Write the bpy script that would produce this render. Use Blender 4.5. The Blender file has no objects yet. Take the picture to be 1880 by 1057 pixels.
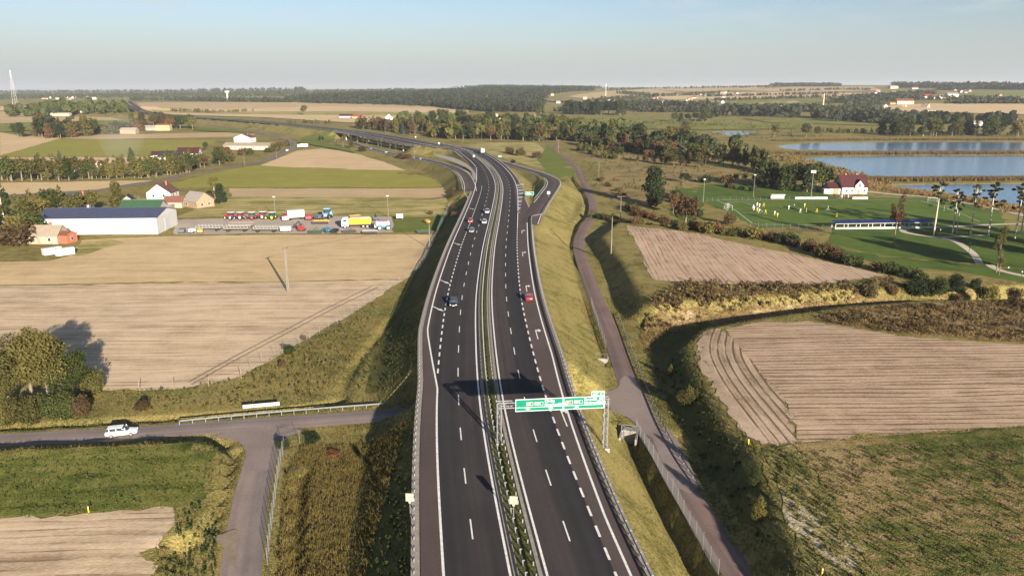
import bpy, math, random
import numpy as np
from mathutils import Vector, Matrix
from mathutils.geometry import delaunay_2d_cdt
random.seed(7); RNG = np.random.default_rng(7)
sc = bpy.context.scene
COL = sc.collection
R = math.radians

# ---------------------------------------------------------------- camera
HAZE_DENSITY = 6.5e-5
FPX, VHOR, HCAM = 1380.0, 163.0, 53.0          # focal length in photo pixels, horizon row, height above the fields
TH = math.atan((528.5 - VHOR) / FPX); CT, ST = math.cos(TH), math.sin(TH)
cam_d = bpy.data.cameras.new('camera'); cam = bpy.data.objects.new('camera', cam_d); COL.objects.link(cam)
cam_d.sensor_width = 36; cam_d.lens = 36 * FPX / 1880; cam_d.clip_start = 0.5; cam_d.clip_end = 60000
cam.location = (0, 0, HCAM); cam.rotation_euler = (math.pi / 2 - TH, 0, 0)
sc.camera = cam

# ---------------------------------------------------------------- light
SUN_EL = 14.5
SUN_DIR = Vector((0.409, -0.912, 0)).normalized()            # horizontal direction towards the sun
world = bpy.data.worlds.new('World'); sc.world = world; world.use_nodes = True
wt = world.node_tree; wt.nodes.clear()
wo = wt.nodes.new('ShaderNodeOutputWorld'); bg = wt.nodes.new('ShaderNodeBackground'); sky = wt.nodes.new('ShaderNodeTexSky')
sky.sky_type = 'NISHITA'; sky.sun_disc = False; sky.sun_elevation = R(SUN_EL)
sky.sun_rotation = math.atan2(SUN_DIR.x, SUN_DIR.y)
sky.altitude = 250; sky.air_density = 1.0; sky.dust_density = 0.6; sky.ozone_density = 2.2
bg.inputs['Strength'].default_value = 0.05
# white balance of the sky, the grey band of haze all round the horizon and thin cirrus
def wmix(fac, A, B, mode='MIX'):
    n = wt.nodes.new('ShaderNodeMix'); n.data_type = 'RGBA'; n.blend_type = mode
    if isinstance(fac, float): n.inputs[0].default_value = fac
    else: wt.links.new(fac, n.inputs[0])
    for i, v in ((6, A), (7, B)):
        if isinstance(v, tuple): n.inputs[i].default_value = (*v, 1)
        else: wt.links.new(v, n.inputs[i])
    return n.outputs[2]
def wmap(v, a, b, c, d):
    n = wt.nodes.new('ShaderNodeMapRange'); n.interpolation_type = 'SMOOTHSTEP'
    for i, k in enumerate((a, b, c, d)): n.inputs[i + 1].default_value = k
    wt.links.new(v, n.inputs[0]); return n.outputs[0]
wc = wt.nodes.new('ShaderNodeTexCoord'); ws = wt.nodes.new('ShaderNodeSeparateXYZ'); wt.links.new(wc.outputs['Generated'], ws.inputs[0])
skyc = wmix(1.0, sky.outputs[0], (.80, .775, .85), 'MULTIPLY')
wm = wt.nodes.new('ShaderNodeMapping'); wm.inputs['Scale'].default_value = (3.0, 3.0, 22.0); wm.inputs['Rotation'].default_value = (.12, .16, .5); wt.links.new(wc.outputs['Generated'], wm.inputs[0])
wn = wt.nodes.new('ShaderNodeTexNoise'); wn.inputs['Scale'].default_value = 2.2; wn.inputs['Detail'].default_value = 7; wn.inputs['Roughness'].default_value = .62; wt.links.new(wm.outputs[0], wn.inputs[0])
cir = wmap(wn.outputs[0], .50, .74, 0.0, .65)
cirm = wt.nodes.new('ShaderNodeMath'); cirm.operation = 'MULTIPLY'; wt.links.new(cir, cirm.inputs[0]); wt.links.new(wmap(ws.outputs[2], .05, .11, 0.0, 1.0), cirm.inputs[1])
skyc = wmix(cirm.outputs[0], skyc, (4.6, 4.9, 5.1))
skyc = wmix(wmap(ws.outputs[2], -.01, .115, .92, 0.0), skyc, (3.45, 3.7, 3.95))
wt.links.new(skyc, bg.inputs['Color']); wt.links.new(bg.outputs[0], wo.inputs[0])
sun_d = bpy.data.lights.new('sun', 'SUN'); sun = bpy.data.objects.new('sun', sun_d); COL.objects.link(sun)
sun_d.energy = 5.0; sun_d.angle = R(0.53); sun_d.color = (1.0, 0.89, 0.75)
tosun = Vector((SUN_DIR.x * math.cos(R(SUN_EL)), SUN_DIR.y * math.cos(R(SUN_EL)), math.sin(R(SUN_EL))))
sun.rotation_euler = tosun.to_track_quat('Z', 'Y').to_euler()
sun.location = tosun * 300
vs = sc.view_settings; vs.view_transform = 'Standard'; vs.look = 'None'; vs.exposure = 1.6; vs.gamma = 1.0; vs.use_curve_mapping = False
sc.cycles.use_denoising = True
sc.cycles.max_bounces = 5; sc.cycles.diffuse_bounces = 2; sc.cycles.glossy_bounces = 2; sc.cycles.transparent_max_bounces = 6
sc.cycles.volume_bounces = 0; sc.cycles.transmission_bounces = 2
sc.cycles.caustics_reflective = False; sc.cycles.caustics_refractive = False

# ---------------------------------------------------------------- pixel of the photograph -> place on the land
def G(px, py, z=0.0):
    x, y = px - 940.0, py - 528.5
    t = (HCAM - z) / (y * CT + FPX * ST)
    return np.array([x * t, (FPX * CT - y * ST) * t])
def plane_y(px, py, Y):
    x, y = px - 940.0, py - 528.5
    t = Y / (FPX * CT - y * ST)
    return x * t, HCAM - (y * CT + FPX * ST) * t
def PL(pts, z=0.0): return np.array([G(p[0], p[1], p[2] if len(p) > 2 else z) for p in pts])
def smooth_line(P, step):
    P = np.asarray(P, float)
    Q = np.vstack([2 * P[0] - P[1], P, 2 * P[-1] - P[-2]])
    out = []
    for i in range(1, len(Q) - 2):
        p0, p1, p2, p3 = Q[i - 1], Q[i], Q[i + 1], Q[i + 2]
        L = np.linalg.norm(p2[:2] - p1[:2]); n = max(2, int(L / step))
        for k in range(n):
            t = k / n
            out.append(0.5 * (2 * p1 + (p2 - p0) * t + (2 * p0 - 5 * p1 + 4 * p2 - p3) * t * t + (3 * p1 - p0 - 3 * p2 + p3) * t ** 3))
    out.append(Q[-2]); return np.array(out)
def relax(P, n):
    P = P.copy()
    for _ in range(n): P[1:-1] = 0.25 * P[:-2] + 0.5 * P[1:-1] + 0.25 * P[2:]
    return P
def resample(P, step):
    d = np.r_[0, np.cumsum(np.linalg.norm(np.diff(P[:, :2], axis=0), axis=1))]
    s = np.arange(0, d[-1], step)
    return np.stack([np.interp(s, d, P[:, k]) for k in range(P.shape[1])], 1), s
def normals(P):
    T = np.gradient(P[:, :2], axis=0); T /= np.linalg.norm(T, axis=1)[:, None] + 1e-9
    return T, np.stack([T[:, 1], -T[:, 0]], 1)                # tangent, right-hand normal
def sdist(Q, P):
    """nearest distance, signed side (+ right) and arc position of points Q along the line P"""
    Q = np.asarray(Q, float); best = np.full(len(Q), 1e18); side = np.zeros(len(Q)); sp = np.zeros(len(Q))
    acc = 0.0
    for i in range(len(P) - 1):
        a = P[i, :2]; d = P[i + 1, :2] - a; L2 = d @ d
        if L2 < 1e-9: continue
        L = math.sqrt(L2); w = Q - a
        t = np.clip((w @ d) / L2, 0, 1)
        e = w - t[:, None] * d; dd = (e * e).sum(1)
        m = dd < best
        best[m] = dd[m]; side[m] = np.sign(d[1] * w[m, 0] - d[0] * w[m, 1]); sp[m] = acc + t[m] * L
        acc += L
    return np.sqrt(best), side, sp
def inside(Q, poly):
    Q = np.asarray(Q, float); x, y = Q[:, 0], Q[:, 1]; r = np.zeros(len(Q), bool); n = len(poly)
    for i in range(n):
        x1, y1 = poly[i]; x2, y2 = poly[(i + 1) % n]
        if y1 == y2: continue
        c = ((y1 > y) != (y2 > y)) & (x < (x2 - x1) * (y - y1) / (y2 - y1) + x1)
        r ^= c
    return r
def poly_in(Q, poly):                                        # signed distance, + inside
    d, _, _ = sdist(Q, np.vstack([poly, poly[:1]]))
    return np.where(inside(Q, poly), d, -d)
def sstep(a, b, x):
    t = np.clip((x - a) / (b - a), 0, 1); return t * t * (3 - 2 * t)

# ---------------------------------------------------------------- lines of the roads
ZR = 5.5
_c = [(1.75 + 3.2, 40), (3.3, 54), (1.75, 66), (0.35, 77), (-1.5, 92), (-2.4, 101), (-3.8, 116), (-5.5, 145), (-6.4, 164), (-6.9, 185), (-7.15, 232), (-6.6, 276), (-6.1, 340), (-6.6, 385), (-9.9, 437), (-17.3, 503), (-28.8, 572), (-39.8, 625)]
_far = [(790, 266.5, 7.0), (720, 253.5, 8), (655, 243, 8), (579, 234.2, 8), (502, 226, 7.5), (440, 221, 7), (385, 217.5, 6.5), (330, 213.5, 7), (285, 209, 9), (258, 203, 12), (243, 195, 17), (232, 186, 24)]
_C3 = [(x, y, 5.5) for x, y in _c] + [tuple(G(a, b, z)) + (z,) for a, b, z in _far]
MW = relax(resample(smooth_line(np.array(_C3), 4.0), 4.0)[0], 14)
MWT, MWN = normals(MW)
MWS = np.r_[0, np.cumsum(np.linalg.norm(np.diff(MW[:, :2], axis=0), axis=1))]
def mwf(Y, table):                                           # offset table keyed by the Y of the centre line
    return np.interp(Y, [a for a, b in table], [b for a, b in table])
EDGE_L = [(0, -10.9), (118, -10.9), (146, -12.6), (380, -12.9), (450, -12.0), (520, -10.6)]
EDGE_R = [(0, 11.6), (75, 11.8), (130, 13.5), (300, 13.6), (330, 12.0), (360, 11.0), (420, 10.6)]
LINE_LW = [(0, -8.6), (116, -8.6), (146, -11.7), (390, -12.0), (440, -10.5), (470, -8.7)]
LINE_RW = [(0, 10.0), (75, 10.2), (130, 12.1), (292, 12.2)]
def off(i0, i1, o, z=0.0):
    o = np.broadcast_to(o, (i1 - i0,)) if np.ndim(o) == 0 else o
    return np.c_[MW[i0:i1, :2] + MWN[i0:i1] * np.asarray(o)[:, None], MW[i0:i1, 2] + z]
RAMP_OFF = relax(resample(smooth_line(np.array([tuple(G(a, b, z)) + (z,) for a, b, z in
    [(972, 412, 5.5), (984, 385, 5.5), (1006, 354, 5.4), (1015, 339, 5.3), (1011, 328, 5.1), (993, 319, 5.0), (963, 310, 4.8), (932, 301, 4.7), (905, 292.5, 4.6), (870, 282, 5.0), (835, 271.5, 6.0), (806, 263.3, 6.6)]]), 3), 3.0)[0], 5)
RAMP_ON = relax(resample(smooth_line(np.array([tuple(G(a, b, z)) + (z,) for a, b, z in
    [(640, 260, 0.1), (655, 265, .2), (668, 269.5, .6), (706, 279.5, 1.6), (757, 289, 3.2), (795, 297, 4.5), (828, 306, 5.3), (850, 318, 5.5), (861, 335, 5.5), (864, 352, 5.5)]]), 3), 3.0)[0], 5)
SIDE = resample(smooth_line(PL([(-140, 818), (-60, 812), (0, 808.5), (100, 803), (220, 797), (330, 789), (430, 782), (520, 776), (620, 769), (700, 763), (780, 757), (900, 750), (1040, 742), (1115, 737), (1160, 733)]), 2), 2.0)[0]
BRANCH = resample(smooth_line(PL([(505, 778), (488, 815), (474, 860), (463, 905), (454, 960), (446, 1020), (441, 1060), (436, 1110)]), 2), 2.0)[0]
SERV = relax(resample(smooth_line(PL([(1410, 1130), (1359, 1057), (1292, 957), (1246, 885), (1207, 811), (1178, 755), (1151, 695), (1125, 620), (1097, 554), (1077, 503), (1064, 462), (1064, 440), (1072, 420), (1085, 400), (1089, 378), (1080, 350), (1066, 325), (1058, 308), (1040, 291), (1020, 277), (1018, 270), (1030, 264)]), 2), 2.0)[0], 4)
LROAD = relax(resample(smooth_line(PL([(-60, 364), (0, 361), (90, 357), (179, 351), (255, 338.5), (294, 331), (332, 323), (409, 309.5), (472, 298.5), (505, 288), (532, 273), (541, 264), (520, 255), (490, 247), (455, 239.5), (430, 236), (380, 230)]), 4), 4.0)[0], 4)
XROAD = resample(smooth_line(PL([(539, 263), (575, 261.5), (617, 260), (665, 258), (720, 254), (800, 253), (900, 255), (960, 257), (1024, 262)]), 4), 4.0)[0]
VIA0 = int(np.argmin(np.linalg.norm(MW[:, :2] - G(795, 266, 7), axis=1)))     # viaduct span along the centre line
VIA0 = int(np.argmin(np.abs(MW[:, 1] - 655))); VIA1 = int(np.argmin(np.abs(MW[:, 1] - 850)))

PLAT_A = PL([(1560, 1130), (1500, 1057), (1452, 980), (1422, 900), (1388, 818), (1345, 772), (1292, 700), (1270, 635), (1302, 603), (1400, 586), (1560, 563), (1700, 553), (1960, 548), (2400, 540), (2600, 1130)], 3.6)
PLAT_B = PL([(1192, 560), (1172, 520), (1146, 475), (1112, 432), (1140, 407), (1400, 428), (1640, 470), (1960, 500), (1900, 520), (1560, 527), (1400, 541), (1240, 553)], 3.6)
NEARL = PL([(-160, 838), (0, 831), (200, 822), (350, 814), (385, 816), (412, 836), (404, 880), (380, 950), (352, 985), (300, 1000), (290, 1130), (-160, 1130)], 0.9)
DITCHES = [  # line, half width, depth
    (PL([(1150, 790), (1174, 842), (1206, 903), (1252, 990), (1290, 1057), (1322, 1110)]), 1.35, 2.4),
    (PL([(1112, 668), (1100, 640), (1085, 595), (1066, 545), (1050, 480), (1046, 440), (1056, 412), (1074, 392), (1078, 376), (1066, 350), (1050, 330), (1040, 312)]), 1.1, 1.1),
    (PL([(627, 733), (630, 712), (640, 688), (681, 634), (717, 588), (742, 563), (765, 530), (795, 470), (826, 400), (835, 360), (826, 338), (795, 326), (750, 315)]), 1.0, .7),
    (PL([(-120, 791), (0, 785), (150, 778), (250, 772), (350, 765), (450, 757), (560, 747), (627, 735)]), .8, .7),
    (PL([(556, 868), (550, 900), (544, 960), (540, 1057), (538, 1100)]), 1.0, 1.3),
    (PL([(-160, 833), (0, 826), (200, 817), (340, 809), (375, 810), (402, 820)]), 1.2, 1.3),
    (PL([(434, 830), (424, 860), (414, 900), (402, 945), (388, 975)]), .8, .7),
    (PL([(1250, 800), (1300, 880), (1360, 965), (1420, 1050)]), 1.2, .5),
]
def hills(X, Y):
    D = np.sqrt(X * X + Y * Y); a = np.arctan2(X, np.maximum(Y, 1.0)); px = 940 + FPX * np.tan(np.clip(a, -1.2, 1.2))
    vt = np.interp(px, [-800, 0, 300, 560, 800, 900, 1000, 1100, 1250, 1400, 1880, 3200], [176, 173.5, 171, 167, 163.5, 160.5, 160.5, 161.5, 161, 157.5, 157, 157])
    ztop = HCAM - (vt - VHOR) * 6000 / FPX
    z = ztop * (0.35 * sstep(1000, 3200, D) + 0.65 * sstep(1500, 6000, D))
    z += np.where(D > 900, 5.0 * np.sin(X * .0031 + 1.3) * np.sin(Y * .0023) * sstep(1200, 3500, D), 0)
    # village hill on the left, beyond the bend
    z += 13 * np.exp(-(((X + 1150) / 330) ** 2 + ((Y - 1750) / 420) ** 2))
    return z
def H(X, Y):
    X = np.asarray(X, float).ravel(); Y = np.asarray(Y, float).ravel(); Q = np.c_[X, Y]
    z = hills(X, Y)
    m = (Y < 620) & (np.abs(X) < 420)
    if m.any():
        q = Q[m]; zz = z[m]
        zz += 0.25 * np.sin(q[:, 0] * .11) * np.sin(q[:, 1] * .09 + 1) * 0.5
        for P, hgt, w in ((PLAT_A, 3.6, 6.5), (PLAT_B, 3.6, 6.5), (NEARL, 1.5, 1.0)):
            k = poly_in(q, P); zz += hgt * sstep(-w, 0, k)
        for P, hw, dep in DITCHES:
            d, _, _ = sdist(q, P); zz -= dep * (1 - sstep(hw * .45, hw * 1.5, d))
        for P, hw, zr in ((SIDE, 2.6, 0.0), (BRANCH, 2.4, 0.0), (SERV, 2.2, 0.0)):
            d, _, _ = sdist(q, P); f = 1 - (sstep(hw + .3, hw + 1.5, d) if P is not SERV else sstep(2.05, 2.5, d)); zz = zz * (1 - f) + zr * f
        z[m] = zz
    m = (Y < 2600) & (Y > 30) & (X > -1500) & (X < 150)
    if m.any():
        q = Q[m]; zz = z[m]
        d, sd, s = sdist(q, MW[::2]); o = d * sd
        cy = np.interp(s, MWS, MW[:, 1]); zr = np.interp(s, MWS, MW[:, 2])
        eL = -mwf(cy, EDGE_L) + .9; eR = mwf(cy, EDGE_R) + 1.1
        slL = np.interp(cy, [80, 105, 125, 200, 400], [1.35, 1.4, 1.45, 1.45, 1.7]); slR = np.interp(cy, [80, 105, 140, 230, 400], [1.0, 1.05, 1.6, 2.1, 2.0])
        ov = np.where(o < 0, d - eL, d - eR); sl = np.where(o < 0, slL, slR)
        emb = zr - 0.22 - np.maximum(0, ov) / sl - 0.25 * np.exp(-((o / 1.0) ** 2)) 
        ds, _, _ = sdist(q, SIDE)
        via = (s > MWS[VIA0]) & (s < MWS[VIA1])
        ramp_down = np.minimum(np.abs(s - MWS[VIA0]), np.abs(s - MWS[VIA1]))
        emb = np.where(via, zr - 0.5 - ramp_down / 0.9 - np.maximum(0, ov) / 1.5, emb)
        emb = np.where(ov > .2, np.minimum(emb, (ds - 2.9) * .95), emb)
        emb = np.where((ds < 3.5) & (o > -24) & (o < 20), -50, emb)
        zz = np.maximum(zz, emb)
        for P, hw, sl2 in ((RAMP_OFF, 4.2, 1.8), (RAMP_ON, 4.0, 1.8)):
            d, _, s2 = sdist(q, P)
            L = np.r_[0, np.cumsum(np.linalg.norm(np.diff(P[:, :2], axis=0), axis=1))]
            z2 = np.interp(s2, L, P[:, 2]); zz = np.maximum(zz, z2 - .2 - np.maximum(0, d - hw) / sl2)
        z[m] = zz
    return z
def H1(x, y): return float(H([x], [y])[0])
_TS = np.r_[np.arange(60, 420, 1.0), np.arange(420, 1200, 4.0), np.arange(1200, 9000, 25.0)]
def at(px, py):
    """where the sight line through a photo pixel first meets the land"""
    x, y = px - 940.0, py - 528.5
    k = (y * CT + FPX * ST) / (FPX * CT - y * ST)             # fall per metre of Y
    kx = x / (FPX * CT - y * ST)
    Ys = _TS; z = HCAM - k * Ys; h = H(kx * Ys, Ys)
    i = np.argmax(h >= z) if (h >= z).any() else len(Ys) - 1
    lo, hi = Ys[max(i - 1, 0)], Ys[i]
    for _ in range(12):
        mid = .5 * (lo + hi)
        if H1(kx * mid, mid) >= HCAM - k * mid: hi = mid
        else: lo = mid
    return Vector((kx * hi, hi, H1(kx * hi, hi)))
def ppm(py, z=0.0): return CT * (py - VHOR) / (HCAM - z)      # photo pixels per metre across, for something standing at row py

# ---------------------------------------------------------------- materials
def new_mat(name):
    m = bpy.data.materials.new(name); m.use_nodes = True
    return m, m.node_tree, m.node_tree.nodes['Principled BSDF']
def N(t, kind, **kw):
    n = t.nodes.new(kind)
    for k, v in kw.items(): setattr(n, k, v)
    return n
def math_n(t, op, a, b=None, c=None):
    n = N(t, 'ShaderNodeMath', operation=op)
    for i, v in enumerate((a, b, c)):
        if v is None: continue
        if isinstance(v, (int, float)): n.inputs[i].default_value = v
        else: t.links.new(v, n.inputs[i])
    return n.outputs[0]
def noise(t, vec, scale, detail=3, rough=.6):
    n = N(t, 'ShaderNodeTexNoise'); n.inputs['Scale'].default_value = scale; n.inputs['Detail'].default_value = detail; n.inputs['Roughness'].default_value = rough
    t.links.new(vec, n.inputs['Vector']); return n.outputs['Fac']
def ramp(t, fac, stops):
    n = N(t, 'ShaderNodeValToRGB'); e = n.color_ramp.elements
    e[0].position = stops[0][0]; e[0].color = (*stops[0][1], 1); e[1].position = stops[-1][0]; e[1].color = (*stops[-1][1], 1)
    for p, c in stops[1:-1]: q = e.new(p); q.color = (*c, 1)
    t.links.new(fac, n.inputs[0]); return n.outputs[0]
def mix(t, fac, a, b, mode='MIX'):
    n = N(t, 'ShaderNodeMix', data_type='RGBA', blend_type=mode)
    if isinstance(fac, (int, float)): n.inputs[0].default_value = fac
    else: t.links.new(fac, n.inputs[0])
    for i, v in ((6, a), (7, b)):
        if isinstance(v, tuple): n.inputs[i].default_value = (*v, 1)
        else: t.links.new(v, n.inputs[i])
    return n.outputs[2]
def flat(name, c, rough=.6, metal=0.0, var=.12, scale=1.5, spec=.3, obj=False, emit=None):
    """plain paint, metal, plaster... with uneven tone"""
    m, t, b = new_mat(name)
    co = N(t, 'ShaderNodeTexCoord').outputs['Object'] if obj else N(t, 'ShaderNodeNewGeometry').outputs['Position']
    n = noise(t, co, scale, 4)
    lo = tuple(x * (1 - var) for x in c); hi = tuple(min(1, x * (1 + var)) for x in c)
    t.links.new(ramp(t, n, [(.3, lo), (.7, hi)]), b.inputs['Base Color'])
    b.inputs['Roughness'].default_value = rough; b.inputs['Metallic'].default_value = metal; b.inputs['Specular IOR Level'].default_value = spec
    return m
def land(name, cols, s=(.02, .2, 1.6), w=(.35, .35, .3), rows=None, bump=.25, attr=None, patch=None, contrast=1.0, lines=(2.0, .6, .42)):
    """ground cover: colours picked by three sizes of noise; rows=(heading deg, spacing m, strength) for drilled or stubble rows"""
    m, t, b = new_mat(name)
    pos = N(t, 'ShaderNodeNewGeometry').outputs['Position']
    f = None
    for sc_, wt_ in zip(s, w):
        v = math_n(t, 'MULTIPLY', noise(t, pos, sc_, 4, .65), wt_)
        f = v if f is None else math_n(t, 'ADD', f, v)
    fine = noise(t, pos, s[2] * 1.7, 3)
    hgt = fine
    if rows:
        ang, sp, st = rows; ca, sa = math.cos(R(ang)), math.sin(R(ang))
        sep = N(t, 'ShaderNodeSeparateXYZ'); t.links.new(pos, sep.inputs[0])
        if attr:
            an = N(t, 'ShaderNodeAttribute', attribute_name=attr); v = an.outputs['Fac']
            u = math_n(t, 'ADD', sep.outputs[0], sep.outputs[1])
        else:
            u = math_n(t, 'ADD', math_n(t, 'MULTIPLY', sep.outputs[0], ca), math_n(t, 'MULTIPLY', sep.outputs[1], sa))
            v = math_n(t, 'ADD', math_n(t, 'MULTIPLY', sep.outputs[0], -sa), math_n(t, 'MULTIPLY', sep.outputs[1], ca))
        total = None
        for mul, along, wgt in ((1.0, .06, .5), (.33, .025, .5)):
            cb = N(t, 'ShaderNodeCombineXYZ'); t.links.new(math_n(t, 'MULTIPLY', u, along), cb.inputs[0]); t.links.new(math_n(t, 'MULTIPLY', v, mul / sp), cb.inputs[1])
            k = math_n(t, 'MULTIPLY', math_n(t, 'SUBTRACT', noise(t, cb.outputs[0], 1.0, 2, .5), .5), wgt * st)
            total = k if total is None else math_n(t, 'ADD', total, k)
        # single drill lines, broken up along their length
        cbl = N(t, 'ShaderNodeCombineXYZ'); t.links.new(math_n(t, 'MULTIPLY', u, .05), cbl.inputs[0]); t.links.new(math_n(t, 'MULTIPLY', v, .35 / sp), cbl.inputs[1])
        wob = noise(t, cbl.outputs[0], .6, 2, .5)
        sn = math_n(t, 'SINE', math_n(t, 'ADD', math_n(t, 'MULTIPLY', v, 6.2832 / (sp * lines[0])), math_n(t, 'MULTIPLY', wob, 9.0 if not attr else 2.0)))
        ln = math_n(t, 'MULTIPLY', math_n(t, 'POWER', math_n(t, 'MAXIMUM', sn, 0.0), 3.0), math_n(t, 'MULTIPLY', math_n(t, 'MAXIMUM', math_n(t, 'SUBTRACT', noise(t, cbl.outputs[0], 1.7, 4, .7), lines[2]), 0.0), -lines[1]))
        total = math_n(t, 'ADD', total, ln)
        f = math_n(t, 'ADD', f, total); hgt = math_n(t, 'ADD', hgt, math_n(t, 'MULTIPLY', total, 1.5))
    if contrast != 1.0: f = math_n(t, 'ADD', math_n(t, 'MULTIPLY', math_n(t, 'SUBTRACT', f, .5), contrast), .5)
    c = ramp(t, f, cols)
    if patch:
        pc, ps, p0, p1 = patch
        c = mix(t, ramp(t, noise(t, pos, ps, 5, .7), [(p0, (0, 0, 0)), (p1, (1, 1, 1))]), c, pc)
    t.links.new(c, b.inputs['Base Color'])
    b.inputs['Roughness'].default_value = .95; b.inputs['Specular IOR Level'].default_value = .05
    if bump:
        bn = N(t, 'ShaderNodeBump'); bn.inputs['Strength'].default_value = bump; bn.inputs['Distance'].default_value = .35
        t.links.new(hgt, bn.inputs['Height']); t.links.new(bn.outputs[0], b.inputs['Normal'])
    return m
M = {}
_ua, _ub = G(1150, 414, 3.6), G(1200, 514, 3.6); ANG_UP = math.degrees(math.atan2(_ub[1] - _ua[1], _ub[0] - _ua[0]))
DRY, OLV, GRN, BRN = (.30, .235, .085), (.20, .175, .05), (.105, .135, .03), (.16, .115, .055)
M['ground'] = land('rough_grass', [(.30, (.085, .07, .028)), (.43, (.15, .135, .04)), (.52, (.225, .185, .064)), (.61, (.275, .215, .08)), (.72, (.14, .145, .04))], (.03, .25, 2.2), (.30, .32, .38), contrast=1.9, bump=.8)
M['mound'] = land('dry_mown_slope', [(.36, (.17, .15, .045)), (.5, (.30, .245, .08)), (.66, (.36, .285, .10))], (.05, .3, 2.2), contrast=1.5, bump=.3, rows=(100, 1.6, .3))
M['stub'] = land('stubble_straw', [(.32, (.37, .265, .14)), (.5, (.49, .36, .195)), (.66, (.57, .43, .25))], (.025, .12, 1.2), rows=(2, 1.4, .55), bump=.12, lines=(2.0, .8, .45))
M['seed'] = land('seeded_soil', [(.25, (.24, .17, .105)), (.42, (.42, .315, .20)), (.56, (.53, .405, .265)), (.7, (.60, .465, .31))], (.02, .13, 1.6), rows=(2, 1.0, .8), bump=.15, contrast=1.1, lines=(1.6, 1.3, .42))
M['plough_up'] = land('harrowed_soil', [(.28, (.20, .13, .085)), (.45, (.40, .285, .19)), (.66, (.50, .365, .25))], (.03, .2, 1.8), rows=(ANG_UP, 1.0, .6), bump=.2, lines=(1.35, 1.1, .36))
M['plough_nr'] = land('drilled_soil', [(.25, (.17, .115, .07)), (.43, (.34, .24, .155)), (.58, (.42, .305, .20)), (.72, (.47, .35, .24))], (.04, .25, 2.0), rows=(2, .9, .7), bump=.25, contrast=1.2, lines=(1.7, 1.8, .36))
M['headland'] = land('headland_soil', [(.25, (.16, .11, .07)), (.45, (.34, .25, .17)), (.66, (.45, .34, .24))], (.04, .25, 2.0), rows=(0, .9, .9), bump=.3, attr='row', contrast=1.2, lines=(1.6, 2.2, .34))
M['weedy'] = land('weedy_stubble', [(.30, (.05, .065, .015)), (.44, (.10, .11, .027)), (.53, (.19, .14, .055)), (.66, (.29, .21, .10))], (.035, .35, 2.6), rows=(10, 1.4, .3), bump=.9, contrast=1.9, lines=(2.0, .2, .4))
M['weedstrip'] = land('weedy_margin', [(.34, (.08, .09, .025)), (.47, (.17, .15, .05)), (.57, (.26, .21, .09)), (.66, (.40, .34, .22))], (.05, .3, 1.8), rows=(110, 2.2, .8), bump=.6, contrast=1.6)
M['gr_nearl'] = land('green_aftermath', [(.30, (.05, .065, .015)), (.44, (.105, .125, .026)), (.56, (.175, .17, .042)), (.68, (.24, .20, .07))], (.05, .35, 2.4), rows=(4, 2.0, .35), bump=.55, contrast=1.5)
M['wild'] = land('wild_dry_grass', [(.28, (.05, .035, .014)), (.44, (.135, .092, .036)), (.56, (.22, .155, .065)), (.66, (.34, .26, .14)), (.76, (.46, .40, .28))], (.06, .35, 2.2), (.3, .34, .36), contrast=2.2, bump=1.0)
M['scrub'] = land('brown_rough_meadow', [(.33, (.09, .075, .03)), (.45, (.19, .14, .06)), (.57, (.27, .20, .085)), (.68, (.18, .16, .05))], (.02, .12, .9), contrast=1.7, bump=.6)
M['olive'] = land('olive_aftercrop', [(.38, (.20, .19, .04)), (.6, (.27, .245, .055))], (.02, .1, .8), rows=(2, 2.5, .4), bump=.1)
M['tangreen'] = land('grassy_stubble', [(.36, (.17, .17, .05)), (.5, (.31, .255, .095)), (.64, (.39, .30, .14))], (.02, .08, .7), rows=(2, 2.6, .9), bump=.1, contrast=1.4)
M['tan'] = land('tan_stubble', [(.38, (.36, .265, .14)), (.62, (.46, .34, .19))], (.012, .05, .5), rows=(3, 5, .5), bump=.05)
M['beige'] = land('pale_stubble', [(.38, (.44, .32, .17)), (.62, (.55, .41, .24))], (.012, .06, .5), rows=(3, 4, .35), bump=.05)
M['fgreen'] = land('pasture', [(.36, (.10, .125, .03)), (.52, (.17, .18, .045)), (.68, (.25, .22, .08))], (.015, .05, .4), bump=.1, contrast=1.4)
M['flush'] = land('lush_grass', [(.34, (.085, .11, .024)), (.66, (.16, .175, .04))], (.03, .15, 1.0), bump=.2)
M['pitch'] = land('mown_turf', [(.36, (.062, .105, .022)), (.62, (.11, .155, .033))], (.03, .15, 1.1), rows=(90, 6, .35), bump=.08)
M['park'] = land('park_grass', [(.34, (.045, .085, .016)), (.64, (.10, .135, .03))], (.03, .12, 1.2), bump=.25, contrast=1.3)
M['gravel'] = land('yard_gravel', [(.36, (.30, .25, .19)), (.62, (.42, .36, .29))], (.05, .3, 2.5), bump=.1)
M['track'] = land('dirt_track', [(.36, (.16, .125, .085)), (.62, (.26, .21, .15))], (.08, .5, 2.5), bump=.2)
M['pathm'] = land('pale_path', [(.36, (.42, .36, .27)), (.62, (.52, .45, .35))], (.05, .3, 2.5), bump=.05)
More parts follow.
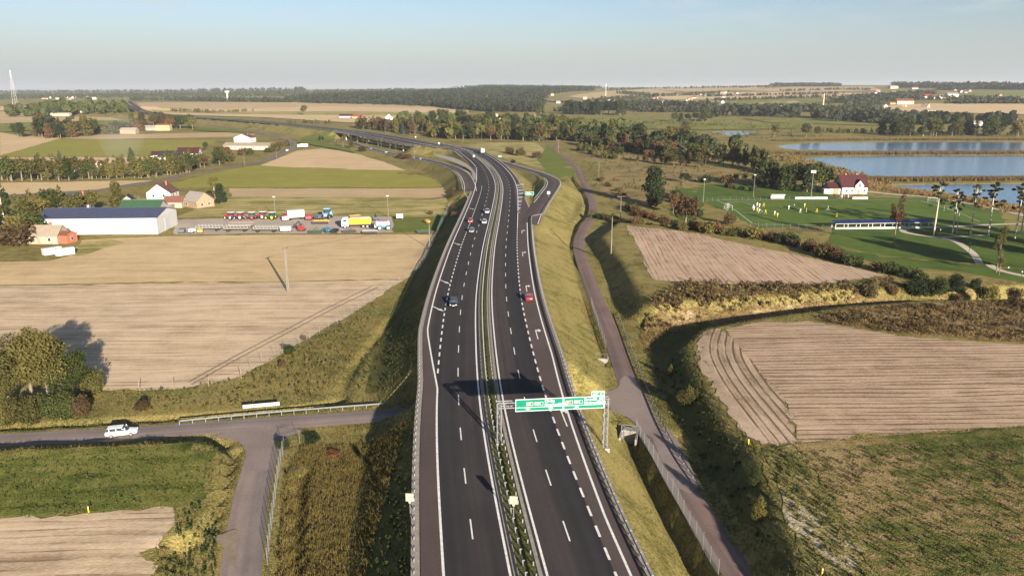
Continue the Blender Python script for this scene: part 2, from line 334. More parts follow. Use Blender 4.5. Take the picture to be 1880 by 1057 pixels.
def asphalt(name, c, band=None, var=.14):
    m, t, b = new_mat(name)
    pos = N(t, 'ShaderNodeNewGeometry').outputs['Position']
    f = math_n(t, 'ADD', math_n(t, 'MULTIPLY', noise(t, pos, .12, 3), .5), math_n(t, 'MULTIPLY', noise(t, pos, 3.0, 4, .7), .5))
    col = ramp(t, f, [(.35, tuple(x * (1 - var) for x in c)), (.65, tuple(x * (1 + var) for x in c))])
    # wheel tracks run along the lanes: 'off' is the distance from the centre line
    an = N(t, 'ShaderNodeAttribute', attribute_name='off')
    cb = N(t, 'ShaderNodeCombineXYZ'); t.links.new(math_n(t, 'MULTIPLY', an.outputs['Fac'], 1.0), cb.inputs[0])
    sep = N(t, 'ShaderNodeSeparateXYZ'); t.links.new(pos, sep.inputs[0]); t.links.new(math_n(t, 'MULTIPLY', sep.outputs[1], .012), cb.inputs[1])
    col = mix(t, 1.0, col, ramp(t, noise(t, cb.outputs[0], .9, 2, .5), [(.32, (.82, .82, .84)), (.68, (1.18, 1.16, 1.12))]), 'MULTIPLY')
    # separately laid lanes: each strip has its own mix of stone
    fo = math_n(t, 'DIVIDE', math_n(t, 'ADD', an.outputs['Fac'], 14.0), 28.0)
    col = mix(t, 1.0, col, ramp(t, fo, [(.10, (1.25, 1.15, 1.1)), (.20, (.86, .87, .90)), (.30, (.98, .97, .97)), (.33, (1.12, 1.05, 1.03)), (.47, (1.1, 1.05, 1.03)), (.53, (1.45, 1.3, 1.24)), (.665, (1.38, 1.25, 1.2)), (.70, (.86, .87, .9)), (.80, (.82, .83, .87)), (.83, (.95, .92, .92))]), 'MULTIPLY')
    t.links.new(col, b.inputs['Base Color']); b.inputs['Roughness'].default_value = .9; b.inputs['Specular IOR Level'].default_value = .12
    return m
M['asph'] = asphalt('motorway_asphalt', (.037, .0345, .035))
M['hard'] = asphalt('shoulder_asphalt', (.062, .051, .048))
M['asph2'] = asphalt('old_asphalt', (.165, .146, .134), var=.2)
M['asph3'] = asphalt('reddish_asphalt', (.125, .097, .088), var=.2)
M['lroad'] = asphalt('far_asphalt', (.13, .12, .115))
M['paint'] = flat('road_paint', (.66, .64, .60), .75, var=.22, scale=2.2)
M['gravel2'] = flat('verge_gravel', (.27, .235, .19), .9, var=.3, scale=3)
M['galv'] = flat('galvanised_steel', (.20, .21, .21), .55, .3, .15, 2.0)
M['white'] = flat('white_paint', (.52, .51, .48), .45, var=.05)
M['conc'] = flat('concrete', (.24, .225, .205), .85, var=.2, scale=.8)
M['concp'] = flat('pole_concrete', (.16, .145, .125), .85, var=.12, scale=1.0)
M['dark'] = flat('dark_metal', (.03, .03, .032), .6)
M['tyre'] = flat('tyre_rubber', (.018, .018, .018), .85)
M['sgreen'] = flat('sign_green', (.0, .15, .095), .4, var=.04)
M['red'] = flat('red_paint', (.50, .03, .025), .4)
M['wood'] = flat('weathered_wood', (.26, .19, .12), .85, var=.3)
M['bark'] = flat('bark', (.16, .125, .09), .9, var=.3, scale=3)
M['birchbark'] = flat('pale_bark', (.42, .37, .30), .9, var=.35, scale=3)
def glass_mat(name, c=(.03, .04, .05), rough=.08):
    m, t, b = new_mat(name)
    pos = N(t, 'ShaderNodeNewGeometry').outputs['Position']
    t.links.new(ramp(t, noise(t, pos, .8, 2), [(.3, tuple(x * .7 for x in c)), (.7, tuple(x * 1.4 for x in c))]), b.inputs['Base Color'])
    b.inputs['Roughness'].default_value = rough; b.inputs['Specular IOR Level'].default_value = .6
    return m
M['glass'] = glass_mat('window_glass')
def carpaint(name, c):
    m, t, b = new_mat(name)
    co = N(t, 'ShaderNodeTexCoord').outputs['Object']
    t.links.new(ramp(t, noise(t, co, 2.0, 2), [(.3, tuple(x * .93 for x in c)), (.7, c)]), b.inputs['Base Color'])
    b.inputs['Roughness'].default_value = .3; b.inputs['Coat Weight'].default_value = .6; b.inputs['Coat Roughness'].default_value = .06
    return m
def foliage(name, c, var=.5):
    m, t, b = new_mat(name)
    info = N(t, 'ShaderNodeObjectInfo'); geo = N(t, 'ShaderNodeNewGeometry')
    f = math_n(t, 'ADD', math_n(t, 'MULTIPLY', noise(t, geo.outputs['Position'], .5, 3), .6), math_n(t, 'MULTIPLY', info.outputs['Random'], .4))
    lo = tuple(x * (1 - var) for x in c); hi = (min(1, c[0] * (1 + var * 1.15)), c[1] * (1 + var * .8), c[2] * (1 + var * .5))
    t.links.new(ramp(t, f, [(.25, lo), (.5, c), (.75, hi)]), b.inputs['Base Color'])
    b.inputs['Roughness'].default_value = .75; b.inputs['Specular IOR Level'].default_value = .15
    tr = N(t, 'ShaderNodeBsdfTranslucent'); tr.inputs[0].default_value = (c[0] * 1.2, c[1] * 1.2, c[2] * .8, 1)
    ms = N(t, 'ShaderNodeMixShader'); ms.inputs[0].default_value = .25
    out = [n for n in t.nodes if n.type == 'OUTPUT_MATERIAL'][0]
    t.links.new(b.outputs[0], ms.inputs[1]); t.links.new(tr.outputs[0], ms.inputs[2]); t.links.new(ms.outputs[0], out.inputs[0])
    return m
M['lf_olive'] = foliage('leaves_olive', (0.085, 0.08, 0.024))
M['lf_green'] = foliage('leaves_green', (0.05, 0.064, 0.018))
M['lf_dark'] = foliage('leaves_dark', (0.026, 0.038, 0.014))
M['lf_brown'] = foliage('leaves_brown', (0.085, 0.056, 0.027))
M['lf_rust'] = foliage('leaves_rust', (0.105, 0.05, 0.024))
M['lf_pale'] = foliage('leaves_pale', (0.13, 0.11, 0.045))
M['lf_pine'] = foliage('needles', (0.032, 0.04, 0.02))
M['lf_blue'] = foliage('spruce_needles', (0.035, 0.05, 0.04))
M['lf_far'] = foliage('far_leaves', (0.036, 0.044, 0.021))
M['reed'] = foliage('reeds', (0.165, 0.115, 0.05), .35)
M['blade'] = foliage('grass_blades', (.115, .095, .03), .55)
M['blade_g'] = foliage('green_blades', (.055, .064, .016), .5)
M['bank'] = land('dark_shade_toned_grass', [(.34, (.045, .05, .015)), (.5, (.085, .085, .026)), (.66, (.13, .115, .04))], (.04, .25, 1.7), contrast=1.5, bump=.5)  # dark green grass, its colour lowered to deepen the shade on the banks

# ---------------------------------------------------------------- mesh helpers
class MB:
    def __init__(s): s.v = []; s.f = []; s.m = []
    def add(s, V, F, m=0):
        o = len(s.v); s.v += [tuple(map(float, p)) for p in V]; s.f += [tuple(i + o for i in f) for f in F]; s.m += [m] * len(F); return s
    def box(s, x0, x1, y0, y1, z0, z1, m=0):
        return s.add([(x0, y0, z0), (x1, y0, z0), (x1, y1, z0), (x0, y1, z0), (x0, y0, z1), (x1, y0, z1), (x1, y1, z1), (x0, y1, z1)],
                     [(3, 2, 1, 0), (4, 5, 6, 7), (0, 1, 5, 4), (1, 2, 6, 5), (2, 3, 7, 6), (3, 0, 4, 7)], m)
    def prism(s, prof, y0, y1, m=0, axis='y'):
        """profile of (a, z) points extruded along y (or x)"""
        n = len(prof)
        V = [(a, y0, z) if axis == 'y' else (y0, a, z) for a, z in prof] + [(a, y1, z) if axis == 'y' else (y1, a, z) for a, z in prof]
        F = [tuple(range(n - 1, -1, -1)), tuple(range(n, 2 * n))] + [(i, (i + 1) % n, n + (i + 1) % n, n + i) for i in range(n)]
        return s.add(V, F, m)
    def tube(s, pts, rad, n=6, m=0, cap=True):
        pts = [Vector(p) for p in pts]; rads = rad if isinstance(rad, (list, tuple)) else [rad] * len(pts)
        V = []; F = []
        for i, p in enumerate(pts):
            d = (pts[min(i + 1, len(pts) - 1)] - pts[max(i - 1, 0)]).normalized()
            a = d.cross(Vector((0, 0, 1)) if abs(d.z) < .95 else Vector((1, 0, 0))).normalized(); b = d.cross(a)
            for k in range(n):
                q = p + (a * math.cos(2 * math.pi * k / n) + b * math.sin(2 * math.pi * k / n)) * rads[i]; V.append(q)
        for i in range(len(pts) - 1):
            for k in range(n): F.append((i * n + k, i * n + (k + 1) % n, (i + 1) * n + (k + 1) % n, (i + 1) * n + k))
        if cap: F += [tuple(range(n - 1, -1, -1)), tuple(range((len(pts) - 1) * n, len(pts) * n))]
        return s.add(V, F, m)
    def cyl(s, c, r, h, axis='y', n=14, m=0):
        d = {'x': Vector((1, 0, 0)), 'y': Vector((0, 1, 0)), 'z': Vector((0, 0, 1))}[axis] * h / 2; c = Vector(c)
        return s.tube([c - d, c + d], r, n, m)
    def mesh(s, name, mats, smooth=False):
        me = bpy.data.meshes.new(name); me.from_pydata(s.v, [], s.f)
        for m in (mats if isinstance(mats, (list, tuple)) else [mats]): me.materials.append(m)
        if len(set(s.m)) > 1: me.polygons.foreach_set('material_index', s.m)
        if smooth: me.polygons.foreach_set('use_smooth', [True] * len(me.polygons))
        me.update(); return me
    def build(s, name, mats, parent=None, smooth=False, loc=None, rz=0):
        return put(name, s.mesh(name, mats, smooth), parent, loc, rz)
def put(name, me, parent=None, loc=None, rz=0, scale=None):
    o = bpy.data.objects.new(name, me); COL.objects.link(o)
    if parent: o.parent = parent
    if loc is not None: o.location = loc
    if rz: o.rotation_euler = (0, 0, rz)
    if scale is not None: o.scale = scale
    return o
def tag(o, label=None, cat=None, group=None, kind=None):
    if label: o['label'] = label
    if cat: o['category'] = cat
    if group: o['group'] = group
    if kind: o['kind'] = kind
    return o
def empty(name, loc=(0, 0, 0), rz=0, label=None, cat=None, group=None):
    o = bpy.data.objects.new(name, None); COL.objects.link(o); o.location = loc; o.rotation_euler = (0, 0, rz); o.empty_display_size = .5
    return tag(o, label, cat, group)
def copy_tree(o, parent=None):
    c = o.copy(); COL.objects.link(c)
    if parent: c.parent = parent
    for ch in list(o.children):
        k = ch.copy(); COL.objects.link(k); k.parent = c
        for g in list(ch.children):
            q = g.copy(); COL.objects.link(q); q.parent = k
    return c
def np_mesh(name, V, F, mats, attrs=None, smooth=False):
    V = np.asarray(V, np.float32); F = np.asarray(F, np.int32); k = F.shape[1]
    me = bpy.data.meshes.new(name); me.vertices.add(len(V)); me.vertices.foreach_set('co', V.ravel())
    me.loops.add(F.size); me.loops.foreach_set('vertex_index', F.ravel())
    me.polygons.add(len(F)); me.polygons.foreach_set('loop_start', np.arange(0, F.size, k, dtype=np.int32))
    me.polygons.foreach_set('use_smooth', np.full(len(F), bool(smooth)))
    for m in (mats if isinstance(mats, (list, tuple)) else [mats]): me.materials.append(m)
    for n, a in (attrs or {}).items():
        at_ = me.attributes.new(n, 'FLOAT', 'POINT'); at_.data.foreach_set('value', np.asarray(a, np.float32))
    me.update(calc_edges=True); me.validate(); return me
def struct(name, me, parent=None): return tag(put(name, me, parent), kind='structure')
ORD = ['first', 'second', 'third', 'fourth', 'fifth', 'sixth', 'seventh', 'eighth', 'ninth', 'tenth', 'eleventh', 'twelfth', 'thirteenth', 'fourteenth', 'fifteenth', 'sixteenth', 'seventeenth', 'eighteenth', 'nineteenth', 'twentieth'] + ['%dth' % k for k in range(21, 80)]
def ordinal_tags(objs, label, cat, group):
    """alike things told apart by their order from left to right"""
    objs = sorted(objs, key=lambda o: o.location.x / (o.location.y * CT - (o.location.z - HCAM) * ST))
    for i, o in enumerate(objs): tag(o, label + (', %s from left' % ORD[i] if len(objs) > 1 else ''), cat, group)
# ================================================================ the land
def axis(segs):
    out = [np.array([segs[0][0]])]
    for a, b, st in segs:
        n = max(1, int(round((b - a) / st))); out.append(np.linspace(a, b, n + 1)[1:])
    return np.concatenate(out)
def geo(a, b, n, s=1): return s * np.geomspace(a, b, n)
gx = np.concatenate([-geo(700, 26000, 22)[::-1], axis([(-680, -330, 14), (-330, -135, 4), (-135, 110, .9), (110, 330, 4), (330, 680, 14)]), geo(700, 26000, 22)])
gy = np.concatenate([axis([(-200, 56, 16), (56, 262, .9), (262, 560, 3.5), (560, 1000, 8), (1000, 2300, 25)]), geo(2330, 30000, 40)])
GX, GY = np.meshgrid(gx, gy); nx, ny = len(gx), len(gy)
GZ = H(GX, GY)
WATER_Z = -0.35
PONDS = [PL([(1428, 267), (1480, 262.5), (1560, 261), (1700, 260), (2100, 261), (2100, 278), (1880, 279), (1700, 278), (1560, 276.5), (1470, 275), (1440, 272)]),
         PL([(1466, 291), (1560, 286), (1700, 285), (2150, 284), (2150, 326), (1880, 326), (1700, 325), (1600, 322), (1560, 316), (1520, 305), (1490, 297)]),
         PL([(1622, 339), (1700, 338), (1800, 337), (2150, 335), (2150, 395), (1960, 388), (1866, 374), (1800, 362), (1740, 353), (1670, 345)]),
         PL([(1308, 242), (1340, 240.5), (1392, 241.5), (1380, 245.5), (1345, 250), (1330, 246)]),
         PL([(1005, 194.5), (1040, 194), (1062, 196), (1040, 197.5), (1008, 197)])]
for P in PONDS[:4]:
    lo, hi = P.min(0) - 8, P.max(0) + 8
    m = (GX.ravel() > lo[0]) & (GX.ravel() < hi[0]) & (GY.ravel() > lo[1]) & (GY.ravel() < hi[1])
    k = poly_in(np.c_[GX.ravel()[m], GY.ravel()[m]], P); zz = GZ[m]; GZ[m] = zz - 2.2 * sstep(-2, 6, k)
GZ2 = GZ.reshape(ny, nx)
H_exact = H
def H(X, Y):
    X = np.asarray(X, float).ravel(); Y = np.asarray(Y, float).ravel()
    i = np.clip(np.searchsorted(gx, X) - 1, 0, nx - 2); j = np.clip(np.searchsorted(gy, Y) - 1, 0, ny - 2)
    u = np.clip((X - gx[i]) / (gx[i + 1] - gx[i]), 0, 1); v = np.clip((Y - gy[j]) / (gy[j + 1] - gy[j]), 0, 1)
    return GZ2[j, i] * (1 - u) * (1 - v) + GZ2[j, i + 1] * u * (1 - v) + GZ2[j + 1, i] * (1 - u) * v + GZ2[j + 1, i + 1] * u * v
I = np.arange(nx * ny).reshape(ny, nx)
Fq = np.stack([I[:-1, :-1], I[:-1, 1:], I[1:, 1:], I[1:, :-1]], -1).reshape(-1, 4)
ground = struct('ground', np_mesh('ground', np.c_[GX.ravel(), GY.ravel(), GZ], Fq, M['ground'], smooth=True))

def cover(name, px, mat, dz=.05, res=None, jit=.42, rowline=None, z=0.0, world=None, drape=True):
    """a field, meadow or path laid over the land"""
    if world is None:
        P = []
        for p in px: a = at(p[0], p[1]); P.append((a.x, a.y))
        P = np.array(P)
    else: P = np.asarray(world)[:, :2]
    yc = P[:, 1].mean(); res = res or max(2.2, yc / 60.0)
    Q = []
    for i in range(len(P)):
        a, b = P[i], P[(i + 1) % len(P)]; n = max(1, int(np.linalg.norm(b - a) / res))
        for k in range(n): Q.append(a + (b - a) * k / n + RNG.normal(0, jit, 2) * (0 if k == 0 else 1))
    Q = np.array(Q); lo, hi = Q.min(0), Q.max(0)
    xs, ys = np.meshgrid(np.arange(lo[0], hi[0], res * 1.3), np.arange(lo[1], hi[1], res * 1.3)); g = np.c_[xs.ravel(), ys.ravel()] + RNG.uniform(-.2, .2, (xs.size, 2)) * res
    g = g[poly_in(g, Q) > res * .6] if len(g) else g
    n = len(Q)
    vs2, _, fs, *_r = delaunay_2d_cdt([Vector(p) for p in np.vstack([Q, g])] if len(g) else [Vector(p) for p in Q], [], [list(range(n))], 1, 1e-4)
    V = np.array([(v.x, v.y) for v in vs2]); Z = H(V[:, 0], V[:, 1]) + dz
    at_ = {}
    if rowline is not None: at_['row'] = sdist(V, rowline)[0]
    F = [f for f in fs if len(f) == 3]
    return struct(name, np_mesh(name, np.c_[V, Z], F, mat, at_, True))

def iy0(y): return int(np.argmin(np.abs(MW[:150, 1] - y)))
# ---- left side, far to near
FARSTRIPS = [
 ([(250, 189), (560, 189), (760, 193), (860, 197), (860, 200), (600, 196), (255, 195)], 'tan'),
 ([(256, 195), (600, 196), (860, 200), (860, 208), (640, 205), (262, 202)], 'beige'),
 ([(262, 202), (640, 205), (860, 208), (830, 214), (560, 212), (285, 207)], 'tangreen'),
 ([(285, 207), (560, 212), (830, 214), (800, 225), (640, 226), (480, 216), (320, 211)], 'beige'),
 ([(0, 196), (70, 196), (75, 202), (0, 204)], 'beige'),
 ([(0, 206), (60, 205), (50, 214), (0, 216)], 'tan'),
 ([(0, 216), (90, 214), (200, 216), (225, 221), (60, 225), (0, 228)], 'tan'),
 ([(0, 228), (60, 225), (225, 221), (240, 226), (60, 240), (0, 244)], 'fgreen'),
 ([(0, 243), (40, 250), (112, 254), (0, 286)], 'beige'),
 ([(112, 254), (180, 248), (420, 243), (470, 246), (455, 251), (180, 256)], 'tan'),
 ([(0, 287), (112, 255), (180, 257), (400, 257), (392, 264), (345, 279), (280, 287)], 'olive'),
 ([(0, 289), (275, 288), (270, 300), (0, 304)], 'beige'),
 ([(360, 235), (430, 239), (470, 246), (400, 243), (355, 240)], 'flush'),
 ([(0, 336), (290, 331.5), (250, 336), (178, 348), (90, 354), (0, 358)], 'beige'),
 ([(322, 336), (409, 314), (470, 304), (745, 314), (800, 331), (812, 343), (430, 344), (300, 345)], 'olive'),
 ([(478, 304), (508, 292), (545, 277), (590, 273), (640, 278), (700, 296), (745, 313), (600, 311)], 'beige'),
 ([(420, 346), (815, 345), (818, 361), (425, 362)], 'tan'),
 ([(320, 400), (370, 378), (425, 364), (640, 362), (820, 363), (822, 396), (720, 396), (560, 394)], 'tangreen'),
 ([(620, 240), (560, 252), (545, 263), (600, 272), (655, 283), (640, 274), (600, 264)], 'flush'),
 ([(320, 404), (560, 397), (722, 398), (722, 427), (560, 429), (320, 431)], 'gravel'),
 ([(724, 399), (816, 397), (802, 425), (724, 427)], 'flush'),
 ([(-70, 482), (90, 479), (128, 470), (150, 441), (300, 434), (560, 431), (798, 431), (790, 458), (772, 490), (742, 513), (300, 518), (-70, 524)], 'stub'),
 ([(-70, 526), (300, 520), (742, 514), (714, 531), (640, 580), (560, 626), (440, 692), (330, 714), (200, 717), (110, 706), (-70, 690)], 'seed'),
 # ---- right side
 ([(1150, 414), (1200, 514), (1300, 519), (1400, 522), (1500, 522), (1625, 506), (1560, 489), (1400, 456), (1280, 429)], 'plough_up'),
 ([(1330, 604), (1400, 590), (1500, 592), (1650, 617), (1880, 632), (1990, 634), (1990, 787), (1880, 781), (1640, 797), (1462, 812), (1462, 790), (1430, 720), (1372, 665)], 'plough_nr'),
 ([(1456, 815), (1640, 800), (1880, 784), (1990, 788), (2100, 1110), (1640, 1110), (1560, 960)], 'weedy'),
 ([(1398, 822), (1454, 816), (1558, 960), (1636, 1110), (1520, 1110), (1462, 980), (1434, 905)], 'weedstrip'),
 ([(1480, 588), (1560, 566), (1700, 556), (1960, 552), (1960, 630), (1880, 628), (1650, 612), (1500, 588)], 'wild'),
 ([(1195, 552), (1240, 530), (1260, 517), (1400, 526), (1560, 525), (1640, 512), (1640, 540), (1560, 552), (1400, 568), (1300, 580), (1220, 600), (1175, 612)], 'wild'),
 ([(1192, 562), (1240, 553), (1400, 541), (1560, 527), (1700, 522), (1880, 518), (1960, 520), (1960, 545), (1700, 550), (1560, 560), (1400, 583), (1300, 597), (1225, 618), (1185, 640), (1176, 612)], 'wild'),
 ([(1110, 300), (1300, 305), (1420, 330), (1300, 340), (1250, 370), (1130, 372), (1100, 350)], 'scrub'),
 ([(1060, 262), (1290, 292), (1300, 304), (1110, 300), (1060, 290)], 'scrub'),
 ([(1240, 345), (1300, 338), (1420, 336), (1500, 346), (1530, 366), (1300, 366), (1270, 410), (1230, 395)], 'park'),
 ([(1290, 368), (1520, 362), (1700, 364), (1830, 378), (1850, 420), (1560, 416), (1390, 418)], 'pitch'),
 ([(1530, 420), (1660, 418), (1850, 424), (1990, 420), (1990, 545), (1880, 520), (1760, 498), (1640, 490), (1510, 452)], 'park'),
 ([(1005, 265), (1022, 280), (1058, 314), (1050, 332), (1012, 326), (1000, 312), (985, 290)], 'flush'),
 ([(880, 262), (985, 262), (1000, 275), (985, 292), (1000, 310), (960, 300), (905, 285), (850, 268)], 'tangreen'),
 ([(1020, 216), (1330, 222), (1390, 230), (1500, 224), (1480, 236), (1300, 240), (1130, 236), (1020, 226)], 'fgreen'),
 ([(1360, 218), (1620, 221), (1640, 232), (1420, 226)], 'fgreen'),
 # ---- far right hills
 ([(1590, 200), (1640, 194), (1720, 190), (1880, 188), (2050, 188), (2050, 211), (1880, 211), (1740, 207), (1640, 205)], 'beige'),
 ([(1030, 193), (1090, 185), (1150, 185), (1155, 190), (1060, 196)], 'beige'),
 ([(1040, 178), (1130, 167), (1190, 163), (1250, 170), (1180, 177), (1080, 182)], 'tan'),
 ([(1190, 163), (1280, 160), (1420, 160), (1380, 165), (1260, 169)], 'tan'),
 ([(1200, 176), (1320, 170), (1480, 170), (1600, 172), (1520, 180), (1340, 182), (1220, 183)], 'beige'),
 ([(1360, 166), (1460, 160), (1600, 160), (1620, 166), (1480, 170)], 'tan'),
 ([(1160, 187), (1240, 183), (1340, 185), (1280, 194), (1180, 194)], 'tangreen'),
 ([(1340, 186), (1540, 181), (1560, 186), (1420, 194), (1330, 194)], 'fgreen'),
 ([(1380, 190), (1460, 186), (1470, 189), (1400, 193)], 'tan'),
 ([(1720, 172), (1800, 166), (1960, 166), (1960, 178), (1800, 180)], 'fgreen'),
 ([(1720, 180), (1880, 176), (1990, 178), (1990, 186), (1800, 187)], 'beige'),
 ([(770, 170), (830, 166), (905, 166), (900, 169), (800, 172)], 'beige'),
 ([(800, 190), (855, 192), (858, 202), (800, 200)], 'tan'),
]
NAMES = {'stub': 'field', 'pitch': 'football_pitch', 'gravel': 'yard', 'park': 'meadow', 'flush': 'meadow', 'fgreen': 'meadow', 'wild': 'meadow', 'scrub': 'meadow'}
for i, (px, m) in enumerate(FARSTRIPS):
    cover(NAMES.get(m, 'field'), px, M[m], .05 + .003 * (i % 7) + (0 if px[0][1] > 240 else .8))
HEADCURVE = np.array([at(a, b)[:2] for a, b in [(1308, 600), (1288, 630), (1296, 672), (1330, 730), (1376, 790), (1392, 812)]])
cover('field', [(1322, 603), (1292, 610), (1277, 632), (1288, 680), (1322, 735), (1372, 800), (1400, 817), (1466, 811), (1440, 735), (1382, 668), (1352, 630)], M['headland'], .075, 1.1, rowline=relax(smooth_line(HEADCURVE, 1.0), 30))
# lighter, greener ground on the near-left corner
cover('meadow', [(-140, 836), (0, 830), (200, 821), (350, 813.5), (383, 816), (411, 836), (404, 880), (380, 925), (330, 930), (200, 940), (0, 952), (-140, 958)], M['gr_nearl'], .06, 1.6)
cover('field', [(-140, 958), (0, 952), (200, 940), (318, 932), (322, 948), (290, 1000), (270, 1120), (-140, 1120)], M['seed'], .065, 1.6)

# dark grass sheets painting in deeper shade: motorway side slope and the plateau edge by the service road
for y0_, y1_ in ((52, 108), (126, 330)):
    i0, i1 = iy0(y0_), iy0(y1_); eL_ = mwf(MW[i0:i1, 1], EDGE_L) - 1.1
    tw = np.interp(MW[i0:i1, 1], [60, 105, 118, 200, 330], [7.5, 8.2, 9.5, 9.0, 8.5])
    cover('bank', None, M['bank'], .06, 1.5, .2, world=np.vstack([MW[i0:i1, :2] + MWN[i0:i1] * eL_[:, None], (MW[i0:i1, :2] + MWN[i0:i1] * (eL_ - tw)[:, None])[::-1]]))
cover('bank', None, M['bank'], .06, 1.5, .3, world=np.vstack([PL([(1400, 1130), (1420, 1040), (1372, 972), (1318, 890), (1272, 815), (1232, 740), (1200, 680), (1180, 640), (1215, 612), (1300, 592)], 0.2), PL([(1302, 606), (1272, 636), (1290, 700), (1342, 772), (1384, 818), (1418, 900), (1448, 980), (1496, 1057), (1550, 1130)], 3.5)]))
for k, ln in enumerate(([(345, 702), (430, 655), (520, 608), (600, 566), (690, 522)], [(352, 706), (437, 659), (527, 612), (607, 570), (697, 526)])):
    P = np.array([tuple(at(*p))[:2] for p in ln]); P = resample(smooth_line(P, 2), 2)[0]; T_, N_ = normals(P); Zt = H(P[:, 0], P[:, 1]) + .085
    o_ = put('wheel_track', np_mesh('wheel_track', np.vstack([np.c_[P - N_ * .22, Zt], np.c_[P + N_ * .22, Zt]]), [(i, i + len(P), i + len(P) + 1, i + 1) for i in range(len(P) - 1)], M['track'])); o_['kind'] = 'structure'
cover('meadow', [(126, 470), (150, 443), (205, 440), (230, 446), (185, 458), (150, 470)], M['tangreen'], .085)
# ---- water
def water_mat():
    m, t, b = new_mat('pond_water')
    pos = N(t, 'ShaderNodeNewGeometry').outputs['Position']
    t.links.new(ramp(t, noise(t, pos, .02, 3), [(.3, (.035, .125, .25)), (.7, (.05, .15, .29))]), b.inputs['Base Color'])
    b.inputs['Roughness'].default_value = .06; b.inputs['IOR'].default_value = 1.33; b.inputs['Specular IOR Level'].default_value = .5
    bn = N(t, 'ShaderNodeBump'); bn.inputs['Strength'].default_value = .5; bn.inputs['Distance'].default_value = .14
    t.links.new(noise(t, pos, .9, 3), bn.inputs['Height']); t.links.new(bn.outputs[0], b.inputs['Normal'])
    return m
M['water'] = water_mat()
for i, P in enumerate(PONDS):
    n = len(P); zz = WATER_Z if i < 4 else H1(*P.mean(0)) + 1.0
    vs2, _, fs, *_r = delaunay_2d_cdt([Vector(p) for p in smooth_line(np.vstack([P, P[:1]]), 6)[:-1]], [], [list(range(len(smooth_line(np.vstack([P, P[:1]]), 6)) - 1))], 1, 1e-4)
    struct('pond', np_mesh('pond', [(v.x, v.y, zz) for v in vs2], [f for f in fs if len(f) == 3], M['water']))

# ================================================================ roads
def ribbon(name, A, B, mat, dz=0.0, parent=None, offa=None, offb=None, kind='structure', skirt=0.0):
    A = np.asarray(A); B = np.asarray(B); n = len(A)
    V = np.vstack([A, B]).astype(float); V[:, 2] += dz
    F = np.stack([np.arange(n - 1), np.arange(n, 2 * n - 1), np.arange(n + 1, 2 * n), np.arange(1, n)], 1)
    atr = {}
    if offa is not None: atr['off'] = np.r_[np.broadcast_to(offa, n), np.broadcast_to(offb, n)]
    if skirt:
        V = np.vstack([V, V - [0, 0, skirt]]); i = np.arange(n - 1); m = 2 * n
        F = np.vstack([F, np.stack([i, i + 1, i + 1 + m, i + m], 1), np.stack([i + n + 1, i + n, i + n + m, i + n + 1 + m], 1)])
        if atr: atr['off'] = np.r_[atr['off'], atr['off']]
    o = put(name, np_mesh(name, V, F, mat, atr), parent)
    if kind and parent is None: o['kind'] = kind
    return o
def line_ribbon(name, P, hw, mat, dz, parent=None, skirt=0.0):
    T, Nn = normals(P); z = P[:, 2] if P.shape[1] > 2 else np.zeros(len(P))
    A = np.c_[P[:, :2] - Nn * hw, z]; B = np.c_[P[:, :2] + Nn * hw, z]
    return ribbon(name, A, B, mat, dz, parent, -hw, hw, skirt=skirt)
nMW = len(MW); CY = MW[:, 1].copy()
# the centre line turns back on itself nowhere: use Y tables only up to the bend, constants beyond
far_i = int(np.argmin(np.abs(MW[:, 1] - 640)))
def tabl(tb, i0, i1):
    o = mwf(CY[i0:i1], tb); o[np.arange(i0, i1) > far_i] = tb[-1][1]; return o
left_cw = ribbon('motorway', off(0, nMW, tabl(EDGE_L, 0, nMW)), off(0, nMW, -1.55), M['asph'], .02, None, tabl(EDGE_L, 0, nMW), np.full(nMW, -1.45), skirt=.3)
right_cw = ribbon('motorway', off(0, nMW, 1.45), off(0, nMW, tabl(EDGE_R, 0, nMW)), M['asph'], .02, None, np.full(nMW, 1.45), tabl(EDGE_R, 0, nMW), skirt=.3)
iS = int(np.argmin(np.abs(CY - 480)))
ribbon('shoulder', off(0, iS, tabl(EDGE_L, 0, iS) + .03), off(0, iS, np.minimum(tabl(LINE_LW, 0, iS), -8.5)), M['hard'], .030, left_cw)
ribbon('shoulder', off(0, iS, 8.65 + 0 * CY[:iS]), off(0, iS, tabl(EDGE_R, 0, iS) - .03), M['hard'], .028, right_cw)
ribbon('verge', off(0, iS, tabl(EDGE_L, 0, iS) - 1.0), off(0, iS, tabl(EDGE_L, 0, iS) + .02), M['gravel2'], -.05, left_cw)
ribbon('verge', off(0, iS, tabl(EDGE_R, 0, iS) - .02), off(0, iS, tabl(EDGE_R, 0, iS) + .8), M['gravel2'], -.05, right_cw)
ribbon('median_verge', off(0, iS, -1.56), off(0, iS, -1.0), M['gravel2'], -.04, left_cw)
ribbon('median_verge', off(0, iS, 1.0), off(0, iS, 1.46), M['gravel2'], -.04, right_cw)
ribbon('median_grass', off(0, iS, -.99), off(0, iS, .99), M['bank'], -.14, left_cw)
ramp_off = line_ribbon('slip_road', RAMP_OFF, 3.4, M['hard'], .035, skirt=.3)
ramp_on = line_ribbon('slip_road', RAMP_ON, 3.2, M['hard'], .035, skirt=.3)
def drape(P): return np.c_[P[:, :2], np.maximum(H(P[:, 0], P[:, 1]), -.1)]
side_road = line_ribbon('side_road', np.c_[SIDE, 0 * SIDE[:, 0]], 2.45, M['asph2'], .045)
branch = line_ribbon('branch_road', np.c_[BRANCH, 0 * BRANCH[:, 0]], 2.3, M['asph2'], .050)
serv = line_ribbon('service_road', np.c_[SERV, H(SERV[:, 0], SERV[:, 1])], 1.95, M['asph3'], .040)
line_ribbon('country_road', drape(LROAD), 3.0, M['lroad'], .18)
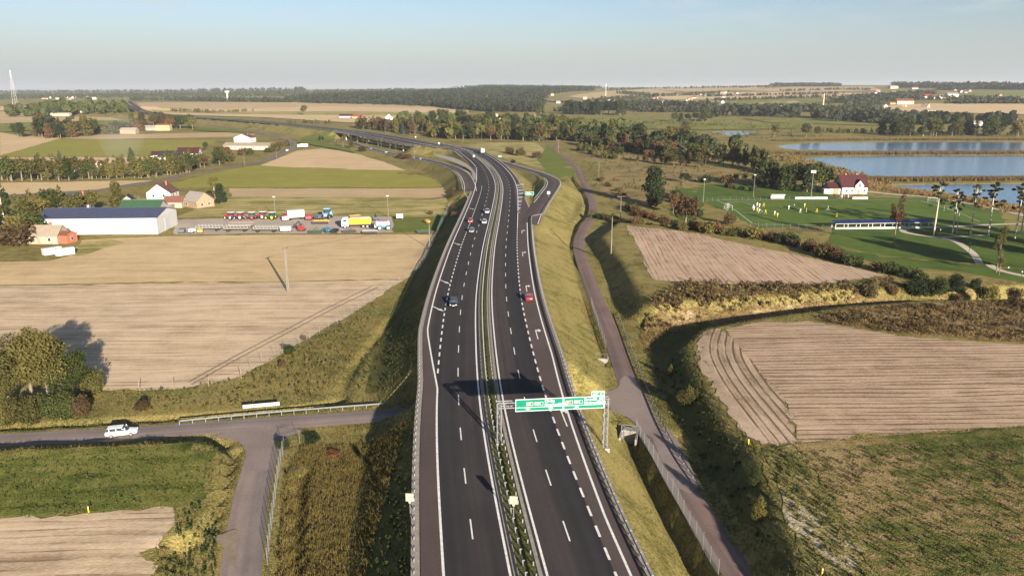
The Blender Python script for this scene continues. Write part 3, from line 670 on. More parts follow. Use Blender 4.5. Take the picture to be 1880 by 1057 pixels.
line_ribbon('country_road', drape(XROAD), 3.2, M['lroad'], .15)
def flat_patch(name, px, mat, z, dz):
    P = PL(px, z); P = smooth_line(np.vstack([P, P[:1]]), 1.5)[:-1]
    vs2, _, fs, *_r = delaunay_2d_cdt([Vector(p) for p in P], [], [list(range(len(P)))], 1, 1e-4)
    return struct(name, np_mesh(name, [(v.x, v.y, z + dz) for v in vs2], [f for f in fs if len(f) == 3], mat))
flat_patch('junction', [(384, 802), (425, 806), (446, 818), (452, 836), (450, 862), (498, 862), (503, 832), (515, 806), (560, 792), (520, 786), (430, 792)], M['asph2'], 0, .056)
flat_patch('junction', [(1070, 746), (1098, 752), (1150, 765), (1190, 800), (1215, 800), (1190, 735), (1158, 690), (1140, 695), (1133, 712), (1100, 722), (1060, 728)], M['asph2'], 0, .054)
flat_patch('field_entrance', [(388, 986), (410, 980), (432, 972), (438, 985), (434, 1030), (424, 1040), (414, 1008), (402, 996)], M['track'], 0, .12)
# dressed patches of newer asphalt on the service road
flat_patch('asphalt_patch', [(1192, 790), (1231, 790), (1281, 892), (1239, 892)], M['asph2'], 0, .049)

# ---- painted markings, each stroke a part of its carriageway
def solid(name, o, i0, i1, par, w=.24):
    o = np.broadcast_to(o, (i1 - i0,)) if np.ndim(o) == 0 else o
    return ribbon(name, off(i0, i1, o - w / 2), off(i0, i1, o + w / 2), M['paint'], .036, par)
def iy(y): return int(np.argmin(np.abs(CY[:far_i + 30] - y)))
solid('edge_line', tabl(LINE_LW, 0, iS), 0, iS, left_cw, .28)
solid('edge_line', -8.7, iS, nMW - 1, left_cw, .3)
solid('edge_line', -1.9, 0, nMW - 1, left_cw, .26)
solid('edge_line', 1.8, 0, nMW - 1, right_cw, .26)
solid('edge_line', tabl(LINE_RW, 0, iy(300)), 0, iy(300), right_cw, .28)
solid('edge_line', 8.75, iy(300), nMW - 1, right_cw, .28)
def stroke_mesh(nm, L, w):
    return MB().add([(-w / 2, -L / 2, 0), (w / 2, -L / 2, 0), (w / 2, L / 2, 0), (-w / 2, L / 2, 0)], [(0, 1, 2, 3)]).mesh(nm, M['paint'])
ME_D, ME_T = stroke_mesh('lane_dash', 4.0, .17), stroke_mesh('broad_dash', 2.2, .28)
def dashes(name, me, o, y0, y1, period, par, phase=0.0):
    s = MWS[iy(y0)] + phase
    while s < MWS[iy(y1)]:
        i = np.interp(s, MWS, np.arange(nMW)); k = int(i); f = i - k
        p = MW[k] * (1 - f) + MW[k + 1] * f; n = MWN[k]; t = MWT[k]
        q = put(name, me, par, (p[0] + n[0] * o, p[1] + n[1] * o, p[2] + .037), math.atan2(-t[0], t[1]))
        s += period
dashes('lane_dash', ME_D, -5.2, 44, 640, 12.0, left_cw, 7.2)
dashes('lane_dash', ME_D, 5.25, 44, 640, 12.0, right_cw, 5.5)
dashes('broad_dash', ME_T, -8.7, 122, 385, 4.2, left_cw)
dashes('broad_dash', ME_T, 8.7, 52, 262, 4.2, right_cw)
solid('edge_line', 8.7, iy(263), iy(300), right_cw, .26)
line_ribbon('edge_line', np.c_[RAMP_OFF[:, :2] + normals(RAMP_OFF)[1] * 3.0, RAMP_OFF[:, 2]], .14, M['paint'], .045, ramp_off)
line_ribbon('edge_line', np.c_[RAMP_OFF[18:, :2] - normals(RAMP_OFF)[1][18:] * 2.9, RAMP_OFF[18:, 2]], .14, M['paint'], .045, ramp_off)
line_ribbon('edge_line', np.c_[RAMP_ON[:, :2] - normals(RAMP_ON)[1] * 2.8, RAMP_ON[:, 2]], .14, M['paint'], .045, ramp_on)
line_ribbon('edge_line', np.c_[RAMP_ON[:, :2] + normals(RAMP_ON)[1] * 2.8, RAMP_ON[:, 2]], .14, M['paint'], .045, ramp_on)
# hatched gore between motorway and slip road
ME_H = None
for k in range(15):
    y = 297 + k * 6.2; i = iy(y); wd = np.interp(y, [295, 392], [.4, 4.2])
    p = MW[i]; n = MWN[i]; t = MWT[i]; a = p[:2] + n * 8.9; b = a + n * wd + t * wd * 1.1
    d = t * 1.1
    MB().add([(a[0], a[1], p[2] + .044), (b[0], b[1], p[2] + .044), (b[0] + d[0] * 1.3, b[1] + d[1] * 1.3, p[2] + .044), (a[0] + d[0] * 1.3, a[1] + d[1] * 1.3, p[2] + .044)], [(0, 1, 2, 3)]).build('hatch_bar', M['paint'], right_cw)
flat_patch('gore', [(951, 402), (956, 392), (962, 372), (962, 350), (955, 338), (944, 335), (946, 360), (949, 385)], M['hard'], 5.5, .030)
flat_patch('gore', [(872, 330), (866, 316), (850, 305), (822, 294), (800, 287), (800, 283), (830, 289), (855, 300), (870, 314), (876, 330)], M['gravel2'], 5.5, .032)
# arrows
def arrow_mesh(nm, L, turn):
    m = MB()
    if turn:     # straight shaft with a head turned to the right
        m.add([(-.1, 0, 0), (.1, 0, 0), (.1, L * .78, 0), (-.1, L * .78, 0)], [(0, 1, 2, 3)])
        m.add([(-.1, L * .78, 0), (.1, L * .78, 0), (.55, L * .78, 0), (.55, L * .90, 0), (-.1, L * .90, 0)], [(0, 1, 2, 3, 4)])
        m.add([(.55, L * .66, 0), (1.15, L * .84, 0), (.55, L, 0)], [(0, 1, 2)])
    else:
        m.add([(-.16, 0, 0), (.16, 0, 0), (.16, L * .55, 0), (-.16, L * .55, 0)], [(0, 1, 2, 3)])
        m.add([(-.5, L * .55, 0), (.5, L * .55, 0), (0, L, 0)], [(0, 1, 2)])
    return m.mesh(nm, M['paint'])
AT, AS = arrow_mesh('turn_arrow', 6.5, True), arrow_mesh('merge_arrow', 5.0, False)
for px, py in [(957, 428), (957, 471), (961, 533), (978, 627), (1029, 778)]:
    p = G(px, py, ZR); i = int(np.argmin(np.linalg.norm(MW[:, :2] - p, axis=1))); t = MWT[i]
    p = MW[i, :2] + MWN[i] * 10.3
    put('turn_arrow', AT, right_cw, (p[0], p[1], ZR + .05), math.atan2(-t[0], t[1]))
for px, py in [(793, 566), (806, 516), (832, 447), (862, 383)]:
    p = G(px, py, ZR); i = int(np.argmin(np.linalg.norm(MW[:, :2] - p, axis=1))); t = MWT[i]
    p = MW[i, :2] + MWN[i] * -11.6
    put('merge_arrow', AS, left_cw, (p[0], p[1], ZR + .05), math.atan2(-t[0], t[1]) - R(146))
# ================================================================ bridges
iu = int(np.argmin(np.linalg.norm(MW[:, :2] - SIDE[np.argmin(np.abs(sdist(SIDE, MW[:120])[0]))], axis=1)))
up = MW[iu]; ut, un = MWT[iu], MWN[iu]; urz = math.atan2(-ut[0], ut[1])
br = empty('road_bridge', (up[0], up[1], 0), urz, 'low concrete underpass bridge carrying the motorway over the side road', 'bridge')
eLu, eRu = mwf(up[1], EDGE_L) - .8, mwf(up[1], EDGE_R) + .6
MB().box(eLu, -1.4, -5.2, 5.2, 4.55, 5.38).box(1.4, eRu, -5.2, 5.2, 4.55, 5.37).build('deck', M['conc'], br)
MB().box(-1.39, 1.39, -5.2, 5.2, 4.4, 5.20).build('median_slab', M['gravel2'], br)
for sg in (-1, 1):
    MB().box(eLu - .2, eRu + .2, sg * 4.2 - .55, sg * 4.2 + .55, -1.5, 4.54).build('abutment', M['conc'], br)
# viaduct over the country road
via = empty('viaduct', (MW[(VIA0 + VIA1) // 2][0], MW[(VIA0 + VIA1) // 2][1], 0), 0, 'long concrete viaduct on white piers carrying the motorway over the country road', 'viaduct')
vl = Vector(via.location)
def rel(P): return P - np.array([vl.x, vl.y, vl.z])
a0, a1 = VIA0 - 3, VIA1 + 3
for (oa, ob) in ((-11.2, -1.3), (1.3, 11.2)):
    A, B = rel(off(a0, a1, oa, -.06)), rel(off(a0, a1, ob, -.06)); n = len(A)
    V = np.vstack([A, B, A - [0, 0, 1.7], B - [0, 0, 1.7]]); i = np.arange(n - 1)
    F = np.vstack([np.stack([i, i + n, i + n + 1, i + 1], 1), np.stack([i + 2 * n, i + 1 + 2 * n, i + 3 * n + 1, i + 3 * n], 1), np.stack([i, i + 1, i + 2 * n + 1, i + 2 * n], 1), np.stack([i + n + 1, i + n, i + 3 * n, i + 3 * n + 1], 1)])
    put('deck', np_mesh('deck', V, F, M['deckgreen'] if 'deckgreen' in M else M['conc']), via)
for f in np.linspace(.12, .88, 6):
    i = int(VIA0 + (VIA1 - VIA0) * f); q = MW[i]; n = MWN[i]
    for o in (-9, -3.5, 3.5, 9):
        x, y = q[0] + n[0] * o, q[1] + n[1] * o; h0 = H1(x, y)
        MB().cyl((x - vl.x, y - vl.y, (h0 - .5 + q[2] - 1.7) / 2), .75, q[2] - 1.7 - h0 + .5, 'z', 10).build('pier', M['white'], via)

# ================================================================ crash barriers
POST_ME = MB().box(-.06, .06, -.05, .05, -.55, .58).mesh('post', M['galv'])
BRK_ME = MB().box(-.07, .07, -.05, .05, -.55, .45).box(-.07, .20, -.05, .05, .48, .60).mesh('post', M['galv'])
def barrier(name, P, label, near_y=250, side=1, z=0.0, spacing=2.0, bracket=False, group='crash barriers', mat=None):
    P, _ = resample(P, 1.0); o = P[0].copy()
    root = empty(name, tuple(o), 0, label, 'guardrail', group)
    T, Nn = normals(P); n = len(P)
    prof = [(.0, .45), (.07, .50), (.0, .56), (.0, .60), (.07, .66), (.0, .73)]; k = len(prof)
    step = np.r_[np.arange(0, n, 2)] if n < 260 else np.r_[np.arange(0, 260, 2), np.arange(260, n, 6)]
    Ps, Ns = P[step], Nn[step]; m = len(step)
    V = np.concatenate([np.c_[Ps[:, :2] + Ns * (a * side), Ps[:, 2] + h] for a, h in prof] ) - o
    F = []
    for j in range(k - 1):
        i = np.arange(m - 1); F.append(np.stack([i + j * m, i + 1 + j * m, i + 1 + (j + 1) * m, i + (j + 1) * m], 1))
    put('rail', np_mesh('rail', V, np.vstack(F), mat or M['galv']), root)
    s = 0.0; cnt = 0; far = MB()
    while s < n - 1 and s < 700:
        i = int(s); p = P[i]; nn = Nn[i]; t = T[i]
        q = (p[0] - nn[0] * side * .12 - o[0], p[1] - nn[1] * side * .12 - o[1], p[2] - o[2])
        if p[1] < near_y and cnt < 290:
            put('post', BRK_ME if bracket else POST_ME, root, q, math.atan2(t[1], t[0]) + (math.pi / 2 if side > 0 else -math.pi / 2)); cnt += 1; s += spacing
        else:
            far.box(q[0] - .06, q[0] + .06, q[1] - .06, q[1] + .06, q[2] - .5, q[2] + .6); s += 4.0
    if far.v: tag(far.build('far_posts', M['galv'], root), kind='stuff')
    return root
iB = iy(60); iE = iy(430)
iL = iy(338); ron = RAMP_ON[::-1]; nro = normals(RAMP_ON)[1][::-1]
ll = np.vstack([off(iy(52), iL, tabl(EDGE_L, iy(52), iL) - .55), np.c_[ron[4:, :2] + nro[4:] * 3.7, ron[4:, 2]]])
barrier('guardrail', relax(resample(ll, 2)[0], 6), 'steel crash barrier along the outer left edge of motorway and slip road', 250, 1)
barrier('guardrail', off(iy(52), iy(600), -.55), 'median crash barrier beside the left carriageway', 250, -1, bracket=True)
barrier('guardrail', off(iy(52), iy(600), .80), 'median crash barrier beside the right carriageway', 250, 1)
iR = iy(292)
rr = np.vstack([off(iy(52), iR, tabl(EDGE_R, iy(52), iR) + .15), np.c_[RAMP_OFF[6:, :2] + normals(RAMP_OFF)[1][6:] * 3.9, RAMP_OFF[6:, 2]]])
barrier('guardrail', relax(resample(rr, 2)[0], 6), 'crash barrier along the right edge of the motorway and round the slip road', 255, -1, bracket=True)
barrier('guardrail', np.c_[RAMP_OFF[22:, :2] - normals(RAMP_OFF)[1][22:] * 3.8, RAMP_OFF[22:, 2]], 'crash barrier on the inner side of the curving slip road', 100, 1)
barrier('guardrail', off(iy(395), nMW - 120, 10.9), 'far crash barrier along the right edge of the motorway up to the viaduct', 100, -1)
barrier('guardrail', off(iy(545), nMW - 120, -11.2), 'far crash barrier along the left edge of the viaduct', 100, 1)
barrier('guardrail', np.c_[RAMP_ON[8:-24, :2] - normals(RAMP_ON)[1][8:-24] * 3.7, RAMP_ON[8:-24, 2]], 'crash barrier on the inner side of the left slip road', 100, 1)
sd = PL([(330, 779), (420, 770), (520, 761), (620, 753), (700, 747), (766, 740)]); sd = resample(smooth_line(sd, 2), 2)[0]
barrier('guardrail', np.c_[sd, 0 * sd[:, 0] + .05], 'pale crash barrier along the side road running into the underpass', 250, -1, group=None)
sv = PL([(1390, 1075), (1340, 990), (1290, 905), (1250, 845), (1215, 780), (1190, 722), (1168, 668), (1146, 610), (1132, 574)]); sv = resample(smooth_line(sv, 2), 2)[0]
sv = np.c_[sv, np.maximum(H(sv[:, 0], sv[:, 1]), -.2) + .05]
barrier('guardrail', sv[len(sv) * 1 // 5:], 'low barrier along the right side of the service road', 250, -1, group=None)

# ================================================================ overhead sign
gy_ = 94.6; ig = iy(gy_); gp = MW[ig]; grz = math.atan2(-MWT[ig][0], MWT[ig][1])
gz = gp[2]
gan = empty('sign_gantry', (gp[0], gp[1], gz), grz, 'green overhead direction sign on a steel lattice gantry across the right carriageway', 'gantry')
XR = 15.0
def lattice(mb, p0, p1, w, bays, r=.05):
    p0, p1 = Vector(p0), Vector(p1); d = (p1 - p0); u = d.normalized()
    a = u.cross(Vector((0, 1, 0))).normalized() if abs(u.y) < .9 else Vector((1, 0, 0)); b = u.cross(a)
    cs = [a * sx * w / 2 + b * sy * w / 2 for sx, sy in ((-1, -1), (1, -1), (1, 1), (-1, 1))]
    for c in cs: mb.tube([p0 + c, p1 + c], r * 1.5, 5)
    for k in range(bays):
        q0, q1 = p0 + d * (k / bays), p0 + d * ((k + 1) / bays)
        for j in range(4):
            c0, c1 = cs[j], cs[(j + 1) % 4]
            mb.tube([q0 + c0, q1 + c1] if k % 2 else [q0 + c1, q1 + c0], r * .7, 4)
    return mb
zb = H1(gp[0] + MWN[ig][0] * XR, gp[1] + MWN[ig][1] * XR) - gz
HB = 6.0
lattice(MB(), (0, 0, -.3), (0, 0, HB), .55, 9).build('column', M['galv'], gan)
lattice(MB(), (XR, 0, zb - .3), (XR, 0, HB), .55, 12).build('column', M['galv'], gan)
MB().box(-.5, .5, -.5, .5, -.35, .02).build('footing', M['conc'], gan)
MB().box(XR - .6, XR + .6, -.6, .6, zb - .8, zb + .15).build('footing', M['conc'], gan)
lattice(MB(), (-.3, 0, HB - .4), (XR + .4, 0, HB - .4), .75, 18).build('beam', M['galv'], gan)
SX0, SX1, SZ0, SZ1 = 2.2, 14.6, HB - 1.25, HB + .55
def sign_panel(x0, x1, z0, z1, nm='sign_panel'):
    p = MB().box(x0, x1, -.62, -.55, z0, z1).build(nm, M['white'], gan)
    MB().box(x0 + .09, x1 - .09, -.635, -.60, z0 + .09, z1 - .09).build('green_face', M['sgreen'], p)
    return p
XM = 8.85
pan1 = sign_panel(SX0, XM, SZ0, SZ1); pan2 = sign_panel(XM + .03, SX1, SZ0, SZ1); pan3 = sign_panel(12.75, SX1, SZ1 + .03, SZ1 + .72)
def lettering(txt, x, z, size, par, mat, bold=.012, align='LEFT'):
    cu = bpy.data.curves.new('lettering', 'FONT'); cu.body = txt; cu.size = size; cu.align_x = align; cu.align_y = 'CENTER'; cu.extrude = .004; cu.offset = bold
    cu.materials.append(mat)
    tmp = bpy.data.objects.new('tmp', cu); COL.objects.link(tmp); bpy.context.view_layer.update()
    me = bpy.data.meshes.new_from_object(tmp.evaluated_get(bpy.context.evaluated_depsgraph_get())); bpy.data.objects.remove(tmp); bpy.data.curves.remove(cu)
    o = bpy.data.objects.new('lettering', me); COL.objects.link(o); o.parent = par; o.location = (x, -.645, z); o.rotation_euler = (math.pi / 2, 0, 0); return o
for par, x0, x1, rd, eu, t1, t2 in ((pan1, SX0, XM, 'S12', 'E373', 'Chełm', 'Dorohusk'), (pan2, XM + .03, SX1, 'S17', 'E372', 'Zamość', 'Hrebenne')):
    w = x1 - x0; zl = SZ0 + .58
    MB().box(x0 + .1, x1 - .1, -.645, -.63, zl - .035, zl + .035).build('divider', M['white'], par)
    bx0 = x0 + (1.5 if par is pan1 else .3); zc = SZ1 - .72
    MB().box(bx0, bx0 + .95, -.645, -.63, zc - .24, zc + .24).build('route_plate', M['white'], par)
    MB().box(bx0 + .05, bx0 + .90, -.652, -.64, zc - .19, zc + .19).build('route_face', M['red'], par)
    lettering(rd, bx0 + .12, zc, .38, par, M['white']).location.y = -.66
    MB().box(bx0 + 1.15, bx0 + 2.35, -.645, -.63, zc - .24, zc + .24).build('euroroute_plate', M['white'], par)
    MB().box(bx0 + 1.19, bx0 + 2.31, -.652, -.64, zc - .20, zc + .20).build('euroroute_face', M['sgreen'], par)
    lettering(eu, bx0 + 1.27, zc, .36, par, M['white']).location.y = -.66
    tx = bx0 + 2.55
    lettering(t1, tx, SZ1 - .42, .52, par, M['white'], .02); lettering(t2, tx, SZ1 - .95, .52, par, M['white'], .02)
    for k in range(2):
        cx = tx + 2.35 + k * .62 if par is pan1 else tx + 2.2 + k * .55; rr_ = .25
        MB().add([(cx + rr_ * 1.1 * math.cos(a), -.645, SZ1 - .93 + rr_ * .75 * math.sin(a)) for a in np.linspace(0, 2 * math.pi, 17)[:-1]], [tuple(range(16))]).build('country_oval', M['white'], par)
        lettering('UA' if k else 'PL', cx, SZ1 - .93, .2, par, M['dark'], .004, 'CENTER').location.y = -.66
def up_arrow(par, x, z):
    MB().add([(x - .11, -.646, z - .26), (x + .11, -.646, z - .26), (x + .11, -.646, z + .02), (x + .36, -.646, z + .02), (x, -.646, z + .34), (x - .36, -.646, z + .02), (x - .11, -.646, z + .02)], [(0, 1, 2, 6), (3, 4, 5)]).build('arrow', M['white'], par)
up_arrow(pan1, SX0 + 1.75, SZ0 + .3); up_arrow(pan1, SX0 + 4.9, SZ0 + .3)
MB().add([(10.3, -.646, SZ0 + .12), (10.5, -.646, SZ0 + .05), (10.8, -.646, SZ0 + .35), (10.95, -.646, SZ0 + .2), (10.95, -.646, SZ0 + .6), (10.45, -.646, SZ0 + .6), (10.62, -.646, SZ0 + .47)], [(0, 1, 2, 6), (3, 4, 5, 6, 2)]).build('arrow', M['white'], pan2)
MB().add([(13.1, -.646, SZ1 - 1.2), (13.28, -.646, SZ1 - 1.3), (14.1, -.646, SZ1 - .48), (14.3, -.646, SZ1 - .66), (14.38, -.646, SZ1 - .16), (13.85, -.646, SZ1 - .22), (13.98, -.646, SZ1 - .36)], [(0, 1, 2, 6), (3, 4, 5, 6, 2)]).build('arrow', M['white'], pan2)
lettering('16', 13.95, SZ1 + .38, .5, pan3, M['white'], .02)
MB().add([(13.0, -.646, SZ1 + .14), (13.2, -.646, SZ1 + .14), (13.28, -.646, SZ1 + .62), (13.14, -.646, SZ1 + .62)], [(0, 1, 2, 3)]).add([(13.3, -.646, SZ1 + .14), (13.5, -.646, SZ1 + .14), (13.5, -.646, SZ1 + .3), (13.72, -.646, SZ1 + .5), (13.8, -.646, SZ1 + .42), (13.8, -.646, SZ1 + .64), (13.55, -.646, SZ1 + .64), (13.62, -.646, SZ1 + .57), (13.36, -.646, SZ1 + .34)], [(0, 1, 2, 8), (2, 3, 7, 8), (3, 4, 5, 6, 7)]).build('exit_symbol', M['white'], pan3)

M['cream'] = flat('cream_sign', (.30, .285, .22), .6, var=.08)
# ================================================================ small signs
def post_sign(name, x, y, z, rz, label, w, h, hp, mat, rod=.05, neck=True, group=None, cat='sign'):
    r = empty(name, (x, y, z), rz, label, cat, group)
    MB().tube([(0, 0, -.4), (0, 0, hp)], rod, 6).build('post', M['galv'], r)
    p = MB().box(-w / 2, w / 2, -.08, -.03, hp, hp + h).build('panel', mat, r)
    MB().box(-w / 2 + .06, w / 2 - .06, -.03, .02, hp + h * .25, hp + h * .3).box(-w / 2 + .06, w / 2 - .06, -.03, .02, hp + h * .7, hp + h * .75).build('bracket', M['galv'], p)
    if neck: MB().box(-.14, .14, -.075, -.035, hp - .25, hp - .003).build('plate', mat, r)
    return r
p = G(943, 950, ZR); post_sign('road_sign', p[0], p[1], 5.3, R(-6), 'pale square sign on a post in the motorway median', .92, 1.0, 2.0, M['cream'], group=None)
p = G(754, 958, 4.6); post_sign('road_sign', p[0], p[1], H1(p[0], p[1]), R(-4), 'pale square sign on a post outside the left crash barrier', .92, 1.0, 2.2, M['cream'], group=None)
def green_sign(px, py, z, w, h, hp, label):
    p = G(px, py, z); zz = max(H1(p[0], p[1]), z - 1.5)
    r = empty('direction_sign', (p[0], p[1], zz), R(4), label, 'sign')
    for sx in (-.35, .35): MB().tube([(w * sx, 0, -.4), (w * sx, 0, hp + h)], .07, 6).build('post', M['galv'], r)
    q = MB().box(-w / 2, w / 2, -.16, -.1, hp, hp + h).build('panel', M['white'], r)
    MB().box(-w / 2 + .08, w / 2 - .08, -.175, -.12, hp + .08, hp + h - .08).build('green_face', M['sgreen'], q)
    MB().box(-w * .35, w * .1, -.19, -.17, hp + h * .6, hp + h * .72).box(-w * .35, w * .25, -.19, -.17, hp + h * .3, hp + h * .42).build('text_lines', M['white'], q)
green_sign(972, 362, 5.4, 4.0, 1.6, 1.6, 'green exit sign at the gore of the slip road')
green_sign(918, 293, 2.5, 2.6, 1.3, 1.8, 'small green sign beside the far slip road near the bushes')
for k, (px, py, z, lb) in enumerate([(1007, 362, 5.5, 'round-topped white sign on the outer edge of the slip road bend'), (870, 292, 5.5, 'small white sign in the median at the far bend behind the lorry'), (806, 268, 6.5, 'small white sign on the far right edge of the motorway before the viaduct'), (763, 252, 2, 'pale sign by the country road beyond the viaduct')]):
    p = G(px, py, z); post_sign('road_sign', p[0], p[1], H1(p[0], p[1]), 0, lb, 1.3, 1.3, 1.6, M['white'], .08, False)
# chevron board on the bend of the side road
p = at(447, 758); q = at(514, 751); L = (q - p).length
cb = empty('chevron_board', ((p.x + q.x) / 2, (p.y + q.y) / 2, 0), math.atan2(q.y - p.y, q.x - p.x), 'long red and white chevron board above the side road barrier', 'sign')
for f in (-.4, -.13, .13, .4): MB().tube([(L * f, .05, -.5), (L * f, .05, 1.0)], .05, 6).build('post', M['galv'], cb)
pnl = MB().box(-L / 2, L / 2, -.06, 0, .45, 1.05).build('panel', M['white'], cb)
for k in range(8):
    x = -L / 2 + .3 + k * (L - .5) / 8
    MB().add([(x, -.066, .48), (x + .22, -.066, .48), (x + .45, -.066, .75), (x + .22, -.066, 1.02), (x, -.066, 1.02), (x + .23, -.066, .75)], [(0, 1, 2, 5), (5, 2, 3, 4)]).build('chevron', M['pinkish'] if 'pinkish' in M else flat('faded_red', (.62, .38, .34), .6), pnl)

# ================================================================ poles and wires
def utility_pole(px, py, h, label, twin=False, arm=2.6, rz=0.0, z=None):
    a = at(px, py) if z is None else Vector((*G(px, py, z), z))
    r = empty('utility_pole', a, rz, label, 'pole')
    if twin:
        for sx in (-.4, .4): MB().tube([(sx, 0, -.5), (sx * .35, 0, h)], [.19, .12], 7).build('mast', M['concp'], r)
        MB().box(-.3, .3, -.06, .06, h * .45, h * .45 + .15).build('brace', M['concp'], r)
    else: MB().tube([(0, 0, -.5), (0, 0, h)], [.17, .1], 7).build('mast', M['concp'], r)
    c = MB().box(-arm / 2, arm / 2, -.07, .07, h - .1, h + .05).add([(-arm * .35, 0, h - .1), (-arm * .33, 0, h - .1), (0, 0, h - .9), (0, 0, h - 1.0)], [(0, 1, 2, 3)]).build('crossarm', M['concp'], r)
    for sx in (-.46, 0, .46): MB().tube([(arm * sx, 0, h + .03), (arm * sx, 0, h + .3)], [.07, .05], 5).build('insulator', M['dark'], c)
    return a, h, rz, arm
PW = {}
PW['a'] = utility_pole(529, 535, 11.8, 'twin-legged concrete power pole standing in the seeded field', True, 3.0, R(75))
PW['b'] = utility_pole(789, 455, 9.5, 'slim concrete power pole at the field corner beside the motorway', False, 1.8, R(75))
PW['c'] = utility_pole(1122, 465, 11.5, 'twin concrete power pole on the grass right of the service road', True, 3.4, R(80))
PW['d'] = utility_pole(1139, 402, 9.5, 'concrete power pole with wide crossarm beside the ditch scrub', False, 3.6, R(5))
utility_pole(1025, 281, 11, 'power pole at the far bend of the service road', False, 3.4, 0)
utility_pole(1099, 327, 9.5, 'thin pole in the brown meadow right of the service road', False, .8, 0)
for k, (px, py, h) in enumerate([(506, 401, 9), (713, 399, 9), (1291, 372, 11), (1383, 362, 11)]):
    a = at(px, py); lb = ['thin lamp pole behind the row of tractors', 'thin lamp pole at the right end of the yard', 'white floodlight pole left of the football pitch', 'white floodlight pole behind the far touchline'][k]
    r = empty('lamp_pole', a, 0, lb, 'lamp'); MB().tube([(0, 0, -.3), (0, 0, h)], [.14, .09], 6).build('mast', M['concp'], r); MB().box(-.5, .5, -.2, .1, h, h + .35).build('lamp_head', M['white'], r)
a = at(1489, 361); r = empty('floodlight_mast', a, 0, 'floodlight mast with lamp bank near the clubhouse', 'lamp'); MB().tube([(0, 0, -.3), (0, 0, 12)], [.2, .13], 6).build('mast', M['concp'], r); MB().box(-1.2, 1.2, -.2, .2, 12, 13.2).build('lamp_head', M['white'], r)
LAMPS = [(449, 304, 8), (508, 293, 8), (534, 273, 8), (479, 243, 9), (517, 239, 9), (590, 262, 9), (700, 272, 9), (727, 281, 9), (761, 288, 9), (850, 263, 8), (855, 251, 8), (843, 255, 8), (884, 256, 9), (630, 268, 8), (735, 246, 8), (708, 243, 9), (714, 244, 9)]
LMP = []
for k, (px, py, h) in enumerate(LAMPS):
    a = at(px, py); r = empty('street_lamp', a, random.uniform(0, 3)); LMP.append(r)
    MB().tube([(0, 0, -.3), (0, 0, h), (.5, 0, h + .5), (1.4, 0, h + .6)], [.12, .08, .06, .06], 5).build('mast', M['concp'], r); MB().box(1.2, 1.9, -.14, .14, h + .5, h + .65).build('lamp_head', M['galv'], r)
ordinal_tags(LMP, 'tall thin street lamp of the interchange around the viaduct', 'lamp', 'street lamps of the interchange')
def wires(A, B, label):
    (a, ha, ra, wa), (b, hb, rb, wb) = A, B; m = MB()
    for s_ in (-.46, 0, .46):
        p = Vector((a.x + math.cos(ra) * wa * s_, a.y + math.sin(ra) * wa * s_, a.z + ha + .3)); q = Vector((b.x + math.cos(rb) * wb * s_, b.y + math.sin(rb) * wb * s_, b.z + hb + .3))
        L = (q - p).length; m.tube([p.lerp(q, f) - Vector((0, 0, .018 * L * 4 * f * (1 - f))) for f in np.linspace(0, 1, 14)], .012, 3)
    tag(m.build('power_line', M['dark']), label, 'wires', 'power lines over the motorway')
wires(PW['a'], PW['b'], 'power line from the field pole to the motorway edge'); wires(PW['b'], PW['c'], 'power line sagging across the motorway'); wires(PW['c'], PW['d'], 'power line from the twin pole to the scrub pole')

# ================================================================ fences
FP_ME = MB().tube([(0, 0, -.4), (0, 0, 2.1)], .032, 5).mesh('post', M['galv']); FP2_ME = MB().tube([(0, 0, -.4), (0, 0, 2.3)], .036, 5).mesh('post', M['galv'])
FW_ME = MB().tube([(0, 0, -.4), (0, 0, 1.8)], .06, 5).mesh('post', M['wood'])
def fence(name, px, label, spacing, me, h, wires_n=5, mat=None, verticals=0, z=None):
    P = np.array([at(a, b)[:2] for a, b in px]); P, _ = resample(smooth_line(P, 1.0), spacing); Z = H(P[:, 0], P[:, 1])
    o = Vector((P[0][0], P[0][1], Z[0])); r = empty(name, o, 0, label, 'fence')
    for p, z_ in zip(P, Z): put('post', me, r, (p[0] - o.x, p[1] - o.y, z_ - o.z))
    m = MB()
    for k in range(wires_n):
        hh = .15 + (h - .2) * k / max(1, wires_n - 1); m.tube([(p[0] - o.x, p[1] - o.y, z_ - o.z + hh) for p, z_ in zip(P, Z)], .013, 3, cap=False)
    if verticals:
        for i in range(len(P) - 1):
            for v in range(1, verticals):
                f = v / verticals; x = P[i][0] * (1 - f) + P[i + 1][0] * f - o.x; y = P[i][1] * (1 - f) + P[i + 1][1] * f - o.y; zz = Z[i] * (1 - f) + Z[i + 1] * f - o.z
                m.tube([(x, y, zz + .1), (x, y, zz + h)], .011, 3, cap=False)
    tag(m.build('wire_mesh', mat or M['galv'], r), kind='stuff')
    return r
fence('mesh_fence', [(443, 695), (480, 668), (560, 628), (640, 582), (700, 538), (745, 512), (775, 487), (792, 452), (812, 410), (826, 372)], 'thin wire game fence between the seeded field and the motorway bank', 4.0, FP_ME, 1.9)
fence('mesh_fence', [(1168, 792), (1185, 822), (1225, 893), (1275, 982), (1322, 1062)], 'wire mesh fence on posts between ditch and service road', 2.5, FP2_ME, 2.1, 7, None, 8)
fence('mesh_fence', [(522, 822), (512, 870), (504, 930), (496, 990), (489, 1060)], 'tall wire fence on pale posts beside the branch road', 2.5, FP2_ME, 2.1, 6, None, 4)
fence('mesh_fence', [(522, 822), (545, 815), (580, 812)], 'short run of wire fence behind the dark bush at the junction', 2.5, FP2_ME, 2.1, 4)
fence('mesh_fence', [(1112, 640), (1098, 598), (1084, 555)], 'short wire fence along the left side of the service road', 3.0, FP_ME, 1.6, 4)
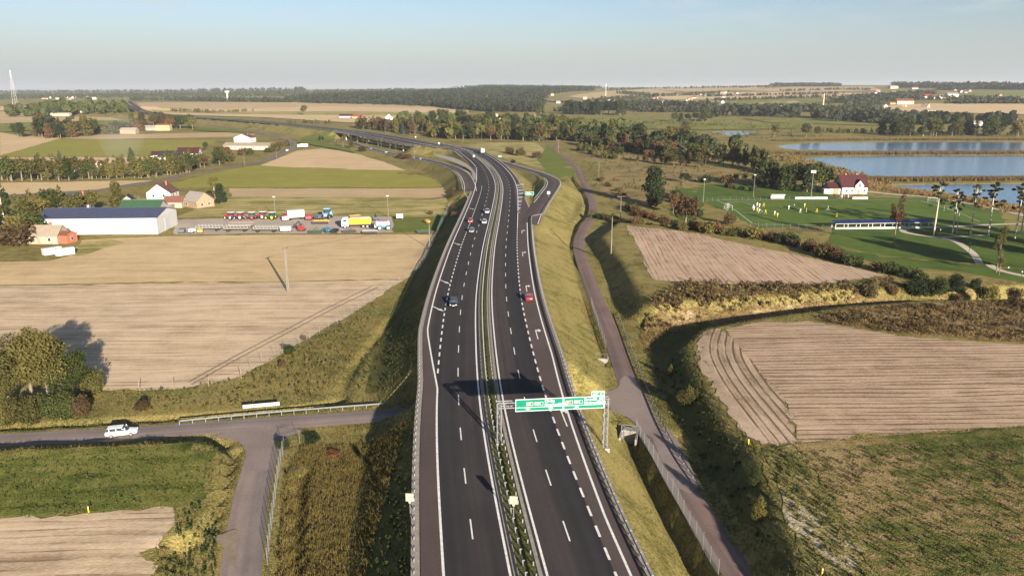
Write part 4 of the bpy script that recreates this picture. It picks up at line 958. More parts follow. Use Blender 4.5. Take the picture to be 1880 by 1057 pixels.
fence('mesh_fence', [(118, 432), (200, 431.5), (290, 430)], 'wire fence along the foot of the white warehouse', 3.5, FP_ME, 1.8, 4)
fence('pitch_fence', [(1240, 378), (1300, 370), (1420, 368), (1500, 366)], 'grey mesh fence behind the far side of the football pitch', 3.0, FP_ME, 1.6, 5)
fence('pitch_fence', [(1378, 416), (1450, 420), (1530, 421)], 'grey mesh fence along the near touchline', 3.0, FP_ME, 1.6, 5)
fence('field_fence', [(443, 695), (400, 706), (320, 714), (210, 718)], 'old wooden fence posts along the lower field edge', 6.0, FW_ME, 1.3, 2)
a = at(803, 427); b_ = at(814, 398); gfn = empty('green_fence', a, math.atan2(b_.y - a.y, b_.x - a.x), 'solid green panel fence closing the right end of the yard', 'fence')
Lg = (b_ - a).length
for k in range(6): MB().box(k * Lg / 6 + .03, (k + 1) * Lg / 6 - .03, -.03, .03, 0, 2).build('panel', flat('green_panel', (.03, .14, .06), .5), gfn)
for k in range(7): MB().box(k * Lg / 6 - .03, k * Lg / 6 + .03, -.05, .05, -.3, 2.1).build('post', M['dark'], gfn)
# culvert head and its railing beside the service road
a = G(1155, 795, 0); cv = empty('culvert_head', (a[0], a[1], 0), R(-14), 'concrete culvert head with steel cross railing at the ditch', 'culvert')
MB().box(-1.3, 1.3, .2, 1.6, -1.9, .35).build('slab', M['conc'], cv)
for sx in (-1.25, 1.25): MB().box(sx - .15, sx + .15, -2.2, .19, -1.9, .1).build('wing_wall', M['conc'], cv); MB().tube([(sx, .1, .0), (sx, .1, 1.3)], .04, 5).build('post', M['galv'], cv)
MB().tube([(-1.25, .1, .3), (1.25, .1, 1.25)], .03, 4).tube([(-1.25, .1, 1.25), (1.25, .1, .3)], .03, 4).tube([(-1.25, .1, 1.3), (1.25, .1, 1.3)], .035, 4).build('railing', M['galv'], cv)
a = G(1104, 660, 0); cv = empty('culvert_head', (a[0], a[1], 0), R(-14), 'small concrete culvert head where the roadside ditch ends', 'culvert')
MB().box(-1.3, 1.3, -.3, .3, -1.4, .3).box(-1.3, -1.0, .3, 1.8, -1.4, .1).box(1.0, 1.3, .3, 1.8, -1.4, .1).build('slab', M['conc'], cv)
MB().tube([(-1.25, 0, .3), (-1.25, 0, 1.3), (1.25, 0, 1.3), (1.25, 0, .3)], .035, 4).build('railing', M['galv'], cv)
# small yellow marker posts and pale stones at field edges
for px, py, lb in [(163, 940, 'yellow marker post at the edge of the near left grass'), (1374, 815, 'yellow marker post at the corner of the drilled field'), (1509, 1055, 'yellow marker post low in the weedy field')]:
    a = at(px, py); r = empty('marker_post', a, 0, lb, 'post'); MB().tube([(0, 0, -.2), (0, 0, .75)], .07, 6).build('stake', flat('yellow_paint', (.75, .6, .03), .5), r); MB().tube([(0, 0, .75), (0, 0, .85)], [.075, .03], 6).build('cap', M['white'], r)

# ================================================================ vehicles
PAINT = {k: carpaint('paint_' + k, c) for k, c in dict(white=(.72, .73, .73), black=(.012, .012, .016), red=(.42, .02, .02), silver=(.36, .38, .40), grey=(.12, .13, .14), blue=(.05, .16, .26), yellow=(.72, .36, .02), green=(.03, .13, .04), dark=(.03, .035, .05), lightblue=(.20, .38, .48)).items()}
M['lamp_r'] = flat('tail_lamp', (.35, .01, .01), .2); M['lamp_w'] = flat('head_lamp', (.75, .75, .72), .12); M['rim'] = flat('wheel_rim', (.42, .42, .43), .35, .7)
def loft(secs, n=10):
    """stations (y, half width, z bottom, z top, squareness) -> closed hull"""
    V = []; F = []
    for y, w, z0, z1 in secs:
        zc, hz = (z0 + z1) / 2, (z1 - z0) / 2
        for k in range(n):
            a = 2 * math.pi * (k + .5) / n; cx, sx = math.cos(a), math.sin(a)
            V.append((w * math.copysign(abs(cx) ** .45, cx), y, zc + hz * math.copysign(abs(sx) ** .5, sx)))
    for i in range(len(secs) - 1):
        for k in range(n): F.append((i * n + k, (i + 1) * n + k, (i + 1) * n + (k + 1) % n, i * n + (k + 1) % n))
    F += [tuple(range(n)), tuple(range((len(secs) - 1) * n + n - 1, (len(secs) - 1) * n - 1, -1))]
    return V, F
WHEEL = MB().cyl((0, 0, 0), .32, .21, 'x', 16).mesh('wheel', M['tyre']); RIM = MB().cyl((0, 0, 0), .20, .225, 'x', 12).mesh('rim', M['rim'])
def car_proto(kind, paint):
    """nose towards +y"""
    r = empty('car'); Lh = 2.2
    body = MB().add(*loft([(-2.2, .72, .42, .86), (-2.1, .84, .30, .98), (-1.5, .89, .22, 1.0), (0, .90, .2, .96), (1.1, .89, .22, .92), (1.8, .84, .26, .80), (2.12, .74, .32, .68), (2.2, .6, .38, .60)], 14)).build('body', PAINT[paint], r, True)
    if kind == 'estate': g = [(-2.05, .62, .9, 1.02), (-1.85, .70, .9, 1.36), (-1.2, .70, .9, 1.44), (0, .70, .9, 1.44), (.35, .69, .9, 1.38), (1.05, .62, .86, .95)]
    elif kind == 'suv': g = [(-2.0, .68, .9, 1.1), (-1.85, .72, .9, 1.52), (-1.0, .74, .9, 1.62), (0, .74, .9, 1.60), (.35, .72, .9, 1.52), (1.0, .66, .88, .98)]
    else: g = [(-1.95, .60, .88, .98), (-1.45, .68, .9, 1.36), (-.8, .70, .9, 1.43), (0, .70, .9, 1.43), (.35, .68, .9, 1.36), (1.05, .62, .86, .95)]
    gl = MB().add(*loft(g, 14)).build('window_glass', M['glass'], r, True)
    zt = max(s[3] for s in g); ys = [s[0] for s in g if s[3] > zt - .1]
    MB().box(-.60, .60, min(ys) + .02, max(ys) - .05, zt - .035, zt + .015).build('roof', PAINT[paint], gl)
    for sx in (-1, 1):
        for y in (.6 if kind != 'x' else 0, -.6, -1.55): MB().add([(sx * .735, y - .05, .95), (sx * .735, y + .05, .95), (sx * .66, y + .05, zt - .03), (sx * .66, y - .05, zt - .03)], [(0, 1, 2, 3)]).build('pillar', PAINT[paint], gl)
        for y in (-1.35, 1.38):
            w = put('wheel', WHEEL, r, (sx * .80, y, .32)); put('rim', RIM, w, (0, 0, 0))
        MB().box(sx * .62 - .14, sx * .62 + .14, 2.0, 2.17, .56, .70).build('headlight', M['lamp_w'], r)
        MB().box(sx * .66 - .1, sx * .66 + .1, -2.21, -2.06, .66, .92).build('tail_light', M['lamp_r'], r)
        MB().box(sx * .92 - .09, sx * .92 + .09, .55, .72, .95, 1.08).build('mirror', PAINT[paint], r)
    MB().box(-.26, .26, 2.16, 2.215, .40, .52).build('number_plate', M['white'], r)
    return r
def place(r, x, y, z, rz, label, cat='car', group=None, scale=1.0):
    r.location = (x, y, z); r.rotation_euler = (0, 0, rz); r.scale = (scale,) * 3; return tag(r, label, cat, group)
def on_mw(px, py, offset, away, kind, paint, label, scale=1.0):
    p = G(px, py, ZR); i = int(np.argmin(np.linalg.norm(MW[:, :2] - p, axis=1))); t = MWT[i]
    d = np.dot(p - MW[i, :2], t); q = MW[i, :2] + t * d + MWN[i] * offset
    place(car_proto(kind, paint), q[0], q[1], MW[i, 2] + .04, math.atan2(-t[0], t[1]) + (0 if away else math.pi), label, 'car', 'cars on the motorway', scale)
on_mw(843, 560, -6.9, False, 'suv', 'black', 'black car in the left carriageway, nearest of those driving this way', 1.02)
on_mw(968, 550, 10.4, True, 'hatch', 'red', 'red hatchback driving away in the exit lane', 1.0)
on_mw(862, 408, -8.6, False, 'hatch', 'red', 'red car merging from the acceleration lane')
on_mw(871, 426, -6.9, False, 'hatch', 'grey', 'dark grey car behind the black one on the left carriageway')
on_mw(889, 410, -3.4, False, 'hatch', 'silver', 'silver car in the inner lane of the left carriageway, nearer of two')
on_mw(892, 391, -3.4, False, 'suv', 'silver', 'silver car in the inner lane of the left carriageway, farther of two')
a, b_ = G(196, 803), G(249, 797); place(car_proto('estate', 'white'), (a[0] + b_[0]) / 2, (a[1] + b_[1]) / 2 + .3, .05, math.atan2(b_[1] - a[1], b_[0] - a[0]) - math.pi / 2, 'white estate car driving along the side road', 'car', None, 1.04)
for k, (px, py, pt, line) in enumerate([(675, 269.6, 'dark', RAMP_ON), (686, 273.5, 'grey', RAMP_ON), (710, 280.5, 'silver', RAMP_ON), (760, 290, 'dark', RAMP_ON), (773, 292.4, 'grey', RAMP_ON), (620, 260, 'dark', XROAD), (524, 278, 'white', LROAD), (965, 257, 'white', XROAD)]):
    L3 = line if line.shape[1] > 2 else drape(line); p = G(px, py, 0); T_, N_ = normals(L3)
    i = int(np.argmin([np.linalg.norm(G(px, py, q[2]) - q[:2]) for q in L3])); t = T_[i]
    lb = ['dark car at the head of the queue under the viaduct', 'grey car second in the queue below the viaduct', 'silver car on the slip road below the bank', 'dark car on the slip road beside the red bush', 'grey car climbing the slip road past the red bush', 'dark car on the country road under the viaduct', 'white van on the country road left of the viaduct', 'white car on the country road by the tree belt'][k]
    place(car_proto('suv' if pt == 'white' else 'hatch', pt), L3[i, 0] + N_[i, 0] * 1.4, L3[i, 1] + N_[i, 1] * 1.4, L3[i, 2] + (.05 if line is RAMP_ON else .2), math.atan2(-t[0], t[1]), lb, 'car', None, 1.25 if pt == 'white' else 1.1)
def wheels_on(r, xs, ys, rad, width, rim_mat=None):
    wm_ = MB().cyl((0, 0, 0), rad, width, 'x', 14).mesh('wheel', M['tyre']); rm_ = MB().cyl((0, 0, 0), rad * .55, width * 1.05, 'x', 12).mesh('rim', rim_mat or M['rim'])
    for x in xs:
        for y in ys: w = put('wheel', wm_, r, (x, y, rad)); put('rim', rm_, w, (0, 0, 0))
def lorry(loc, rz, label, box_paint, cab_paint, L=11.5):
    r = empty('lorry', loc, rz, label, 'lorry')
    MB().box(-1.25, 1.25, -L / 2, L / 2 - 2.8, 1.1, 3.9).build('cargo_box', box_paint, r)
    MB().prism([(L / 2 - 2.5, .6), (L / 2, .6), (L / 2 + .05, 1.7), (L / 2 - .25, 3.0), (L / 2 - .6, 3.3), (L / 2 - 2.5, 3.4)], -1.2, 1.2, axis='x').build('cab', cab_paint, r)
    MB().box(-1.05, 1.05, L / 2 - .12, L / 2 - .02, 1.75, 2.6).build('windscreen', M['glass'], r)
    MB().box(-1.2, 1.2, -L / 2, L / 2 - .5, .7, 1.05).build('chassis', M['dark'], r)
    MB().box(-1.15, 1.15, -L / 2 - .05, -L / 2 - .005, 1.2, 3.8).build('rear_doors', M['white'], r)
    wheels_on(r, (-1.05, 1.05), (-L / 2 + 1.2, -L / 2 + 2.4, L / 2 - 1.4), .5, .32); return r
i = int(np.argmin(np.linalg.norm(MW[:, :2] - G(848, 281, 6), axis=1))); q = MW[i, :2] + MWN[i] * 6.8
lorry((q[0], q[1], MW[i, 2] + .04), math.atan2(-MWT[i][0], MWT[i][1]), 'white box lorry driving away on the far bend of the motorway', M['white'], M['white'])
p = at(556, 272); lorry((p.x, p.y, p.z + .1), R(80), 'white box lorry on the country road left of the viaduct', M['white'], M['white'], 9.5)
# ================================================================ buildings
def roofm(n, c): return flat('roof_' + n, c, .75, var=.15, scale=1.2)
WALL = dict(white=flat('wall_white', (.46, .445, .42), .85, var=.06), cream=flat('wall_cream', (.42, .36, .27), .85, var=.08), beige=flat('wall_beige', (.30, .25, .19), .9, var=.15), grey=flat('wall_grey', (.24, .22, .20), .9, var=.18), yellow=flat('wall_yellow', (.42, .33, .14), .85), wood=M['wood'], brick=flat('wall_brick', (.30, .10, .06), .9, var=.2), sheet=flat('sheet_metal', (.40, .41, .41), .5, var=.05))
ROOF = dict(red=roofm('red', (.21, .05, .03)), brown=roofm('brown', (.10, .05, .04)), maroon=roofm('maroon', (.05, .012, .014)), black=roofm('black', (.02, .02, .025)), grey=roofm('grey', (.26, .23, .20)), blue=roofm('blue', (.045, .055, .10)), green=roofm('green', (.03, .075, .035)), tan=roofm('tan', (.24, .20, .15)), rust=roofm('rust', (.15, .065, .045)), white=roofm('white', (.40, .40, .39)))
WIN_ME = MB().box(-.55, .55, -.05, .02, 0, 1.3).mesh('window', M['white']); PANE_ME = MB().box(-.47, .47, -.065, -.02, .08, 1.22).mesh('pane', M['glass'])
def house(px, py, w, d, eave, ridge, rz, wall, roof, label, cat='house', along='x', win=3, rows=1, chim=1, over=.4, door=True, pos=None, sides=True):
    """px, py: foot of the facing wall; ridge along x (facing wall is an eave wall) or y (facing wall is a gable)"""
    a = at(px, py) if pos is None else pos
    rz = R(rz); c = Vector((a.x - math.sin(rz) * d / 2, a.y + math.cos(rz) * d / 2, a.z))
    r = empty('house' if cat == 'house' else cat.replace(' ', '_'), c, rz, label, cat)
    wm, rm = WALL[wall], ROOF[roof]
    if along == 'x': prof, e0, e1, ax = [(-d / 2, -.6), (d / 2, -.6), (d / 2, eave), (0, ridge), (-d / 2, eave)], -w / 2, w / 2, 'x'; half = d / 2
    else: prof, e0, e1, ax = [(-w / 2, -.6), (w / 2, -.6), (w / 2, eave), (0, ridge), (-w / 2, eave)], -d / 2, d / 2, 'y'; half = w / 2
    MB().prism(prof, e0, e1, axis=ax).build('wall', wm, r)
    sl = (ridge - eave) / half; t = .16
    rp = [(-half - over, eave - over * sl + .02), (0, ridge + .02), (half + over, eave - over * sl + .02), (half + over, eave - over * sl + .02 + t), (0, ridge + .02 + t), (-half - over, eave - over * sl + .02 + t)]
    V = MB(); n = 6
    V.prism([rp[0], rp[1], rp[4], rp[5]], e0 - over, e1 + over, axis=ax); V.prism([rp[1], rp[2], rp[3], rp[4]], e0 - over, e1 + over, axis=ax)
    ro = V.build('roof', rm, r)
    for k in range(chim):
        cx, cy = (w * (.15 - .35 * k), half * .3) if along == 'x' else (half * .3, d * (.1 - .3 * k))
        MB().box(cx - .35, cx + .35, cy - .35, cy + .35, ridge - half * .3 * sl - .4, ridge + .9).build('chimney', WALL['brick'], ro)
    zr = [.9 + k * 2.7 for k in range(rows)]
    for z in zr:
        nn = win if z + 1.4 < eave + .2 or along == 'x' else max(1, win - 1)
        if along == 'x' and z + 1.3 > eave: continue
        for k in range(nn):
            x = (k + .5) / nn * w * .86 - w * .43
            if z > eave - .5: x *= .5
            if door and z < 2 and k == nn // 2:
                dd = MB().box(x - .5, x + .5, -d / 2 - .06, -d / 2 + .02, -.1, 2.0).build('door', M['wood'], r); MB().box(x + .3, x + .4, -d / 2 - .12, -d / 2 - .06, .95, 1.02).build('handle', M['galv'], dd); continue
            q = put('window', WIN_ME, r, (x, -d / 2, z)); put('pane', PANE_ME, q)
        if sides:
            for sx in (-1, 1):
                for k in range(2 if d > 7 else 1):
                    y = (k + .5) / (2 if d > 7 else 1) * d * .8 - d * .4
                    q = put('window', WIN_ME, r, (sx * w / 2, y, z), sx * math.pi / 2); put('pane', PANE_ME, q)
    return r
# the big white warehouse
p0, p1, p2 = G(67, 432), G(290, 429.5), G(317.5, 413.5)
wv = p1 - p0; Lw = np.linalg.norm(wv); rzw = math.atan2(wv[1], wv[0]); dw = abs(np.dot(p2 - p1, [-math.sin(rzw), math.cos(rzw)])) + 1.5
wh = empty('warehouse', ((p0[0] + p1[0]) / 2 - math.sin(rzw) * dw / 2, (p0[1] + p1[1]) / 2 + math.cos(rzw) * dw / 2, 0), rzw, 'long white sheet-metal warehouse with a dark blue roof', 'warehouse')
MB().prism([(-dw / 2, -.5), (dw / 2, -.5), (dw / 2, 6.3), (0, 8.4), (-dw / 2, 6.3)], -Lw / 2, Lw / 2, axis='x').build('wall', WALL['white'], wh)
RIBW = flat('panel_white', (.42, .415, .39), .6, var=.04)
npan = 24
for k in range(npan): MB().box(-Lw / 2 + k * Lw / npan + .03, -Lw / 2 + (k + 1) * Lw / npan - .03, -dw / 2 - .05, -dw / 2, .1, 6.25).build('wall_panel', RIBW, wh)
for k in range(9): MB().box(Lw / 2, Lw / 2 + .05, -dw / 2 + k * dw / 9 + .03, -dw / 2 + (k + 1) * dw / 9 - .03, .1, 6.2).build('wall_panel', RIBW, wh)
rf = None
for sg in (-1, 1):
    o = MB().prism([(sg * (dw / 2 + .4), 6.15), (0, 8.45), (0, 8.62), (sg * (dw / 2 + .4), 6.32)], -Lw / 2 - .4, Lw / 2 + .4, axis='x').build('roof', ROOF['blue'], wh)
    if sg < 0:
        for k in range(40):
            x = -Lw / 2 + (k + .5) * Lw / 40; MB().prism([(-(dw / 2 + .38), 6.33), (-.05, 8.60), (-.05, 8.66), (-(dw / 2 + .38), 6.39)], x - .04, x + .04, axis='x').build('roof_rib', ROOF['blue'], o)
MB().box(-Lw / 2 - .3, Lw / 2 + .3, -.2, .2, 8.6, 8.72).build('ridge_cap', ROOF['blue'], wh)
MB().box(Lw / 2 + .05, Lw / 2 + .12, -2.5, 2.5, 0, 4.6).build('sliding_door', WALL['sheet'], wh)
# farm and houses on the left
house(293, 376, 11, 11, 5.6, 9.6, 4, 'white', 'brown', 'white gabled house with brown roof behind the warehouse', along='y', win=2, rows=2, chim=1)
house(262, 383, 17, 7, 2.8, 3.6, 3, 'white', 'white', 'low white annex in front of the white gabled house', 'shed', win=2, chim=0)
house(318, 382, 8, 7, 2.8, 5.0, 4, 'beige', 'rust', 'small barn with reddish roof beside the white gabled house', 'barn', win=1, chim=0)
house(349, 381, 11, 9, 3.2, 6.6, -35, 'wood', 'grey', 'weathered grey wooden barn right of the white gabled house', 'barn', win=2, chim=0, door=True)
house(258, 392, 17, 8, 3.0, 5.4, 2, 'beige', 'green', 'long shed with dark green roof behind the warehouse', 'shed', win=3, chim=0)
house(297, 391, 7, 6, 2.4, 3.2, 3, 'grey', 'grey', 'small lean-to with pale grey roof at the warehouse corner', 'shed', win=1, chim=0)
house(235, 382, 6, 7, 3.0, 5.6, 20, 'grey', 'black', 'dark-roofed shed beside a round tree', 'shed', along='y', win=1, chim=0)
house(146, 392, 8, 9, 4.8, 8.0, 15, 'white', 'green', 'white house with green roof behind the birches', along='y', win=2, rows=2)
house(134, 380, 9, 8, 3.0, 6.0, -20, 'grey', 'blue', 'house with a blue-grey roof among the birches', win=2)
house(72, 448, 13, 8, 3.0, 6.0, 2, 'beige', 'tan', 'old cottage with a pale tiled roof left of the warehouse', win=3, chim=1)
house(108, 447, 7, 5, 2.9, 4.0, -12, 'brick', 'rust', 'small rusty red shed leaning on the old cottage', 'shed', win=0, chim=0, door=False, over=.15)
house(150, 316, 17, 10, 3.2, 7.2, -12, 'white', 'red', 'white house with bright red roof in the tree row', win=3, chim=1)
house(62, 318, 12, 9, 3.0, 6.4, 10, 'white', 'red', 'red-roofed house almost hidden behind birches', win=2)
house(345, 291, 16, 12, 4.0, 8.0, 8, 'white', 'maroon', 'white house with maroon roof beside the black roofed barn', win=3, rows=1)
house(312, 293, 18, 10, 2.2, 6.2, 3, 'white', 'black', 'long barn with a black roof between maroon roofs', 'barn', win=3, chim=0)
house(286, 292, 8, 9, 3.0, 5.6, 3, 'white', 'maroon', 'small outhouse with maroon roof left of the black barn', 'barn', win=1, chim=0)
house(445, 262, 18, 12, 5.0, 8.4, -8, 'white', 'brown', 'white gabled farmhouse above the long grey shed', along='y', win=2, rows=2)
house(455, 275, 46, 12, 3.4, 5.8, -6, 'cream', 'tan', 'long low farm shed with pale grey roof', 'shed', win=7, chim=0)
house(299, 240, 17, 11, 7.0, 8.6, 6, 'yellow', 'red', 'yellow block with flat red roof among trees on the left', win=4, rows=2)
house(271, 240, 22, 10, 4.0, 6.5, 0, 'grey', 'grey', 'grey barn between the small wooden shed and the yellow block', 'barn', win=3, chim=0)
house(235, 246, 19, 9, 4.6, 7.0, 0, 'wood', 'grey', 'small weathered shed in front of the tree cluster', 'shed', win=1, chim=0)
house(118, 204, 13, 10, 6, 10, 20, 'white', 'grey', 'white gabled house in the hill village', along='y', win=2, rows=2)
house(110, 213, 34, 10, 4, 6, 3, 'cream', 'tan', 'long cream barn at the foot of the hill village', 'barn', win=5, chim=0)
house(152, 207, 16, 9, 3.5, 6, 0, 'white', 'red', 'low white house with red roof in the hill village', win=3)
house(115, 194, 38, 12, 5, 10, 10, 'beige', 'rust', 'long brownish roof at the top of the hill village', 'barn', win=3, chim=1)
house(172, 183, 16, 10, 5, 9, 0, 'white', 'white', 'pale house at the edge of the hill village', win=2)
house(635, 217, 25, 11, 3.6, 7, -4, 'white', 'maroon', 'farmhouse with crimson roof in the stubble beyond the motorway', win=4)
house(656, 218, 18, 11, 3.6, 7, -4, 'yellow', 'red', 'yellow farmhouse with red roof in the stubble', win=3)
house(714, 221, 12, 10, 5, 10, 12, 'white', 'white', 'white gabled house beyond the hedge behind the viaduct', along='y', win=2, rows=2)
house(703, 191, 26, 12, 4, 8, 0, 'white', 'red', 'distant long house with red roof below the wood', win=3)
house(392, 184, 18, 12, 4, 8, 0, 'white', 'red', 'distant red-roofed house in the avenue of trees', win=2)
for k, (px, py, w, wl, rf_, lb) in enumerate([(910, 216, 14, 'cream', 'grey', 'cream gabled house in the tree belt, tallest of the hamlet'), (922, 220, 11, 'white', 'tan', 'white cottage right of the cream gabled house'), (934, 219, 12, 'grey', 'tan', 'grey cottage at the right end of the hamlet'), (893, 221, 10, 'white', 'white', 'white cottage left of the cream gabled house'), (832, 231, 9, 'white', 'grey', 'lone white hut in the trees above the motorway bend'), (890, 240, 16, 'white', 'rust', 'low white house behind the trees near the country road'), (978, 214, 11, 'beige', 'rust', 'small beige house beside the tall poplar'),
    (1120, 187, 22, 'white', 'white', 'white farmhouse at the edge of the pale far field'), (1130, 187, 14, 'cream', 'red', 'cream farmhouse right of the white one at the pale far field'), (1025, 190, 18, 'white', 'grey', 'white shed by the far strip of water'), (1225, 192, 44, 'white', 'white', 'long white hall on the far right fields'), (1010, 176, 40, 'cream', 'tan', 'pale farm on the hill below the wood'),
    (1267, 184, 24, 'cream', 'red', 'cream house with red roof on the far right slope'), (1440, 196, 34, 'white', 'green', 'white hall with green roof near the chimney'), (1475, 201, 44, 'cream', 'green', 'cream church-like hall among dark trees'), (1560, 215, 26, 'cream', 'tan', 'cream house in front of the big pale field'), (1640, 192, 22, 'yellow', 'red', 'yellow box house at the left end of the pale field'), (1662, 192, 60, 'cream', 'rust', 'long barn with rusty roof above the pale field'), (1716, 211, 34, 'white', 'white', 'white villa standing over the trees by the ponds'), (1703, 221, 20, 'white', 'grey', 'white cottage below the villa'), (1795, 231, 22, 'white', 'grey', 'white shed in the tree belt behind the upper pond'), (1860, 226, 24, 'white', 'white', 'white house at the right end of the tree belt'), (1700, 181, 40, 'white', 'red', 'white farm on the far right ridge'), (1750, 178, 50, 'white', 'grey', 'long white farm building on the far right ridge'), (1680, 164, 40, 'cream', 'red', 'cream hall on the skyline right'), (1642, 163, 60, 'cream', 'tan', 'long pale hall on the skyline')]):
    w = max(9, w * .62)
    house(px, py, w, w * .55, max(4, w * .22), max(6.5, w * .36), random.uniform(-15, 15), wl, rf_, lb, win=3 if w > 12 else 2, chim=1 if w < 30 else 0)
# village scattered along the far right road, each its own small house
PROTO_H = []
for wl, rf_ in (('white', 'red'), ('cream', 'grey'), ('white', 'brown'), ('beige', 'rust')):
    PROTO_H.append(house(0, 0, 13, 9, 4, 8, 0, wl, rf_, 'x', win=2, pos=Vector((0, -500, -60))))
WHERE = {1: 'in the village below the right-hand skyline', 2: 'on the far slopes above the wet meadows', 3: 'on the hazy lowland at far left'}
cnt = 0; SCAT = {1: [], 2: [], 3: []}
for zone, n, (x0, x1, y0, y1) in ((1, 22, (1560, 1850, 167, 182)), (1, 8, (1280, 1420, 170, 182)), (2, 8, (1050, 1330, 180, 196)), (3, 12, (5, 170, 178, 184)), (2, 4, (1560, 1700, 190, 200))):
    for _ in range(n):
        a = at(random.uniform(x0, x1), random.uniform(y0, y1)); src = random.choice(PROTO_H)
        c = copy_tree(src); c.location = a; c.rotation_euler.z = random.uniform(0, 3.1); s = random.uniform(.75, 1.15); c.scale = (s, s, s)
        SCAT[zone].append(c)
for zone in SCAT: ordinal_tags(SCAT[zone], 'tiny pale-walled house ' + WHERE[zone], 'house', 'scattered houses ' + WHERE[zone])
for h_ in PROTO_H:
    for ch in list(h_.children):
        for g in list(ch.children): bpy.data.objects.remove(g)
        bpy.data.objects.remove(ch)
    bpy.data.objects.remove(h_)
# masts, chimney, water tower
def lattice_mast(px, py, h, label, w=6):
    a = at(px, py); r = empty('radio_mast', a, 0, label, 'mast')
    for k in range(3):
        an = k * 2.094; MB().tube([(w * math.cos(an), w * math.sin(an), -1), (w * .12 * math.cos(an), w * .12 * math.sin(an), h)], [.22, .12], 4).build('leg', M['white'], r)
    m = MB(); nb = 12
    for j in range(nb):
        f, f2 = j / nb, (j + 1) / nb; wa, wb = w * (1 - .88 * f), w * (1 - .88 * f2)
        for k in range(3):
            a1, a2 = k * 2.094, (k + 1) * 2.094; m.tube([(wa * math.cos(a1), wa * math.sin(a1), h * f), (wb * math.cos(a2), wb * math.sin(a2), h * f2)], .09, 3)
    m.build('bracing', M['white'], r)
    for z in (.86, .97): MB().cyl((0, 0, h * z), 1.6, 1.2, 'z', 8).build('antenna_platform', M['white'], r)
lattice_mast(29, 197, 78, 'tall thin lattice radio mast at the far left edge')
a = at(1511, 195); r = empty('factory_chimney', a, 0, 'pale brick factory chimney above the trees', 'chimney'); MB().tube([(0, 0, -1), (0, 0, 30)], [1.9, 1.1], 10).build('shaft', WALL['cream'], r); MB().tube([(0, 0, 29.4), (0, 0, 30.3)], 1.35, 10).build('rim', WALL['brick'], r)
a = at(1112, 180); r = empty('radio_mast', a, 0, 'thin pale mast on the distant hill in the centre', 'mast'); MB().tube([(0, 0, -1), (0, 0, 46)], [1.1, .6], 5).build('shaft', M['white'], r); MB().cyl((0, 0, 42), 1.5, 3, 'z', 6).build('antenna', M['white'], r)
a = at(418, 184); r = empty('water_tower', a, 0, 'white water tower with a wide bowl over the avenue of trees', 'water tower'); MB().tube([(0, 0, -1), (0, 0, 22)], [3.0, 2.4], 10).build('shaft', M['white'], r); MB().tube([(0, 0, 21), (0, 0, 29), (0, 0, 32)], [3.0, 9.0, 8.4], 14).build('bowl', M['white'], r)
# ================================================================ clubhouse, stand, pitch
a = at(1563, 357)
ch = empty('clubhouse', (a.x, a.y + 6, a.z), R(3), 'white clubhouse with maroon roof and gabled dormer beside the pitch', 'clubhouse')
MB().prism([(-5, -.5), (5, -.5), (5, 4.2), (0, 9.2), (-5, 4.2)], -5, 8.5, axis='x').build('wall', WALL['white'], ch)
ro = MB().prism([(-5.7, 3.5), (0, 9.25), (0, 9.5), (-5.7, 3.75)], -5.5, 9.0, axis='x').prism([(5.7, 3.5), (0, 9.25), (0, 9.5), (5.7, 3.75)], -5.5, 9.0, axis='x').build('roof', ROOF['maroon'], ch)
for x in (-1.2, 4.6): MB().box(x - .5, x + .5, .2, 1.0, 8, 10.2).build('chimney', WALL['brick'], ro)
MB().prism([(1.6, 3.0), (6.2, 3.0), (6.2, 4.6), (3.9, 7.2), (1.6, 4.6)], -5.6, -1.5).build('dormer_wall', WALL['white'], ch)
MB().prism([(1.1, 4.1), (3.9, 7.25), (3.9, 7.5), (1.1, 4.35)], -5.9, -1).prism([(6.7, 4.1), (3.9, 7.25), (3.9, 7.5), (6.7, 4.35)], -5.9, -1).build('dormer_roof', ROOF['maroon'], ch)
MB().prism([(-4, -.5), (3, -.5), (3, 3.2), (-.5, 5.4), (-4, 3.2)], -11, -4.95, axis='x').build('wing', WALL['white'], ch)
MB().prism([(-4.6, 2.85), (-.5, 5.45), (-.5, 5.65), (-4.6, 3.05)], -11.4, -5, axis='x').prism([(3.6, 2.85), (-.5, 5.45), (-.5, 5.65), (3.6, 3.05)], -11.4, -5, axis='x').build('wing_roof', ROOF['maroon'], ch)
MB().box(-14, -11.02, -4, -1, -.5, 2.6).build('glazed_porch', WALL['sheet'], ch)
MB().box(-9.2, -6.4, -4.1, -4.0, 0, 2.6).build('garage_door', M['wood'], ch)
MB().box(3.0, 4.7, -5.08, -4.9, 0, 2.3).build('door', M['wood'], ch)
for x, y0, z in ((-2.5, -5.0, 1.1), (6.9, -5.0, 1.1), (.3, -5.0, 1.1), (3.9, -5.6, 4.0)): q = put('window', WIN_ME, ch, (x, y0, z)); put('pane', PANE_ME, q)
for sx in (2.4, 5.4): MB().box(sx - .12, sx + .12, -5.62, -5.4, 0, 3.0).build('porch_post', M['white'], ch)
p0, p1 = at(1530, 420), at(1709, 418); L = (p1 - p0).length
st = empty('stand', p0.lerp(p1, .5), math.atan2(p1.y - p0.y, p1.x - p0.x), 'long low spectator stand with dark blue roof beside the near touchline', 'stand')
SOL = flat('solar_panel', (.012, .02, .07), .18, var=.2)
MB().prism([(-1.6, 2.2), (1.8, 3.1), (1.8, 3.2), (-1.6, 2.3)], -L / 2, L / 2, axis='x').build('roof', M['white'], st)
for k in range(16): MB().prism([(-1.5, 2.36), (1.7, 3.21), (1.7, 3.25), (-1.5, 2.40)], -L / 2 + k * L / 16 + .06, -L / 2 + (k + 1) * L / 16 - .06, axis='x').build('roof_panel', SOL, st)
